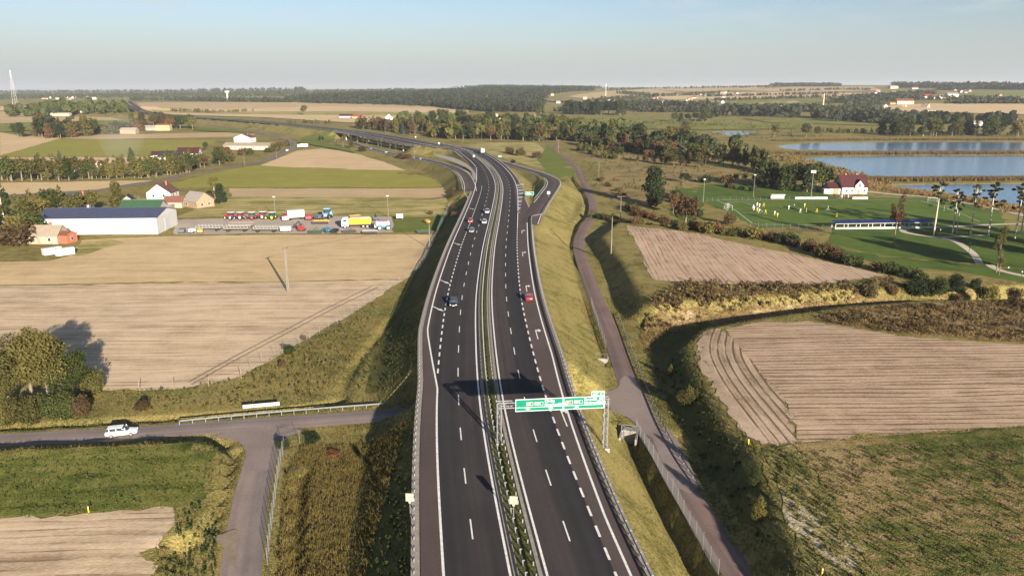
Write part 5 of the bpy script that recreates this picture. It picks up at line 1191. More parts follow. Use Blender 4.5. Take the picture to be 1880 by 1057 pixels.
for k in range(9):
    x = -L / 2 + .1 + k * (L - .2) / 8
    MB().box(x - .09, x + .09, -1.4, -1.22, -.2, 2.2).build('post', M['white'], st); MB().box(x - .09, x + .09, 1.45, 1.63, -.2, 3.0).build('post', M['white'], st)
    if k < 8: MB().box(x + .15, x + (L - .2) / 8 - .15, .1, .6, .35, .5).build('bench', WALL['beige'], st)
MB().box(-L / 2, L / 2, -1.35, -1.25, .0, .7).build('rear_wall', WALL['sheet'], st)
def goal(px, py, rz, label, w=7.3, h=2.44):
    a = at(px, py); r = empty('goal', a, rz, label, 'goal')
    MB().tube([(-w / 2, 0, 0), (-w / 2, 0, h), (w / 2, 0, h), (w / 2, 0, 0)], .08, 6).build('frame', M['white'], r)
    m = MB()
    for k in range(13):
        x = -w / 2 + k * w / 12; m.tube([(x, 0, h), (x, 1.0, h), (x, 2.2, 0)], .014, 3)
    for z, y in ((h, .5), (h, 1), (h * .66, 1.4), (h * .33, 1.8)): m.tube([(-w / 2, y, z), (w / 2, y, z)], .014, 3)
    tag(m.build('net', M['white'], r), kind='stuff')
goal(1340, 385, R(90), 'football goal at the left end of the pitch'); goal(1745, 390, R(-75), 'football goal at the right end of the pitch')
goal(1712, 371, R(-20), 'small spare goal on the far right of the pitch', 4, 2)
BD = flat('advert_board', (.5, .5, .49), .5, var=.05)
for k, (x0, x1) in enumerate([(1460, 1519), (1565, 1593)]):
    p0, p1 = at(x0, 366), at(x1, 366); L = (p1 - p0).length; r = empty('advert_board', p0, math.atan2(p1.y - p0.y, p1.x - p0.x), ['long white board along the far touchline', 'short white board in front of the clubhouse'][k], 'board')
    nb = max(2, int(L / 2.5))
    for j in range(nb): MB().box(j * L / nb + .03, (j + 1) * L / nb - .03, -.04, .04, .1, 1.15).build('panel', BD, r)
    for j in range(nb + 1): MB().box(j * L / nb - .04, j * L / nb + .04, .05, .13, -.2, 1.1).build('post', M['galv'], r)
a = at(1428, 366); r = empty('dugout', a, 0, 'pale dugout shelter at the far touchline', 'shelter'); MB().prism([(-.9, 2.2), (.7, 2.4), (.7, 2.5), (-.9, 2.3)], -3.5, 3.5, axis='x').build('roof', M['white'], r)
for x in (-3.3, 0, 3.3): MB().box(x - .06, x + .06, .5, .62, 0, 2.35).build('post', M['white'], r)
MB().box(-3.3, 3.3, 0, .4, .3, .45).build('bench', M['wood'], r); MB().box(-3.4, 3.4, .63, .68, 0, 2.3).build('rear_wall', WALL['sheet'], r)
# painted pitch lines
def pitch_line(px, w=.22):
    P = np.array([at(a, b)[:2] for a, b in px]); P = resample(smooth_line(P, 2), 2)[0]; line_ribbon('pitch_line', np.c_[P, H(P[:, 0], P[:, 1])], w / 2, M['paint'], .16, ground)
for l in ([(1316, 368), (1340, 380), (1362, 396), (1383, 412)], [(1316, 368), (1420, 367.5), (1560, 367), (1690, 369)], [(1383, 412), (1460, 413.5), (1530, 414)], [(1327, 374), (1366, 372), (1400, 390), (1356, 391)], [(1690, 369), (1752, 388), (1800, 408)]): pitch_line(l)
# park paths
def path_line(px, w):
    P = np.array([at(a, b)[:2] for a, b in px]); P = relax(resample(smooth_line(P, 2), 2)[0], 3); tag(line_ribbon('path', np.c_[P, H(P[:, 0], P[:, 1])], w / 2, M['pathm'], .13), kind='structure')
path_line([(1905, 512), (1860, 503), (1820, 490), (1790, 470), (1768, 452), (1745, 440), (1710, 435), (1668, 429), (1655, 423), (1690, 418), (1760, 416), (1840, 412), (1900, 412)], 2.4)
path_line([(1730, 436), (1780, 434), (1815, 431)], 1.8)
path_line([(1590, 352), (1650, 358), (1720, 364), (1800, 378), (1880, 396), (1940, 412)], 4)
for k, (px, py) in enumerate([(1724, 441), (1778, 468), (1850, 500), (1875, 508)]):
    a = at(px, py); r = empty('park_lamp', a, 0, ['park lamp at the fork of the pale path', 'park lamp beside the bend of the pale path', 'park bollard lamp low on the pale path', 'park bollard lamp at the right edge of the picture'][k], 'lamp'); h = 3.6 if k < 2 else 1.2
    MB().tube([(0, 0, -.2), (0, 0, h)], .06, 6).build('post', M['dark'], r); MB().tube([(0, 0, h), (0, 0, h + .35), (0, 0, h + .45)], [.1, .2, .05], 8).build('lantern', M['white'], r)

# ================================================================ farm machinery in the yard
def tractor(loc, rz, label, paint, rimc):
    r = empty('tractor', loc, rz, label, 'tractor', 'machines in the farm yard')
    MB().prism([(.3, .95), (2.3, .85), (2.35, 1.45), (2.1, 1.65), (.3, 1.75)], -.42, .42, axis='x').build('bonnet', PAINT[paint], r)
    MB().box(-.45, .45, -1.6, 2.1, .55, .95).build('chassis', M['dark'], r)
    cabn = MB().add(*loft([(-1.35, .70, 1.0, 2.5), (-.6, .78, .95, 2.65), (.3, .72, 1.0, 2.6), (.42, .62, 1.0, 2.45)], 12)).build('cab', M['glass'], r)
    MB().box(-.85, .85, -1.5, .5, 2.62, 2.8).build('roof', M['white'] if paint != 'lightblue' else PAINT[paint], cabn)
    for sx in (-1, 1):
        for y in (-1.3, .35): MB().box(sx * .74 - .05, sx * .74 + .05, y - .05, y + .05, 1.0, 2.65).build('pillar', M['dark'], cabn)
        MB().prism([(-1.9, 1.2), (-1.75, 1.75), (-1.2, 1.9), (-.4, 1.75), (-.1, 1.1), (-.3, 1.15), (-.6, 1.6), (-1.2, 1.72), (-1.65, 1.6), (-1.8, 1.2)], sx * 1.0 - .28, sx * 1.0 + .28, axis='x').build('fender', PAINT[paint], r)
    rm = flat('rim_' + paint, rimc, .5)
    wheels_on(r, (-1.0, 1.0), (-1.1,), .92, .5, rm); wheels_on(r, (-.85, .85), (1.6,), .62, .36, rm)
    MB().tube([(.5, .9, 1.7), (.5, .9, 2.7)], .05, 6).build('exhaust', M['dark'], r); return r
for k, (px, py, pt, rc, lb) in enumerate([(423, 403, 'red', (.5, .5, .5), 'dark red tractor, leftmost in the yard row'), (440, 403, 'red', (.6, .6, .6), 'red tractor, second from the left in the yard row'), (461, 403, 'grey', (.5, .08, .05), 'grey tractor with red wheels in the yard row'), (481, 402, 'red', (.7, .7, .7), 'red and white tractor with pale wheels in the yard row'), (498, 403, 'green', (.75, .6, .05), 'green tractor with yellow wheels at the end of the row'), (601, 401, 'lightblue', (.4, .4, .4), 'tall light blue tractor in the middle of the yard')]):
    a = at(px, py); tractor((a.x, a.y, a.z + .06), R([65, 70, 75, 68, 72, 180][k]), lb, pt, rc).scale = (1.15 if k < 5 else 1.5,) * 3
def implement(px, py, rz, label, kind, paint, s=1.0):
    a = at(px, py); r = empty('farm_implement' if kind != 'tank' else 'slurry_tanker', (a.x, a.y, a.z + .06), R(rz), label, 'machine', 'machines in the farm yard'); r.scale = (s, s, s)
    pm = PAINT[paint]
    if kind == 'mower':      # frame with hopper and wheels
        MB().prism([(-1.6, .6), (1.6, .6), (1.9, 1.4), (.8, 1.9), (-1.4, 1.5)], -1, 1, axis='x').build('housing', pm, r)
        MB().tube([(0, 1.5, .6), (0, 3.2, .5)], .12, 6).build('drawbar', M['dark'], r); wheels_on(r, (-1.1, 1.1), (-.5,), .45, .25)
        for x in (-.7, 0, .7): MB().box(x - .08, x + .08, -1.9, -1.2, .3, 1.5).build('tine_arm', M['dark'], r)
    elif kind == 'harrow':
        MB().box(-2.2, 2.2, -.9, -.75, .55, .7).box(-2.2, 2.2, .75, .9, .55, .7).box(-2.2, -2.05, -.75, .75, .55, .7).box(2.05, 2.2, -.75, .75, .55, .7).build('frame', pm, r)
        for j in range(10): MB().tube([(-2 + j * .44, -.8 if j % 2 else .8, .6), (-2 + j * .44, -.5 if j % 2 else 1.1, .0)], .06, 5).build('tine', M['dark'], r)
        MB().tube([(-.5, .9, .7), (0, 1.4, 1.5), (.5, .9, .7)], .09, 6).build('hitch', M['dark'], r); MB().cyl((0, -1.3, .35), .35, 4.2, 'x', 12).build('roller', M['dark'], r)
    elif kind == 'trailer':
        MB().box(-3.6, 3.6, -1.1, 1.1, .95, 1.1).build('bed', WALL['beige'], r)
        for j in range(8): MB().box(-3.5 + j * .98, -3.42 + j * .98, -1.12, -1.04, 1.1, 1.75).build('stake', pm, r); MB().box(-3.5 + j * .98, -3.42 + j * .98, 1.04, 1.12, 1.1, 1.75).build('stake', pm, r)
        for z in (1.35, 1.68): MB().box(-3.6, 3.6, -1.16, -1.13, z, z + .09).build('side_rail', M['galv'], r); MB().box(-3.6, 3.6, 1.13, 1.16, z, z + .09).build('side_rail', M['galv'], r)
        q = MB().box(-3.5, 3.5, -.5, .5, .7, .94).build('chassis', M['dark'], r)
        wm_ = MB().cyl((0, 0, 0), .45, .25, 'y', 12).mesh('wheel', M['tyre'])
        for x in (-2.4, 2.4):
            for y in (-1, 1): put('wheel', wm_, r, (x, y, .45))
    elif kind == 'box':
        MB().box(-3.0, 3.0, -1.25, 1.25, .95, 3.5).build('cargo_box', M['white'], r); MB().box(-2.95, 2.95, -1.1, 1.1, .6, .94).build('chassis', M['dark'], r)
        MB().box(-3.0, 3.0, -1.28, -1.255, 3.3, 3.45).build('trim', M['galv'], r); MB().tube([(3, 0, .7), (4.4, 0, .6)], .1, 6).build('drawbar', M['dark'], r)
        wm_ = MB().cyl((0, 0, 0), .45, .25, 'y', 12).mesh('wheel', M['tyre'])
        for x in (-1.9, 1.9):
            for y in (-1.1, 1.1): put('wheel', wm_, r, (x, y, .45))
    elif kind == 'tank':
        MB().tube([(-2.2, 0, 1.9), (-2.0, 0, 1.9), (2.0, 0, 1.9), (2.2, 0, 1.9)], [.5, 1.05, 1.05, .5], 14).build('tank', PAINT['lightblue'], r)
        MB().box(-2.6, 3.0, -.5, .5, .7, .95).build('chassis', PAINT['blue'], r); MB().box(-2.6, -2.3, -2.4, 2.4, 1.2, 1.9).build('boom', M['white'], r)
        MB().box(-1.2, 1.5, -1.1, 1.1, 2.75, 3.0).build('hopper_rim', PAINT['red'], r)
        wm_ = MB().cyl((0, 0, 0), .75, .4, 'y', 14).mesh('wheel', M['tyre']); rm_ = MB().cyl((0, 0, 0), .45, .43, 'y', 12).mesh('rim', M['white'])
        for x in (-1.0, 1.6):
            for y in (-1.2, 1.2): put('rim', rm_, put('wheel', wm_, r, (x, y, .75)))
    elif kind == 'boom':     # loader arm on a tracked undercarriage
        MB().cyl((0, 0, .5), 1.1, .7, 'z', 12).build('turntable', pm, r); MB().box(-1.1, 1.1, -1.4, 1.4, .05, .6).build('undercarriage', M['dark'], r)
        MB().box(-.9, .9, -1.4, .8, .86, 1.9).build('engine_house', pm, r); MB().box(-.85, -.05, -.2, .9, 1.0, 2.5).build('cab', M['glass'], r)
        MB().tube([(.3, .5, 1.5), (-1.8, 3.0, 2.9), (-3.8, 4.4, .8)], [.22, .18, .13], 6).build('boom_arm', M['dark'], r); MB().box(-4.2, -3.5, 4.1, 4.8, .3, .9).build('bucket', M['dark'], r)
    return r
implement(524, 405, 20, 'red mower left of the white box trailer', 'mower', 'red', 1.25)
implement(543, 403, 25, 'white box trailer behind the red loader', 'box', 'white', 1.15)
implement(567, 404, 10, 'red baler right of the white box trailer', 'mower', 'red', 1.2)
implement(585, 403, -20, 'dark cultivator with pale hopper in the back row', 'mower', 'grey', 1.1)
implement(554, 424, 0, 'red loader with long dark arm in the yard', 'boom', 'red', 1.1)
implement(525, 426, 4, 'small white box trailer at the front of the yard', 'box', 'white', .65)
implement(580, 427, 3, 'green and red seeder at the front of the yard', 'harrow', 'green', 1.2)
implement(601, 427, 40, 'blue-grey disc harrow standing upright at the front', 'mower', 'blue', 1.0)
implement(615, 428, -15, 'black round bale wagon at the front of the yard', 'mower', 'black', .9)
implement(642, 426, 10, 'rusty spring harrow lying at the front of the yard', 'harrow', 'dark', 1.2)
implement(680, 428, 2, 'flat pale roller at the front of the yard', 'harrow', 'silver', 1.3)
implement(703, 422, 12, 'light blue tanker with white wheels at the right of the yard', 'tank', 'lightblue', 1.25)
implement(690, 405, -20, 'grey irrigation reel behind the blue tanker', 'boom', 'grey', .8)
implement(652, 399, 30, 'tan plough on the back row of the yard', 'harrow', 'yellow', 1.1)
implement(590, 410, 2, 'orange beam of a folded sprayer in the middle of the yard', 'harrow', 'yellow', 1.5)
implement(785, 410, 30, 'small orange machine on the green at the right of the yard', 'mower', 'yellow', .8)
implement(777, 427, 10, 'green harrow in the right corner of the yard', 'harrow', 'green', 1.1)
for k, (px, py, lb) in enumerate([(385, 424, 'empty flatbed trailer at the left of the front row'), (436, 425, 'empty flatbed trailer, middle one of the front row'), (490, 426, 'empty flatbed trailer nearest the small white box trailer'), (444, 419, 'rust-coloured flatbed trailer behind the front row')]): implement(px, py, 2, lb, 'trailer', 'red' if k == 3 else 'silver', 1.3)
implement(335, 428, 10, 'old grey machine at the warehouse corner', 'mower', 'grey', 1.0); implement(352, 428, -10, 'white car-like machine beside the warehouse corner', 'mower', 'white', .9); implement(368, 428, 15, 'orange and dark machine left of the front trailers', 'mower', 'yellow', .9)
a = at(655, 418)
tp = empty('tipper_truck', (a.x, a.y, a.z + .06), R(100), 'yellow tipper truck with white cab in the farm yard', 'truck', 'machines in the farm yard'); tp.scale = (1.3,) * 3
MB().prism([(-4.2, 1.2), (2.0, 1.2), (2.2, 2.9), (-4.5, 2.9)], -1.25, 1.25, axis='x').build('tipper_body', PAINT['yellow'], tp); MB().prism([(-4.4, 2.92), (2.1, 2.92), (1.6, 3.35), (-3.9, 3.35)], -1.1, 1.1, axis='x').build('load', WALL['beige'], tp)
for k in range(7): MB().box(1.25, 1.33, -4.0 + k, -3.88 + k, 1.2, 2.88).box(-1.33, -1.25, -4.0 + k, -3.88 + k, 1.2, 2.88).build('rib', PAINT['yellow'], tp)
MB().prism([(2.4, .7), (4.4, .7), (4.45, 1.8), (4.1, 3.1), (2.4, 3.3)], -1.2, 1.2, axis='x').build('cab', PAINT['white'], tp); MB().box(-1.0, 1.0, 4.3, 4.44, 1.85, 2.7).build('windscreen', M['glass'], tp); MB().box(-1.22, 1.22, 2.9, 3.9, 2.0, 2.7).build('side_window', M['glass'], tp)
MB().box(-.5, .5, -4.2, 4.2, .75, 1.1).build('chassis', M['dark'], tp); wheels_on(tp, (-1.05, 1.05), (-3.2, -2.0, 3.4), .52, .32)
a = at(671, 402); r = empty('yard_board', at(734, 404), 0, 'small white board behind the blue tanker', 'board'); MB().box(-1.4, 1.4, -.04, .04, .9, 2.6).build('panel', M['white'], r)
for x in (-1.1, 1.1): MB().box(x - .05, x + .05, .05, .15, -.2, 2.5).build('post', M['wood'], r)
for k, (px, py, mt, lb) in enumerate([(80, 470, WALL['sheet'], 'mottled white container left of the other by the old cottage'), (103, 471, M['white'], 'bright white container near the old cottage')]):
    a = at(px, py); r = empty('container', a, R(52 - 6 * k), lb, 'container'); MB().box(0, 5.4, -1.1, 1.1, .25, 2.5).build('box', mt, r)
    for j in range(10): MB().box(.2 + j * .53, .3 + j * .53, -1.14, -1.1, .3, 2.55).build('rib', mt, r)
    MB().box(-.05, 0, -1.05, 0, 0.3, 2.4).build('door', M['white'] if k else WALL['sheet'], r); MB().box(-.05, 0, .03, 1.05, 0.3, 2.4).build('door', M['white'] if k else WALL['sheet'], r)

# ================================================================ footballers
def person_mesh(pose):
    j = {'pel': (0, 0, .95), 'che': (0, .03, 1.35), 'nek': (0, .04, 1.50), 'hed': (0, .06, 1.66), 'top': (0, .06, 1.76)}
    s = .38 if pose else .05
    j.update(la=(.20, .03, 1.43), le=(.30, -.12 * (1 + pose), 1.18), lh=(.28, .14 * pose + .05, 1.02), ra=(-.20, .03, 1.43), re=(-.30, .1 * pose, 1.17), rh=(-.26, .22 * pose + .05, 1.04),
             lt=(.10, 0, .90), lk=(.12, s, .52), lf=(.12, s * .8, .08), lo=(.12, s * .8 + .17, .04), rt=(-.10, 0, .90), rk=(-.12, -s * .25, .50), rf=(-.12, -s * 1.25, .10), ro=(-.12, -s * 1.1 + .1, .04))
    ed = [('pel', 'che'), ('che', 'nek'), ('nek', 'hed'), ('hed', 'top'), ('che', 'la'), ('la', 'le'), ('le', 'lh'), ('che', 'ra'), ('ra', 're'), ('re', 'rh'), ('pel', 'lt'), ('lt', 'lk'), ('lk', 'lf'), ('lf', 'lo'), ('pel', 'rt'), ('rt', 'rk'), ('rk', 'rf'), ('rf', 'ro')]
    rad = dict(pel=.15, che=.17, nek=.06, hed=.105, top=.07, la=.07, le=.05, lh=.045, ra=.07, re=.05, rh=.045, lt=.10, lk=.07, lf=.045, lo=.04, rt=.10, rk=.07, rf=.045, ro=.04)
    ks = list(j); me = bpy.data.meshes.new('person'); me.from_pydata([j[k] for k in ks], [(ks.index(a), ks.index(b)) for a, b in ed], [])
    o = bpy.data.objects.new('tmp', me); COL.objects.link(o); o.modifiers.new('s', 'SKIN'); o.modifiers.new('d', 'SUBSURF').levels = 1
    for i, k in enumerate(ks): me.skin_vertices[0].data[i].radius = (rad[k], rad[k]); me.skin_vertices[0].data[i].use_root = (k == 'pel')
    bpy.context.view_layer.update(); out = bpy.data.meshes.new_from_object(o.evaluated_get(bpy.context.evaluated_depsgraph_get())); bpy.data.objects.remove(o); return out
SKIN = flat('skin', (.42, .26, .18), .6); HAIR = flat('hair', (.06, .04, .03), .8)
KIT = {'white': (flat('kit_white', (.78, .78, .78), .8), flat('shorts_white', (.7, .7, .7), .8)), 'yellow': (flat('kit_yellow', (.80, .58, .03), .8), flat('shorts_yellow', (.7, .5, .04), .8)), 'black': (flat('kit_black', (.02, .02, .02), .8), flat('shorts_black', (.02, .02, .02), .8)), 'red': (flat('kit_red', (.4, .05, .04), .8), flat('trousers', (.05, .06, .1), .8))}
PM = {}
for kit in KIT:
    for pose in (0, 1):
        me = person_mesh(pose)
        for m in (SKIN, KIT[kit][0], KIT[kit][1], HAIR): me.materials.append(m)
        for f in me.polygons:
            z = f.center.z; f.material_index = 3 if z > 1.70 else 0 if z > 1.5 else 1 if z > .98 else 2 if z > .6 else (1 if z < .42 else 0); f.use_smooth = True
        PM[kit, pose] = me
PLAY = [(1390, 379, 'white', 1, 'footballer in white farthest up the left cluster'), (1394, 381, 'white', 0, 'footballer in white at the right of the far left cluster'), (1383, 383, 'white', 1, 'footballer in white at the left of the far cluster'), (1384, 387, 'white', 0, 'footballer in white in the middle of the left cluster'), (1394, 391, 'white', 1, 'footballer in white nearest in the left cluster'), (1402, 380, 'yellow', 1, 'footballer in yellow right of the far cluster'), (1390, 389, 'yellow', 0, 'footballer in yellow among the white cluster'), (1405, 393, 'yellow', 1, 'footballer in yellow just below the left cluster'),
        (1422, 395, 'white', 0, 'footballer in white beside the yellow one near the touchline'), (1427, 399, 'yellow', 1, 'footballer in yellow nearest the near touchline at left'), (1433, 388, 'black', 0, 'referee in black in the middle of the pitch'), (1448, 385, 'white', 1, 'footballer in white left of the centre pair'), (1458, 383, 'white', 0, 'footballer in white right of the centre pair'), (1469, 391, 'white', 1, 'footballer in white in the centre, nearer'), (1480, 390, 'yellow', 0, 'footballer in yellow right of the nearer white one'), (1499, 391, 'yellow', 1, 'footballer in yellow in the right half'), (1477, 381, 'yellow', 0, 'footballer in yellow on the far side of the centre'), (1520, 386, 'white', 1, 'lone footballer in white in the right half'), (1536, 399, 'yellow', 1, 'lone footballer in yellow near the stand')]
for px, py, kit, pose, lb in PLAY:
    a = at(px, py); o = put('person', PM[kit, pose], None, (a.x, a.y, a.z + .1), random.uniform(0, 6.2), (1.12,) * 3); tag(o, lb, 'person', 'footballers on the pitch')
SPEC = []
for k in range(9):
    a = at(1532 + k * 3.6 + random.uniform(-1, 1), 364 + random.uniform(-.8, .8)); SPEC.append(put('person', PM[random.choice(['red', 'black', 'white']), 0], None, (a.x, a.y, a.z + .1), random.uniform(0, 6), (1.1,) * 3))
ordinal_tags(SPEC, 'spectator standing between the boards below the clubhouse', 'person', 'spectators below the clubhouse')
# ================================================================ trees
def leaf_cloud(blobs, n, size, flat_=0.0, seed=0, shell=.55):
    g = np.random.default_rng(seed); B = np.array(blobs, float)          # x y z rx ry rz
    w = (B[:, 3] * B[:, 4] * B[:, 5]) ** .67; k = g.choice(len(B), n, p=w / w.sum())
    d = g.normal(size=(n, 3)); d /= np.linalg.norm(d, axis=1)[:, None]
    rr = shell + (1 - shell) * g.random(n) ** .5 + g.normal(0, .07, n)
    C = B[k, :3] + d * B[k, 3:6] * rr[:, None]
    nrm = d * .7 + g.normal(size=(n, 3)) * .75; nrm[:, 2] += .15; nrm /= np.linalg.norm(nrm, axis=1)[:, None]
    a = np.cross(nrm, g.normal(size=(n, 3))); a /= np.linalg.norm(a, axis=1)[:, None] + 1e-9; b = np.cross(nrm, a)
    s = size * g.uniform(.55, 1.35, n)[:, None]; e = s * g.uniform(.5, .9, n)[:, None]
    V = np.stack([C - a * s - b * e * .4, C + b * e * -1.0, C + a * s + b * e * .3, C + b * e], 1).reshape(-1, 3)
    return V, np.arange(4 * n).reshape(-1, 4)
def blobs_for(kind, g):
    r = lambda a, b: g.uniform(a, b)
    if kind == 'round': return [(r(-2.4, 2.4), r(-2.4, 2.4), r(3.8, 8.2), r(1.1, 1.9), r(1.1, 1.9), r(1.0, 1.7)) for _ in range(13)] + [(0, 0, 6, 2.6, 2.6, 2.8)]
    if kind == 'tall': return [(r(-1.1, 1.1), r(-1.1, 1.1), 2.2 + 7 * i / 10, r(.7, 1.3) * (1.15 - .06 * i), r(.7, 1.3) * (1.15 - .06 * i), r(.8, 1.2)) for i in range(11)]
    if kind == 'dense': return [(r(-2.2, 2.2) * (1 - .06 * i), r(-2.2, 2.2) * (1 - .06 * i), 1.2 + 7.6 * i / 16, r(1.2, 1.9), r(1.2, 1.9), r(1.0, 1.6)) for i in range(17)]
    if kind == 'bush': return [(r(-3.2, 3.2), r(-3.2, 3.2), r(1.5, 6.5), r(1.6, 2.8), r(1.6, 2.8), r(1.5, 2.6)) for _ in range(12)] + [(0, 0, 3, 4, 4, 3)]
    if kind == 'spruce': return [(0, 0, 1.3 + .85 * i, 2.3 * (1 - i / 10.6), 2.3 * (1 - i / 10.6), .7) for i in range(10)]
    if kind == 'pine': return [(q * r(-1.7, 1.7), q * r(-1.7, 1.7), 9.9 - 4.2 * (i / 15) ** 1.3, r(.3, .7), r(.3, .7), r(.10, .24)) for i in range(16) for q in [.25 + .75 * min(1, i / 6)]]
    if kind == 'sparse': return [(r(-1.4, 1.4), r(-1.4, 1.4), r(3.8, 9.4), r(.5, 1.2), r(.5, 1.2), r(.5, 1.0)) for _ in range(13)]
    if kind == 'cone': return [(r(-.5, .5), r(-.5, .5), .9 + 8 * i / 8, 2.5 * (1 - (i / 9.5) ** 1.6) + .3, 2.5 * (1 - (i / 9.5) ** 1.6) + .3, 1.2) for i in range(9)]
TRUNK = {'round': (.26, 6.5, 5), 'tall': (.17, 8.5, 4), 'dense': (.3, 6, 3), 'bush': (.22, 3.5, 5), 'spruce': (.2, 9, 0), 'pine': (.2, 9.2, 6), 'sparse': (.2, 8.8, 8), 'cone': (.2, 6, 3)}
NLEAF = {'round': 900, 'tall': 620, 'dense': 1300, 'bush': 620, 'spruce': 620, 'pine': 260, 'sparse': 420, 'cone': 800}
SLEAF = {'round': .42, 'tall': .34, 'dense': .40, 'bush': .62, 'spruce': .34, 'pine': .36, 'sparse': .26, 'cone': .40}
TREE_ME = {}
def tree_meshes(kind, mat, var=0, mul=1.0, bark=None):
    key = (kind, mat, var, mul)
    if key in TREE_ME: return TREE_ME[key]
    base = (kind, None, var, mul); sd_ = abs(hash((kind, var))) % 1000 if False else sum(map(ord, kind)) * 7 + var
    g = np.random.default_rng(sd_); bl = blobs_for(kind, g); n = int(NLEAF[kind] * mul); V, F = leaf_cloud(bl, n, SLEAF[kind] / math.sqrt(mul) * (1.15 if mul > 1 else 1), seed=sd_ + 1, shell=.5 if mul <= 1 else .35)
    crown = np_mesh('crown', V, F, M[mat])
    tr, th, nl = TRUNK[kind]; m = MB(); bend = g.uniform(-.25, .25)
    m.tube([(0, 0, -.4), (bend * .3, 0, th * .33), (bend, bend * .4, th * .7), (bend * 1.1, 0, th)], [tr, tr * .8, tr * .5, tr * .18], 6)
    for i in range(nl):
        x, y, z, *_q = bl[i % len(bl)]; z0 = max(.8, min(z - 1.2, th * .85)); m.tube([(bend * z0 / th, 0, z0), (x * .5, y * .5, (z0 + z) / 2 + .3), (x, y, z)], [tr * .42, tr * .26, tr * .1], 4)
    trunk = m.mesh('trunk', M[bark or 'bark']); TREE_ME[key] = (trunk, crown); return TREE_ME[key]
NTREE = 0
def tree(x, y, h, kind, mat, label, group=None, var=None, mul=1.0, wide=1.0, z=None, bark=None, cat='tree'):
    global NTREE
    var = random.randrange(3) if var is None else var
    t_, c_ = tree_meshes(kind, mat, var, mul, bark); z = H1(x, y) if z is None else z
    r = empty('shrub' if cat == 'shrub' else {'pine': 'pine_tree', 'spruce': 'spruce_tree'}.get(kind, 'tree'), (x, y, z - .05), random.uniform(0, 6.28), label, cat, group)
    s = h / 10.0; r.scale = (s * wide, s * wide, s)
    put('trunk', t_, r); put('crown', c_, r); NTREE += 1; return r
def T1(px, py, h, kind, mat, label, **kw):
    a = at(px, py); return tree(a.x, a.y, h, kind, mat, label, z=a.z, **kw)
MATWORD = {'lf_olive': 'olive', 'lf_green': 'green', 'lf_dark': 'dark green', 'lf_brown': 'brownish', 'lf_rust': 'rusty', 'lf_pale': 'pale'}
def belt(pxs, n, hr, kinds, mats, label, depth=6, cat='tree', wide=(1.0, 1.3), bark=None, name=None):
    """trees along a traced line, spread a little in depth; told apart by colour and order"""
    P = np.array([tuple(at(a, b)) for a, b in pxs]); d = np.r_[0, np.cumsum(np.linalg.norm(np.diff(P[:, :2], axis=0), axis=1))]
    got = {}
    for i in range(n):
        s = (i + random.uniform(.1, .9)) / n * d[-1]; x = np.interp(s, d, P[:, 0]) + random.uniform(-1, 1); y = np.interp(s, d, P[:, 1]) + random.uniform(-.3, 1) * depth
        mt = random.choice(mats); f = 1.32 if cat == 'tree' else 1.12
        r = tree(x, y, random.uniform(*hr) * f, random.choice(kinds), mt, 'x', wide=random.uniform(*wide), cat=cat, bark=bark)
        if name: r.name = name
        got.setdefault(mt, []).append(r)
    for mt, rs in got.items(): ordinal_tags(rs, MATWORD[mt] + ' ' + label, cat, label)
# ---- near left thicket and single shrubs
T1(92, 745, 15.0, 'round', 'lf_olive', 'tall olive tree, biggest of the thicket at the left edge', mul=12, var=0, wide=.92)
T1(60, 738, 13.0, 'sparse', 'lf_olive', 'thin half-bare tree behind the biggest one of the thicket', mul=14, var=1, wide=1.3)
T1(18, 752, 12.0, 'round', 'lf_olive', 'olive tree at the far left edge of the thicket', mul=10, var=1, wide=1.1)
T1(135, 738, 10.0, 'round', 'lf_green', 'green tree right of the tall one in the thicket', mul=10, var=2, wide=1.05)
T1(168, 722, 7.5, 'bush', 'lf_olive', 'olive shrub at the right end of the thicket', mul=8, var=0, wide=.75, cat='shrub')
T1(48, 774, 7.0, 'bush', 'lf_olive', 'low olive shrub in front of the thicket', mul=8, var=1, wide=.85, cat='shrub')
T1(5, 778, 6.0, 'bush', 'lf_olive', 'olive shrub cut by the left edge of the picture', mul=8, var=0, wide=.85, cat='shrub')
T1(112, 770, 6.0, 'bush', 'lf_green', 'green shrub at the foot of the thicket', mul=8, var=2, wide=.9, cat='shrub')
T1(145, 762, 4.5, 'bush', 'lf_brown', 'brownish shrub at the foot of the thicket', mul=7, var=2, wide=.9, cat='shrub')
T1(262, 752, 2.6, 'bush', 'lf_brown', 'small brown bare shrub on the verge by the side road', mul=4, var=0, wide=1.1, cat='shrub')
T1(532, 648, 2.6, 'bush', 'lf_green', 'green shrub on the field edge below the fence', mul=4, var=1, cat='shrub')
T1(520, 672, 1.6, 'bush', 'lf_brown', 'low brown shrub beside the green shrub at the field edge', mul=3, var=2, cat='shrub')
T1(558, 624, 1.5, 'bush', 'lf_brown', 'small brown shrub against the wire fence', mul=3, var=0, cat='shrub')
T1(520, 822, 2.0, 'bush', 'lf_dark', 'dark green bush at the road junction', mul=5, var=0, wide=1.3, cat='shrub'); T1(575, 810, 1.7, 'bush', 'lf_dark', 'dark green bush right of the junction bush', mul=5, var=1, wide=1.6, cat='shrub')
T1(612, 838, 1.4, 'bush', 'lf_rust', 'rust-coloured reed clump on the verge near the underpass', mul=4, var=1, wide=1.6, cat='shrub')
T1(545, 868, 1.3, 'bush', 'lf_pale', 'pale weed clump above the dark ditch', mul=3, var=2, wide=1.5, cat='shrub')
T1(690, 865, 1.2, 'bush', 'lf_green', 'low green shrub on the shaded bank', mul=3, var=0, cat='shrub')
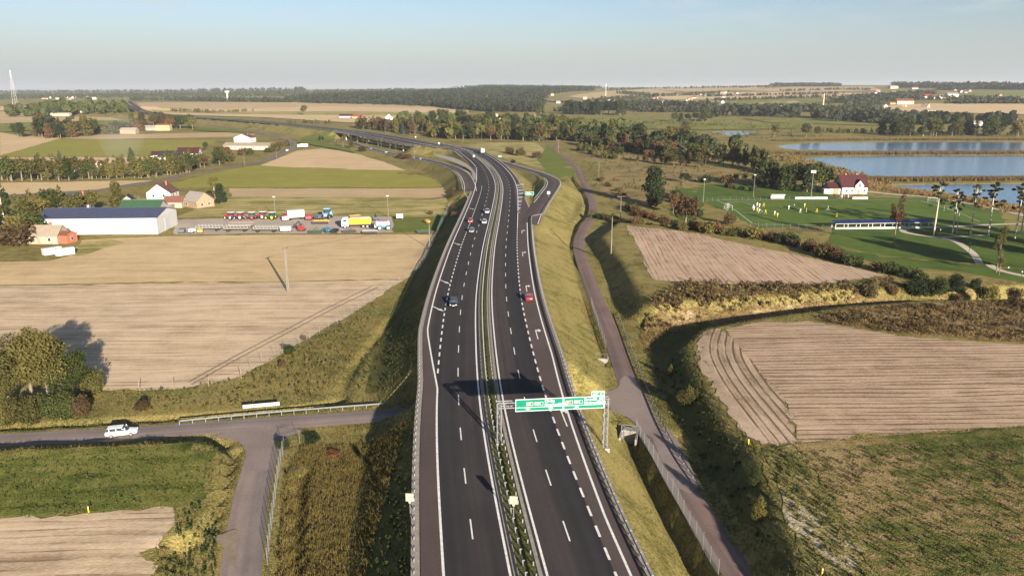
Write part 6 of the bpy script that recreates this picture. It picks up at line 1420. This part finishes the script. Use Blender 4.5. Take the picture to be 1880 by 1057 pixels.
# ---- right bank shrubs
T1(1263, 742, 4.6, 'bush', 'lf_olive', 'olive bush on the shaded bank below the drilled field', mul=6, var=0, wide=.8, cat='shrub')
T1(1231, 690, 2.4, 'cone', 'lf_olive', 'small upright shrub above the olive bush on the bank', mul=3, var=1, cat='shrub')
T1(1385, 888, 3.2, 'cone', 'lf_green', 'dark conical bush on the bank, upper of two', mul=5, var=0, wide=1.15, cat='shrub')
T1(1392, 955, 3.4, 'cone', 'lf_olive', 'olive conical bush on the bank, lower of two', mul=5, var=1, wide=1.15, cat='shrub')
T1(1596, 546, 5.6, 'bush', 'lf_pale', 'pale yellowish bush beside the small stream', mul=5, var=0, wide=.85, cat='shrub')
for k, (px, py, h, mt, lb) in enumerate([(1680, 542, 6.0, 'lf_dark', 'dark green bush right of the pale one'), (1720, 540, 6.5, 'lf_green', 'tall green bush in the middle of the stream thicket'), (1752, 535, 6.0, 'lf_dark', 'dark bush right of the tall green one in the thicket'), (1640, 540, 3.6, 'lf_brown', 'brown bush between pale and dark bushes'), (1815, 548, 5.0, 'lf_olive', 'olive bush at the right of the stream thicket'), (1862, 552, 4.4, 'lf_brown', 'brown bush near the right edge by the stream'), (1790, 530, 4.0, 'lf_dark', 'low dark bush behind the olive one')]): T1(px, py, h, 'bush', mt, lb, mul=4, var=k % 3, wide=.9, cat='shrub')
belt([(1560, 545), (1700, 545), (1880, 560)], 9, (1.4, 2.6), ['bush'], ['lf_brown', 'lf_pale'], 'low shrub in the rough grass above the drilled field', 8, 'shrub')
# ---- the brown hedge between upper field and pitch
belt([(1268, 422), (1330, 432), (1400, 440), (1470, 455), (1540, 480)], 30, (3.0, 5.2), ['bush'], ['lf_brown', 'lf_brown', 'lf_olive', 'lf_rust', 'lf_dark'], 'autumn shrub in the hedge above the upper ploughed field', 5, 'shrub')
belt([(1540, 480), (1600, 495), (1650, 505), (1700, 515)], 14, (2.4, 4.2), ['bush'], ['lf_dark', 'lf_green', 'lf_brown'], 'shrub in the hedge below the park lawn', 5, 'shrub')
T1(1338, 412, 6.8, 'bush', 'lf_brown', 'brown bushy tree in front of the left goal', wide=.8, mul=2)
T1(1258, 422, 14, 'round', 'lf_brown', 'brown-green tree left of the football pitch', mul=2)
T1(1236, 392, 10, 'round', 'lf_brown', 'slim brown tree right of the big dark tree', wide=.7, mul=2)
T1(1199, 379, 18.5, 'dense', 'lf_dark', 'big dense dark green tree above the ditch', mul=3, wide=1.2)
belt([(1150, 382), (1190, 402), (1240, 412)], 10, (2.5, 4.5), ['bush'], ['lf_brown', 'lf_rust', 'lf_dark'], 'shrub on the ditch bank below the big dark tree', 5, 'shrub')
belt([(1335, 345), (1380, 352)], 4, (3.2, 4.6), ['bush'], ['lf_dark', 'lf_brown'], 'shrub on the green slope behind the pitch', 4, 'shrub')
belt([(1240, 338), (1300, 335), (1400, 335)], 8, (4, 6.5), ['bush', 'round'], ['lf_brown', 'lf_dark'], 'shrub at the top of the green slope', 8, 'shrub')
belt([(1085, 400), (1120, 408), (1160, 410), (1230, 418), (1270, 428)], 16, (2.0, 3.8), ['bush'], ['lf_brown', 'lf_dark', 'lf_olive'], 'shrub on the bank above the upper ploughed field', 8, 'shrub')
belt([(1240, 360), (1255, 385), (1285, 400)], 8, (3, 5.5), ['bush'], ['lf_brown', 'lf_dark'], 'shrub between the big dark tree and the pitch', 6, 'shrub')
belt([(1100, 330), (1130, 350), (1150, 366)], 7, (1.8, 3.4), ['bush'], ['lf_brown', 'lf_olive'], 'shrub in the brown meadow near the service road', 6, 'shrub')
belt([(1060, 275), (1110, 290), (1150, 296), (1200, 300)], 12, (4, 9), ['round', 'bush', 'tall'], ['lf_olive', 'lf_green', 'lf_olive'], 'small tree at the left edge of the brown meadow', 14)
belt([(1190, 300), (1240, 306), (1290, 308)], 9, (5, 9), ['tall', 'round'], ['lf_olive', 'lf_brown'], 'small tree along the far edge of the brown meadow', 8)
# ---- pines and thin trees in the park
PINES = [(1640, 453, 21, 'sparse', 'lf_rust', 'rust-brown larch in front of the stand', .9), (1714, 433, 20, 'pine', 'lf_pine', 'leaning pine left of the right goal', 1.3), (1748, 430, 17, 'pine', 'lf_pine', 'pine standing over the right goal', 1.1), (1756, 428, 15, 'pine', 'lf_pine', 'second pine close to the right goal', .9), (1781, 432, 19, 'pine', 'lf_pine', 'thin pine in the middle of the lawn', 1.1), (1814, 434, 20, 'pine', 'lf_pine', 'pine with spreading top beside the path end', 1.3), (1863, 438, 20, 'pine', 'lf_pine', 'pine near the right edge, nearer one', 1.3), (1874, 430, 18, 'pine', 'lf_pine', 'pine at the right edge, farther one', 1.2), (1829, 500, 13.5, 'sparse', 'lf_olive', 'thin bare tree beside the pale path', .9), (1834, 505, 8, 'sparse', 'lf_pale', 'low thin tree at the path edge', .9)]
for px, py, h, kd, mt, lb, wd in PINES: T1(px, py, h, kd, mt, lb, wide=wd * .66, mul=4 if kd == 'sparse' else 4, bark='birchbark' if kd == 'pine' else 'bark')
# ---- trees behind the pitch and by the ponds
belt([(1395, 343), (1440, 350), (1480, 352), (1525, 352)], 11, (9, 13), ['round', 'dense'], ['lf_dark', 'lf_dark', 'lf_green'], 'tree behind the dugout', 10)
belt([(1290, 300), (1340, 303), (1390, 312), (1420, 322)], 20, (9.5, 13.5), ['tall'], ['lf_olive', 'lf_green', 'lf_olive'], 'slender poplar in the grove above the meadow', 18, bark='birchbark', name='poplar_tree')
belt([(1395, 318), (1440, 325), (1470, 335)], 8, (5, 8), ['bush', 'round'], ['lf_brown', 'lf_dark'], 'shrub between poplar grove and dark trees', 8, 'shrub')
belt([(1075, 268), (1120, 276), (1180, 283), (1230, 292), (1285, 296)], 26, (8, 13), ['round', 'tall', 'bush'], ['lf_dark', 'lf_olive', 'lf_brown', 'lf_green'], 'tree in the belt beyond the brown meadow', 25)
belt([(1040, 258), (1100, 262), (1160, 262), (1250, 270), (1300, 280)], 24, (9, 15), ['round', 'dense'], ['lf_dark', 'lf_green', 'lf_olive'], 'tree in the thick belt ending the service road', 40)
T1(1124, 262, 24, 'dense', 'lf_olive', 'tallest broad olive tree in the middle belt', wide=.9); T1(1258, 258, 17, 'round', 'lf_olive', 'round olive tree rising over the right end of the middle belt')
for k, (px, py, h, mt, lb) in enumerate([(985, 290, 7.5, 'lf_brown', 'brown bush on the meadow inside the slip road, right one'), (955, 286, 9, 'lf_pale', 'pale broad bush on the meadow inside the slip road'), (937, 282, 8, 'lf_brown', 'brown bush on the meadow inside the slip road, left one'), (942, 300, 4, 'lf_dark', 'dark low bush beside the far slip road'), (748, 291, 5, 'lf_rust', 'rust-red bush on the bank of the slip road'), (735, 289, 4.5, 'lf_rust', 'second rust-red bush on the bank of the slip road'), (665, 278, 7, 'lf_brown', 'brown round bush left of the queue of cars')]): T1(px, py, h, 'bush', mt, lb, mul=1.5, wide=1.1, cat='shrub')
T1(645, 272, 11, 'tall', 'lf_olive', 'thin olive tree in front of the viaduct, right of two', wide=1.3); T1(630, 270, 13, 'sparse', 'lf_olive', 'thin sparse tree in front of the viaduct, left of two'); T1(590, 259, 8, 'bush', 'lf_dark', 'dark bush at the left abutment of the viaduct')
belt([(770, 400), (830, 372)], 1, (2, 3), ['bush'], ['lf_brown'], 'bush on the ditch by the motorway bank', 2, 'shrub')
belt([(830, 350), (836, 372), (832, 400)], 7, (1.6, 2.8), ['bush'], ['lf_brown', 'lf_green'], 'scrubby bush along the ditch left of the motorway', 2, 'shrub')
# ---- hedge and belt behind the viaduct
belt([(652, 236), (700, 240), (745, 245), (800, 249)], 28, (11, 14), ['tall', 'dense'], ['lf_olive', 'lf_green', 'lf_brown'], 'tree in the tall clipped hedge behind the viaduct', 12)
T1(740, 247, 17, 'spruce', 'lf_blue', 'dark spruce standing in the hedge behind the viaduct')
belt([(800, 252), (860, 255), (920, 256), (980, 258), (1040, 260)], 38, (10, 15), ['round', 'tall', 'dense'], ['lf_olive', 'lf_green', 'lf_dark', 'lf_brown'], 'tree in the belt along the country road', 45)
belt([(760, 228), (830, 232), (900, 236), (980, 240), (1060, 244)], 24, (12, 18), ['round', 'dense'], ['lf_dark', 'lf_green', 'lf_olive'], 'tree in the dense belt around the hamlet', 80)
T1(993, 221, 38, 'tall', 'lf_green', 'tall poplar towering over the hamlet', wide=1.0)
belt([(1040, 210), (1100, 211), (1150, 212)], 16, (18, 24), ['round', 'dense'], ['lf_dark'], 'tree in the wood across the wet meadow', 30)
belt([(1230, 225), (1290, 224), (1310, 222)], 8, (11, 17), ['round', 'dense'], ['lf_dark', 'lf_green'], 'tree in the copse left of the small pond', 25)
for px, py, h, lb in [(1258, 243, 15, 'olive tree standing left of the small pond'), (1422, 251, 15, 'olive tree between small pond and upper pond, left one'), (1480, 252, 17, 'broad olive tree between small pond and upper pond'), (1500, 252, 13, 'olive tree right of the broad one by the upper pond'), (558, 211, 20, 'lone broad tree in the stubble beyond the motorway')]: T1(px, py, h, 'round', 'lf_olive', lb)
belt([(1632, 250), (1700, 250), (1780, 250), (1860, 249)], 30, (13, 18), ['round', 'dense', 'tall'], ['lf_dark', 'lf_green', 'lf_olive'], 'tree in the row behind the upper pond', 25)
T1(1868, 253, 22, 'round', 'lf_pale', 'large pale autumn tree at the right edge behind the ponds')
LATE = []

# ---- left side
belt([(-10, 333), (90, 332), (180, 330), (250, 328), (300, 324), (345, 318)], 44, (8.5, 12), ['tall', 'round', 'tall'], ['lf_olive', 'lf_olive', 'lf_green'], 'birch in the long row across the left fields', 9, bark='birchbark', name='birch_tree')
T1(112, 308, 13, 'spruce', 'lf_blue', 'blue-green spruce left of the red-roofed house'); T1(242, 297, 11, 'cone', 'lf_green', 'green conical tree behind the birch row')
belt([(345, 310), (395, 305), (420, 296)], 9, (6, 10), ['round', 'bush'], ['lf_green', 'lf_olive', 'lf_brown'], 'bushy tree along the country road by the maroon roofs', 10)
belt([(395, 290), (440, 285), (500, 280), (525, 268)], 12, (5, 8), ['bush', 'round'], ['lf_brown', 'lf_green', 'lf_olive'], 'bush around the long farm shed', 8)
T1(378, 276, 8, 'round', 'lf_dark', 'dark round tree above the maroon roofed house')
belt([(-10, 420), (30, 417), (80, 412), (140, 402)], 12, (8, 12), ['tall', 'round'], ['lf_olive', 'lf_green', 'lf_olive'], 'birch in the row behind the warehouse', 8, bark='birchbark', name='birch_tree')
belt([(5, 455), (30, 452), (55, 440)], 5, (5, 8.5), ['round', 'bush'], ['lf_brown', 'lf_olive', 'lf_green'], 'tree beside the old cottage', 6)
T1(167, 392, 11, 'round', 'lf_olive', 'olive tree behind the left part of the warehouse'); T1(216, 383, 12.5, 'dense', 'lf_olive', 'dense round tree left of the green roofed shed'); T1(248, 372, 6, 'bush', 'lf_pale', 'pale round bush left of the white gabled house')
T1(396, 372, 13, 'sparse', 'lf_olive', 'tall sparse birch at the right of the farm', mul=3, bark='birchbark'); T1(405, 373, 9.5, 'dense', 'lf_dark', 'dark dense tree right of the tall birch', wide=1.1); T1(388, 374, 6.5, 'bush', 'lf_brown', 'brown bush at the foot of the tall birch', wide=.8)
belt([(30, 252), (70, 253), (110, 254), (160, 250)], 22, (12, 20), ['round', 'tall', 'dense'], ['lf_olive', 'lf_dark', 'lf_brown', 'lf_green'], 'tree in the copse left of the smoky field', 30)
belt([(165, 246), (210, 245), (255, 241)], 14, (8, 13), ['round', 'bush'], ['lf_brown', 'lf_olive'], 'tree in the hedge beside the small shed', 15)
belt([(235, 232), (280, 230), (320, 238), (360, 238)], 20, (10, 16), ['round', 'dense'], ['lf_olive', 'lf_green', 'lf_brown', 'lf_dark'], 'tree around the yellow block', 25)

# ---- far woods and hedgerows: one mass each
def mass(px, n, h, mat, name='wood', line=None, spread=0, blobs=16):
    if line is None:
        P = np.array([tuple(at(a, b))[:2] for a, b in px]); lo, hi = P.min(0), P.max(0); Q = RNG.uniform(lo, hi, (n * 4, 2)); Q = Q[inside(Q, P)][:n]
    else:
        L = np.array([tuple(at(a, b))[:2] for a, b in line]); d = np.r_[0, np.cumsum(np.linalg.norm(np.diff(L, axis=0), axis=1))]; s = RNG.uniform(0, d[-1], n); Q = np.c_[np.interp(s, d, L[:, 0]), np.interp(s, d, L[:, 1])] + RNG.normal(0, 1, (n, 2)) * spread
    n = len(Q)
    if n == 0: return
    Z = H(Q[:, 0], Q[:, 1]); hh = RNG.uniform(h * .7, h * 1.25, n)
    k = np.repeat(np.arange(n), blobs); m = len(k); dr = RNG.normal(size=(m, 3)); dr /= np.linalg.norm(dr, axis=1)[:, None]
    C = np.c_[Q[k] + dr[:, :2] * (hh[k] * .30)[:, None], Z[k] + hh[k] * (.52 + .42 * dr[:, 2])]
    nr = dr * .8 + RNG.normal(size=(m, 3)) * .5; nr /= np.linalg.norm(nr, axis=1)[:, None]
    a = np.cross(nr, RNG.normal(size=(m, 3))); a /= np.linalg.norm(a, axis=1)[:, None]; b = np.cross(nr, a); s = (hh[k] * .19 * RNG.uniform(.6, 1.3, m))[:, None]
    V = np.stack([C - a * s, C - b * s, C + a * s, C + b * s], 1).reshape(-1, 3)
    return tag(put(name, np_mesh(name, V, np.arange(4 * m).reshape(-1, 4), M[mat])), kind='stuff')
mass([(520, 186), (620, 177), (760, 172), (860, 167), (905, 162), (1085, 163), (1092, 167), (1015, 173), (1000, 184), (960, 190), (880, 195), (760, 192), (640, 189)], 4200, 17, 'lf_far')
mass([(760, 192), (880, 195), (960, 190), (1000, 192), (990, 206), (900, 206), (840, 202)], 900, 15, 'lf_far')
mass(None, 500, 16, 'lf_far', line=[(860, 161.3), (930, 160.8), (1000, 161), (1090, 163)], spread=60)
mass(None, 340, 13, 'lf_far', line=[(235, 185), (320, 185), (420, 187), (560, 189), (740, 192)], spread=14)
mass(None, 160, 12, 'lf_far', line=[(560, 189), (640, 191), (760, 194), (800, 196)], spread=14)
mass([(0, 176), (560, 170), (760, 166.5), (760, 170), (560, 177), (240, 180), (0, 184)], 1700, 15, 'lf_far')
mass([(0, 170.5), (560, 167), (560, 170), (0, 174)], 500, 26, 'lf_far')
for ln, n, h in [([(1420, 159.2), (1540, 158.8)], 220, 18), ([(1640, 161), (1740, 162), (1880, 164)], 380, 22), ([(1730, 166), (1800, 164), (1890, 166)], 220, 20), ([(1140, 172), (1200, 178), (1260, 176), (1330, 172)], 200, 11), ([(1150, 198), (1230, 194), (1300, 196)], 150, 12), ([(1050, 199), (1130, 193), (1170, 189), (1200, 188)], 200, 11), ([(1290, 178), (1400, 176), (1540, 173)], 170, 8), ([(1300, 186), (1420, 182), (1560, 178)], 170, 8), ([(1440, 168), (1540, 165), (1600, 166)], 120, 9), ([(1540, 190), (1600, 182), (1660, 176), (1720, 174)], 260, 13), ([(1580, 203), (1600, 192), (1640, 186)], 120, 13), ([(1640, 184), (1740, 184), (1840, 184)], 90, 11), ([(1760, 191), (1830, 190), (1880, 191)], 150, 14), ([(1100, 186), (1150, 181), (1190, 181)], 90, 10), ([(1030, 205), (1100, 202), (1180, 203)], 120, 11), ([(1180, 205), (1260, 206), (1330, 205)], 160, 12), ([(1330, 204), (1420, 205), (1500, 205)], 220, 14), ([(1500, 205), (1580, 210), (1640, 215)], 150, 13), ([(1120, 166), (1180, 164), (1300, 162), (1420, 161)], 160, 12), ([(40, 205), (70, 210), (90, 212)], 40, 11), ([(380, 208), (460, 205)], 40, 6), ([(320, 205), (380, 207)], 46, 7), ([(530, 226), (610, 228)], 20, 5), ([(1040, 224), (1200, 228), (1330, 232)], 60, 5), ([(1500, 243), (1600, 244)], 40, 5)]: mass(None, n, h, 'lf_far' if h > 7.5 else 'lf_olive', 'hedgerow', ln, 14 if h > 7.5 else 6)
mass(None, 70, 17, 'lf_far', line=[(1300, 212), (1400, 213), (1480, 215), (1560, 220), (1640, 228)], spread=22, blobs=60)
mass(None, 60, 16, 'lf_far', line=[(1640, 228), (1760, 226), (1880, 228)], spread=22, blobs=60)
mass(None, 60, 20, 'lf_green', line=[(55, 214), (100, 206), (160, 202), (222, 210)], spread=35, blobs=60)
mass(None, 70, 15, 'lf_green', line=[(760, 226), (830, 230), (900, 233), (980, 236), (1060, 240), (1100, 245)], spread=26, blobs=60)
mass(None, 50, 13, 'lf_olive', line=[(800, 250), (860, 253), (920, 254), (1040, 257)], spread=14, blobs=70)
mass(None, 50, 12, 'lf_dark', line=[(1045, 256), (1100, 260), (1180, 264), (1290, 280)], spread=14, blobs=70)
mass([(1050, 218), (1330, 224), (1480, 230), (1560, 240), (1480, 258), (1300, 255), (1150, 240)], 260, 3.0, 'lf_olive', 'scrub')
mass([(1060, 262), (1290, 292), (1480, 330), (1300, 335), (1120, 372), (1075, 330)], 260, 1.5, 'lf_olive', 'scrub', blobs=22)
mass([(1440, 282), (1470, 290), (1520, 305), (1600, 325), (1640, 342), (1560, 330), (1480, 310), (1420, 292)], 180, 2.2, 'lf_pale', 'scrub', blobs=22)
for px, n, h, mt in [([(1195, 552), (1260, 517), (1560, 525), (1640, 512), (1640, 540), (1560, 552), (1300, 580), (1175, 612)], 260, 1.2, 'lf_brown'), ([(1195, 552), (1260, 517), (1560, 525), (1640, 540), (1300, 580), (1175, 612)], 200, .9, 'lf_pale'), ([(1480, 588), (1560, 566), (1880, 552), (1960, 552), (1960, 630), (1650, 612)], 340, .9, 'lf_brown'), ([(1480, 588), (1700, 556), (1960, 552), (1960, 630), (1650, 612)], 160, .8, 'lf_pale'),
                     ([(205, 722), (330, 718), (440, 697), (560, 632), (700, 545), (640, 680), (620, 725), (400, 752), (210, 765)], 260, .55, 'lf_olive'), ([(205, 722), (440, 697), (640, 590), (620, 725), (400, 752)], 90, .6, 'lf_brown'), ([(525, 860), (640, 830), (665, 1100), (505, 1100)], 200, .5, 'lf_brown'), ([(560, 860), (655, 850), (665, 1100), (560, 1100)], 160, .45, 'lf_pale'), ([(665, 800), (745, 790), (745, 1100), (668, 1100)], 220, .55, 'lf_green'), ([(640, 720), (680, 640), (770, 560), (765, 650), (700, 715)], 160, .5, 'lf_green'),
                     ([(1460, 830), (1880, 800), (1880, 1057), (1640, 1057)], 700, .32, 'lf_green'), ([(1460, 830), (1880, 800), (1880, 1057), (1640, 1057)], 500, .3, 'lf_brown'), ([(1400, 830), (1450, 822), (1560, 960), (1620, 1080), (1520, 1080), (1440, 905)], 260, .45, 'lf_olive'), ([(1190, 680), (1260, 800), (1400, 1000), (1460, 1000), (1400, 850), (1290, 710), (1260, 640)], 200, .6, 'lf_dark'),
                     ([(0, 840), (380, 822), (400, 880), (320, 925), (0, 945)], 420, .3, 'lf_green'), ([(330, 940), (400, 930), (400, 1057), (300, 1057)], 120, .45, 'lf_green'), ([(1005, 640), (1085, 560), (1110, 680), (1060, 720)], 60, .3, 'lf_brown')]: mass(px, n, h, mt, 'weeds', blobs=18)
# ---- reeds round the ponds
def blades(name, Q, hgt, wid, mat, per=3, lean=.25, dz=0.0):
    n = len(Q); k = np.repeat(np.arange(n), per); m = len(k); an = RNG.uniform(0, 6.28, m); h = hgt * RNG.uniform(.55, 1.25, m); Z = H(Q[:, 0], Q[:, 1])[k] + dz
    base = np.c_[Q[k] + RNG.normal(0, wid * 1.2, (m, 2)), Z - .05]; d = np.c_[np.cos(an), np.sin(an)] * wid
    tip = base + np.c_[RNG.normal(0, lean, (m, 2)) * h[:, None], h]
    V = np.stack([base - np.c_[d, 0 * an], base + np.c_[d, 0 * an], tip], 1).reshape(-1, 3)
    return tag(put(name, np_mesh(name, V, np.arange(3 * m).reshape(-1, 3), M[mat])), kind='stuff')
def along(line, n, spread):
    L = np.array([tuple(G(a, b))[:2] for a, b in line]); d = np.r_[0, np.cumsum(np.linalg.norm(np.diff(L, axis=0), axis=1))]; s = RNG.uniform(0, d[-1], n)
    return np.c_[np.interp(s, d, L[:, 0]), np.interp(s, d, L[:, 1])] + RNG.normal(0, 1, (n, 2)) * spread
blades('reeds', np.vstack([along([(1400, 282), (1470, 283), (1600, 282.5), (1900, 281.5)], 3600, 5), along([(1560, 331), (1650, 331.5), (1760, 331), (1900, 330)], 3600, 2.6), along([(1420, 259), (1560, 257.5), (1900, 257)], 1600, 4)]), 2.0, .22, 'reed', 5, .10, .35)
blades('reeds', np.vstack([along([(1560, 330), (1620, 345), (1700, 357), (1780, 368), (1880, 390)], 1200, 5), along([(1440, 284), (1500, 305), (1560, 324)], 900, 6)]), 1.4, .2, 'reed', 5, .2)
# ---- rough grass on the near verges and banks
def grass_points(n, box):
    Q = np.c_[RNG.uniform(box[0], box[1], n), RNG.uniform(box[2], box[3], n)]
    keep = np.ones(n, bool)
    for P, hw in ((SIDE, 2.8), (BRANCH, 2.6), (SERV, 2.3)): keep &= sdist(Q, P)[0] > hw
    d, sd_, s = sdist(Q, MW[:110:2]); cy = np.interp(s, MWS, MW[:, 1]); o = d * sd_
    keep &= (o < mwf(cy, EDGE_L) - 1.0) | (o > mwf(cy, EDGE_R) + .9) | (np.abs(o) < .95)
    for px, m in FARSTRIPS:
        if m in ('seed', 'plough_nr', 'plough_up', 'stub', 'weedy', 'park'):
            Pp = np.array([G(a, b, 3.6 if m in ('plough_nr', 'plough_up', 'weedy') else 0) for a, b in px]); keep &= poly_in(Q, Pp) < .3
    keep &= poly_in(Q, np.array([tuple(at(a, b))[:2] for a, b in [(-140, 958), (0, 952), (200, 940), (318, 932), (322, 948), (290, 1000), (270, 1120), (-140, 1120)]])) < .2
    keep &= poly_in(Q, np.array([tuple(at(a, b))[:2] for a, b in [(1322, 603), (1292, 610), (1277, 632), (1288, 680), (1322, 735), (1372, 800), (1400, 817), (1466, 811), (1440, 735), (1382, 668), (1352, 630)]])) < .2
    keep &= poly_in(Q, PL([(384, 802), (446, 818), (450, 862), (498, 862), (515, 806), (560, 792), (520, 786), (430, 792)])) < .3
    keep &= poly_in(Q, PL([(1070, 746), (1098, 752), (1150, 765), (1190, 800), (1215, 800), (1190, 735), (1158, 690), (1140, 695), (1133, 712), (1060, 728)])) < .3
    keep &= poly_in(Q, PL([(372, 982), (398, 975), (430, 968), (440, 985), (436, 1045), (420, 1058), (400, 1000)])) < .2
    return Q[keep]
GP = grass_points(90000, (-82, 82, 62, 190)); pat = np.sin(GP[:, 0] * .21 + 2 * np.sin(GP[:, 1] * .13)) + np.sin(GP[:, 1] * .33 + GP[:, 0] * .1) + RNG.normal(0, .7, len(GP))
mown = (GP[:, 0] > 6) & (GP[:, 0] < 30) & (sdist(GP, MW[:110:2])[0] < 24)
blades('grass', GP[(pat > -.3) & ~mown], .36, .045, 'blade', 3, .35); blades('grass', GP[(pat <= -.3) & ~mown], .34, .05, 'blade_g', 3, .35); blades('grass', GP[mown][::3], .2, .06, 'blade', 3, .4)
LG = np.c_[RNG.uniform(-32, -16, 16000), RNG.uniform(62, 105, 16000)]; LG = LG[(sdist(LG, BRANCH)[0] > 4.2) & (sdist(LG, SIDE)[0] > 4)]
blades('tall_grass', LG, .6, .05, 'blade', 3, .3)
WG = at(1500, 600); wq = np.c_[RNG.uniform(20, 190, 26000), RNG.uniform(120, 210, 26000)]
wp = [np.array([tuple(at(a, b))[:2] for a, b in px]) for px, m in FARSTRIPS if m == 'wild']; wq = wq[np.any([inside(wq, p_) for p_ in wp], 0)]
blades('tall_grass', wq, .6, .06, 'reed', 4, .35)
# trees standing just beyond the right edge of the view: their shadows lie over the lawn and the pitch
for k, (px, py, h) in enumerate([(1905, 455, 19), (1930, 470, 20), (1960, 445, 18), (1990, 480, 20), (1920, 500, 18), (2030, 470, 21), (2070, 500, 20), (1950, 520, 19), (2010, 530, 20)]): tree(*G(px, py), h, 'dense' if k % 2 else 'round', 'lf_pine', 'dark tree just beyond the right edge, ' + ORD[k] + ' of the park edge', z=0, wide=.8)
# thin smoke from a garden fire
sm, stt, _sb = new_mat('smoke_air'); stt.nodes.remove(_sb); sv_ = N(stt, 'ShaderNodeVolumePrincipled'); sv_.inputs['Color'].default_value = (.9, .92, .95, 1); sv_.inputs['Density'].default_value = .0020
stt.links.new(sv_.outputs[0], [n for n in stt.nodes if n.type == 'OUTPUT_MATERIAL'][0].inputs['Volume'])
a = at(214, 304); smk = MB().tube([(0, 0, .3), (-2, 4, 4), (-6, 18, 10), (-12, 34, 17), (-16, 50, 22), (-18, 60, 26)], [1.0, 4, 11, 17, 14, 3], 12).build('smoke', sm, loc=a, smooth=True); smk['kind'] = 'stuff'
# ================================================================ the air
hz_m, hz_t, _b = new_mat('haze_air'); hz_t.nodes.remove(_b)
pv = N(hz_t, 'ShaderNodeVolumePrincipled'); pv.inputs['Color'].default_value = (.86, .90, .94, 1); pv.inputs['Density'].default_value = HAZE_DENSITY; pv.inputs['Anisotropy'].default_value = .2
hz_t.links.new(pv.outputs[0], [n for n in hz_t.nodes if n.type == 'OUTPUT_MATERIAL'][0].inputs['Volume'])
haze = MB().box(-27000, 27000, -400, 31000, -6, 150).build('haze', hz_m); haze['kind'] = 'stuff'
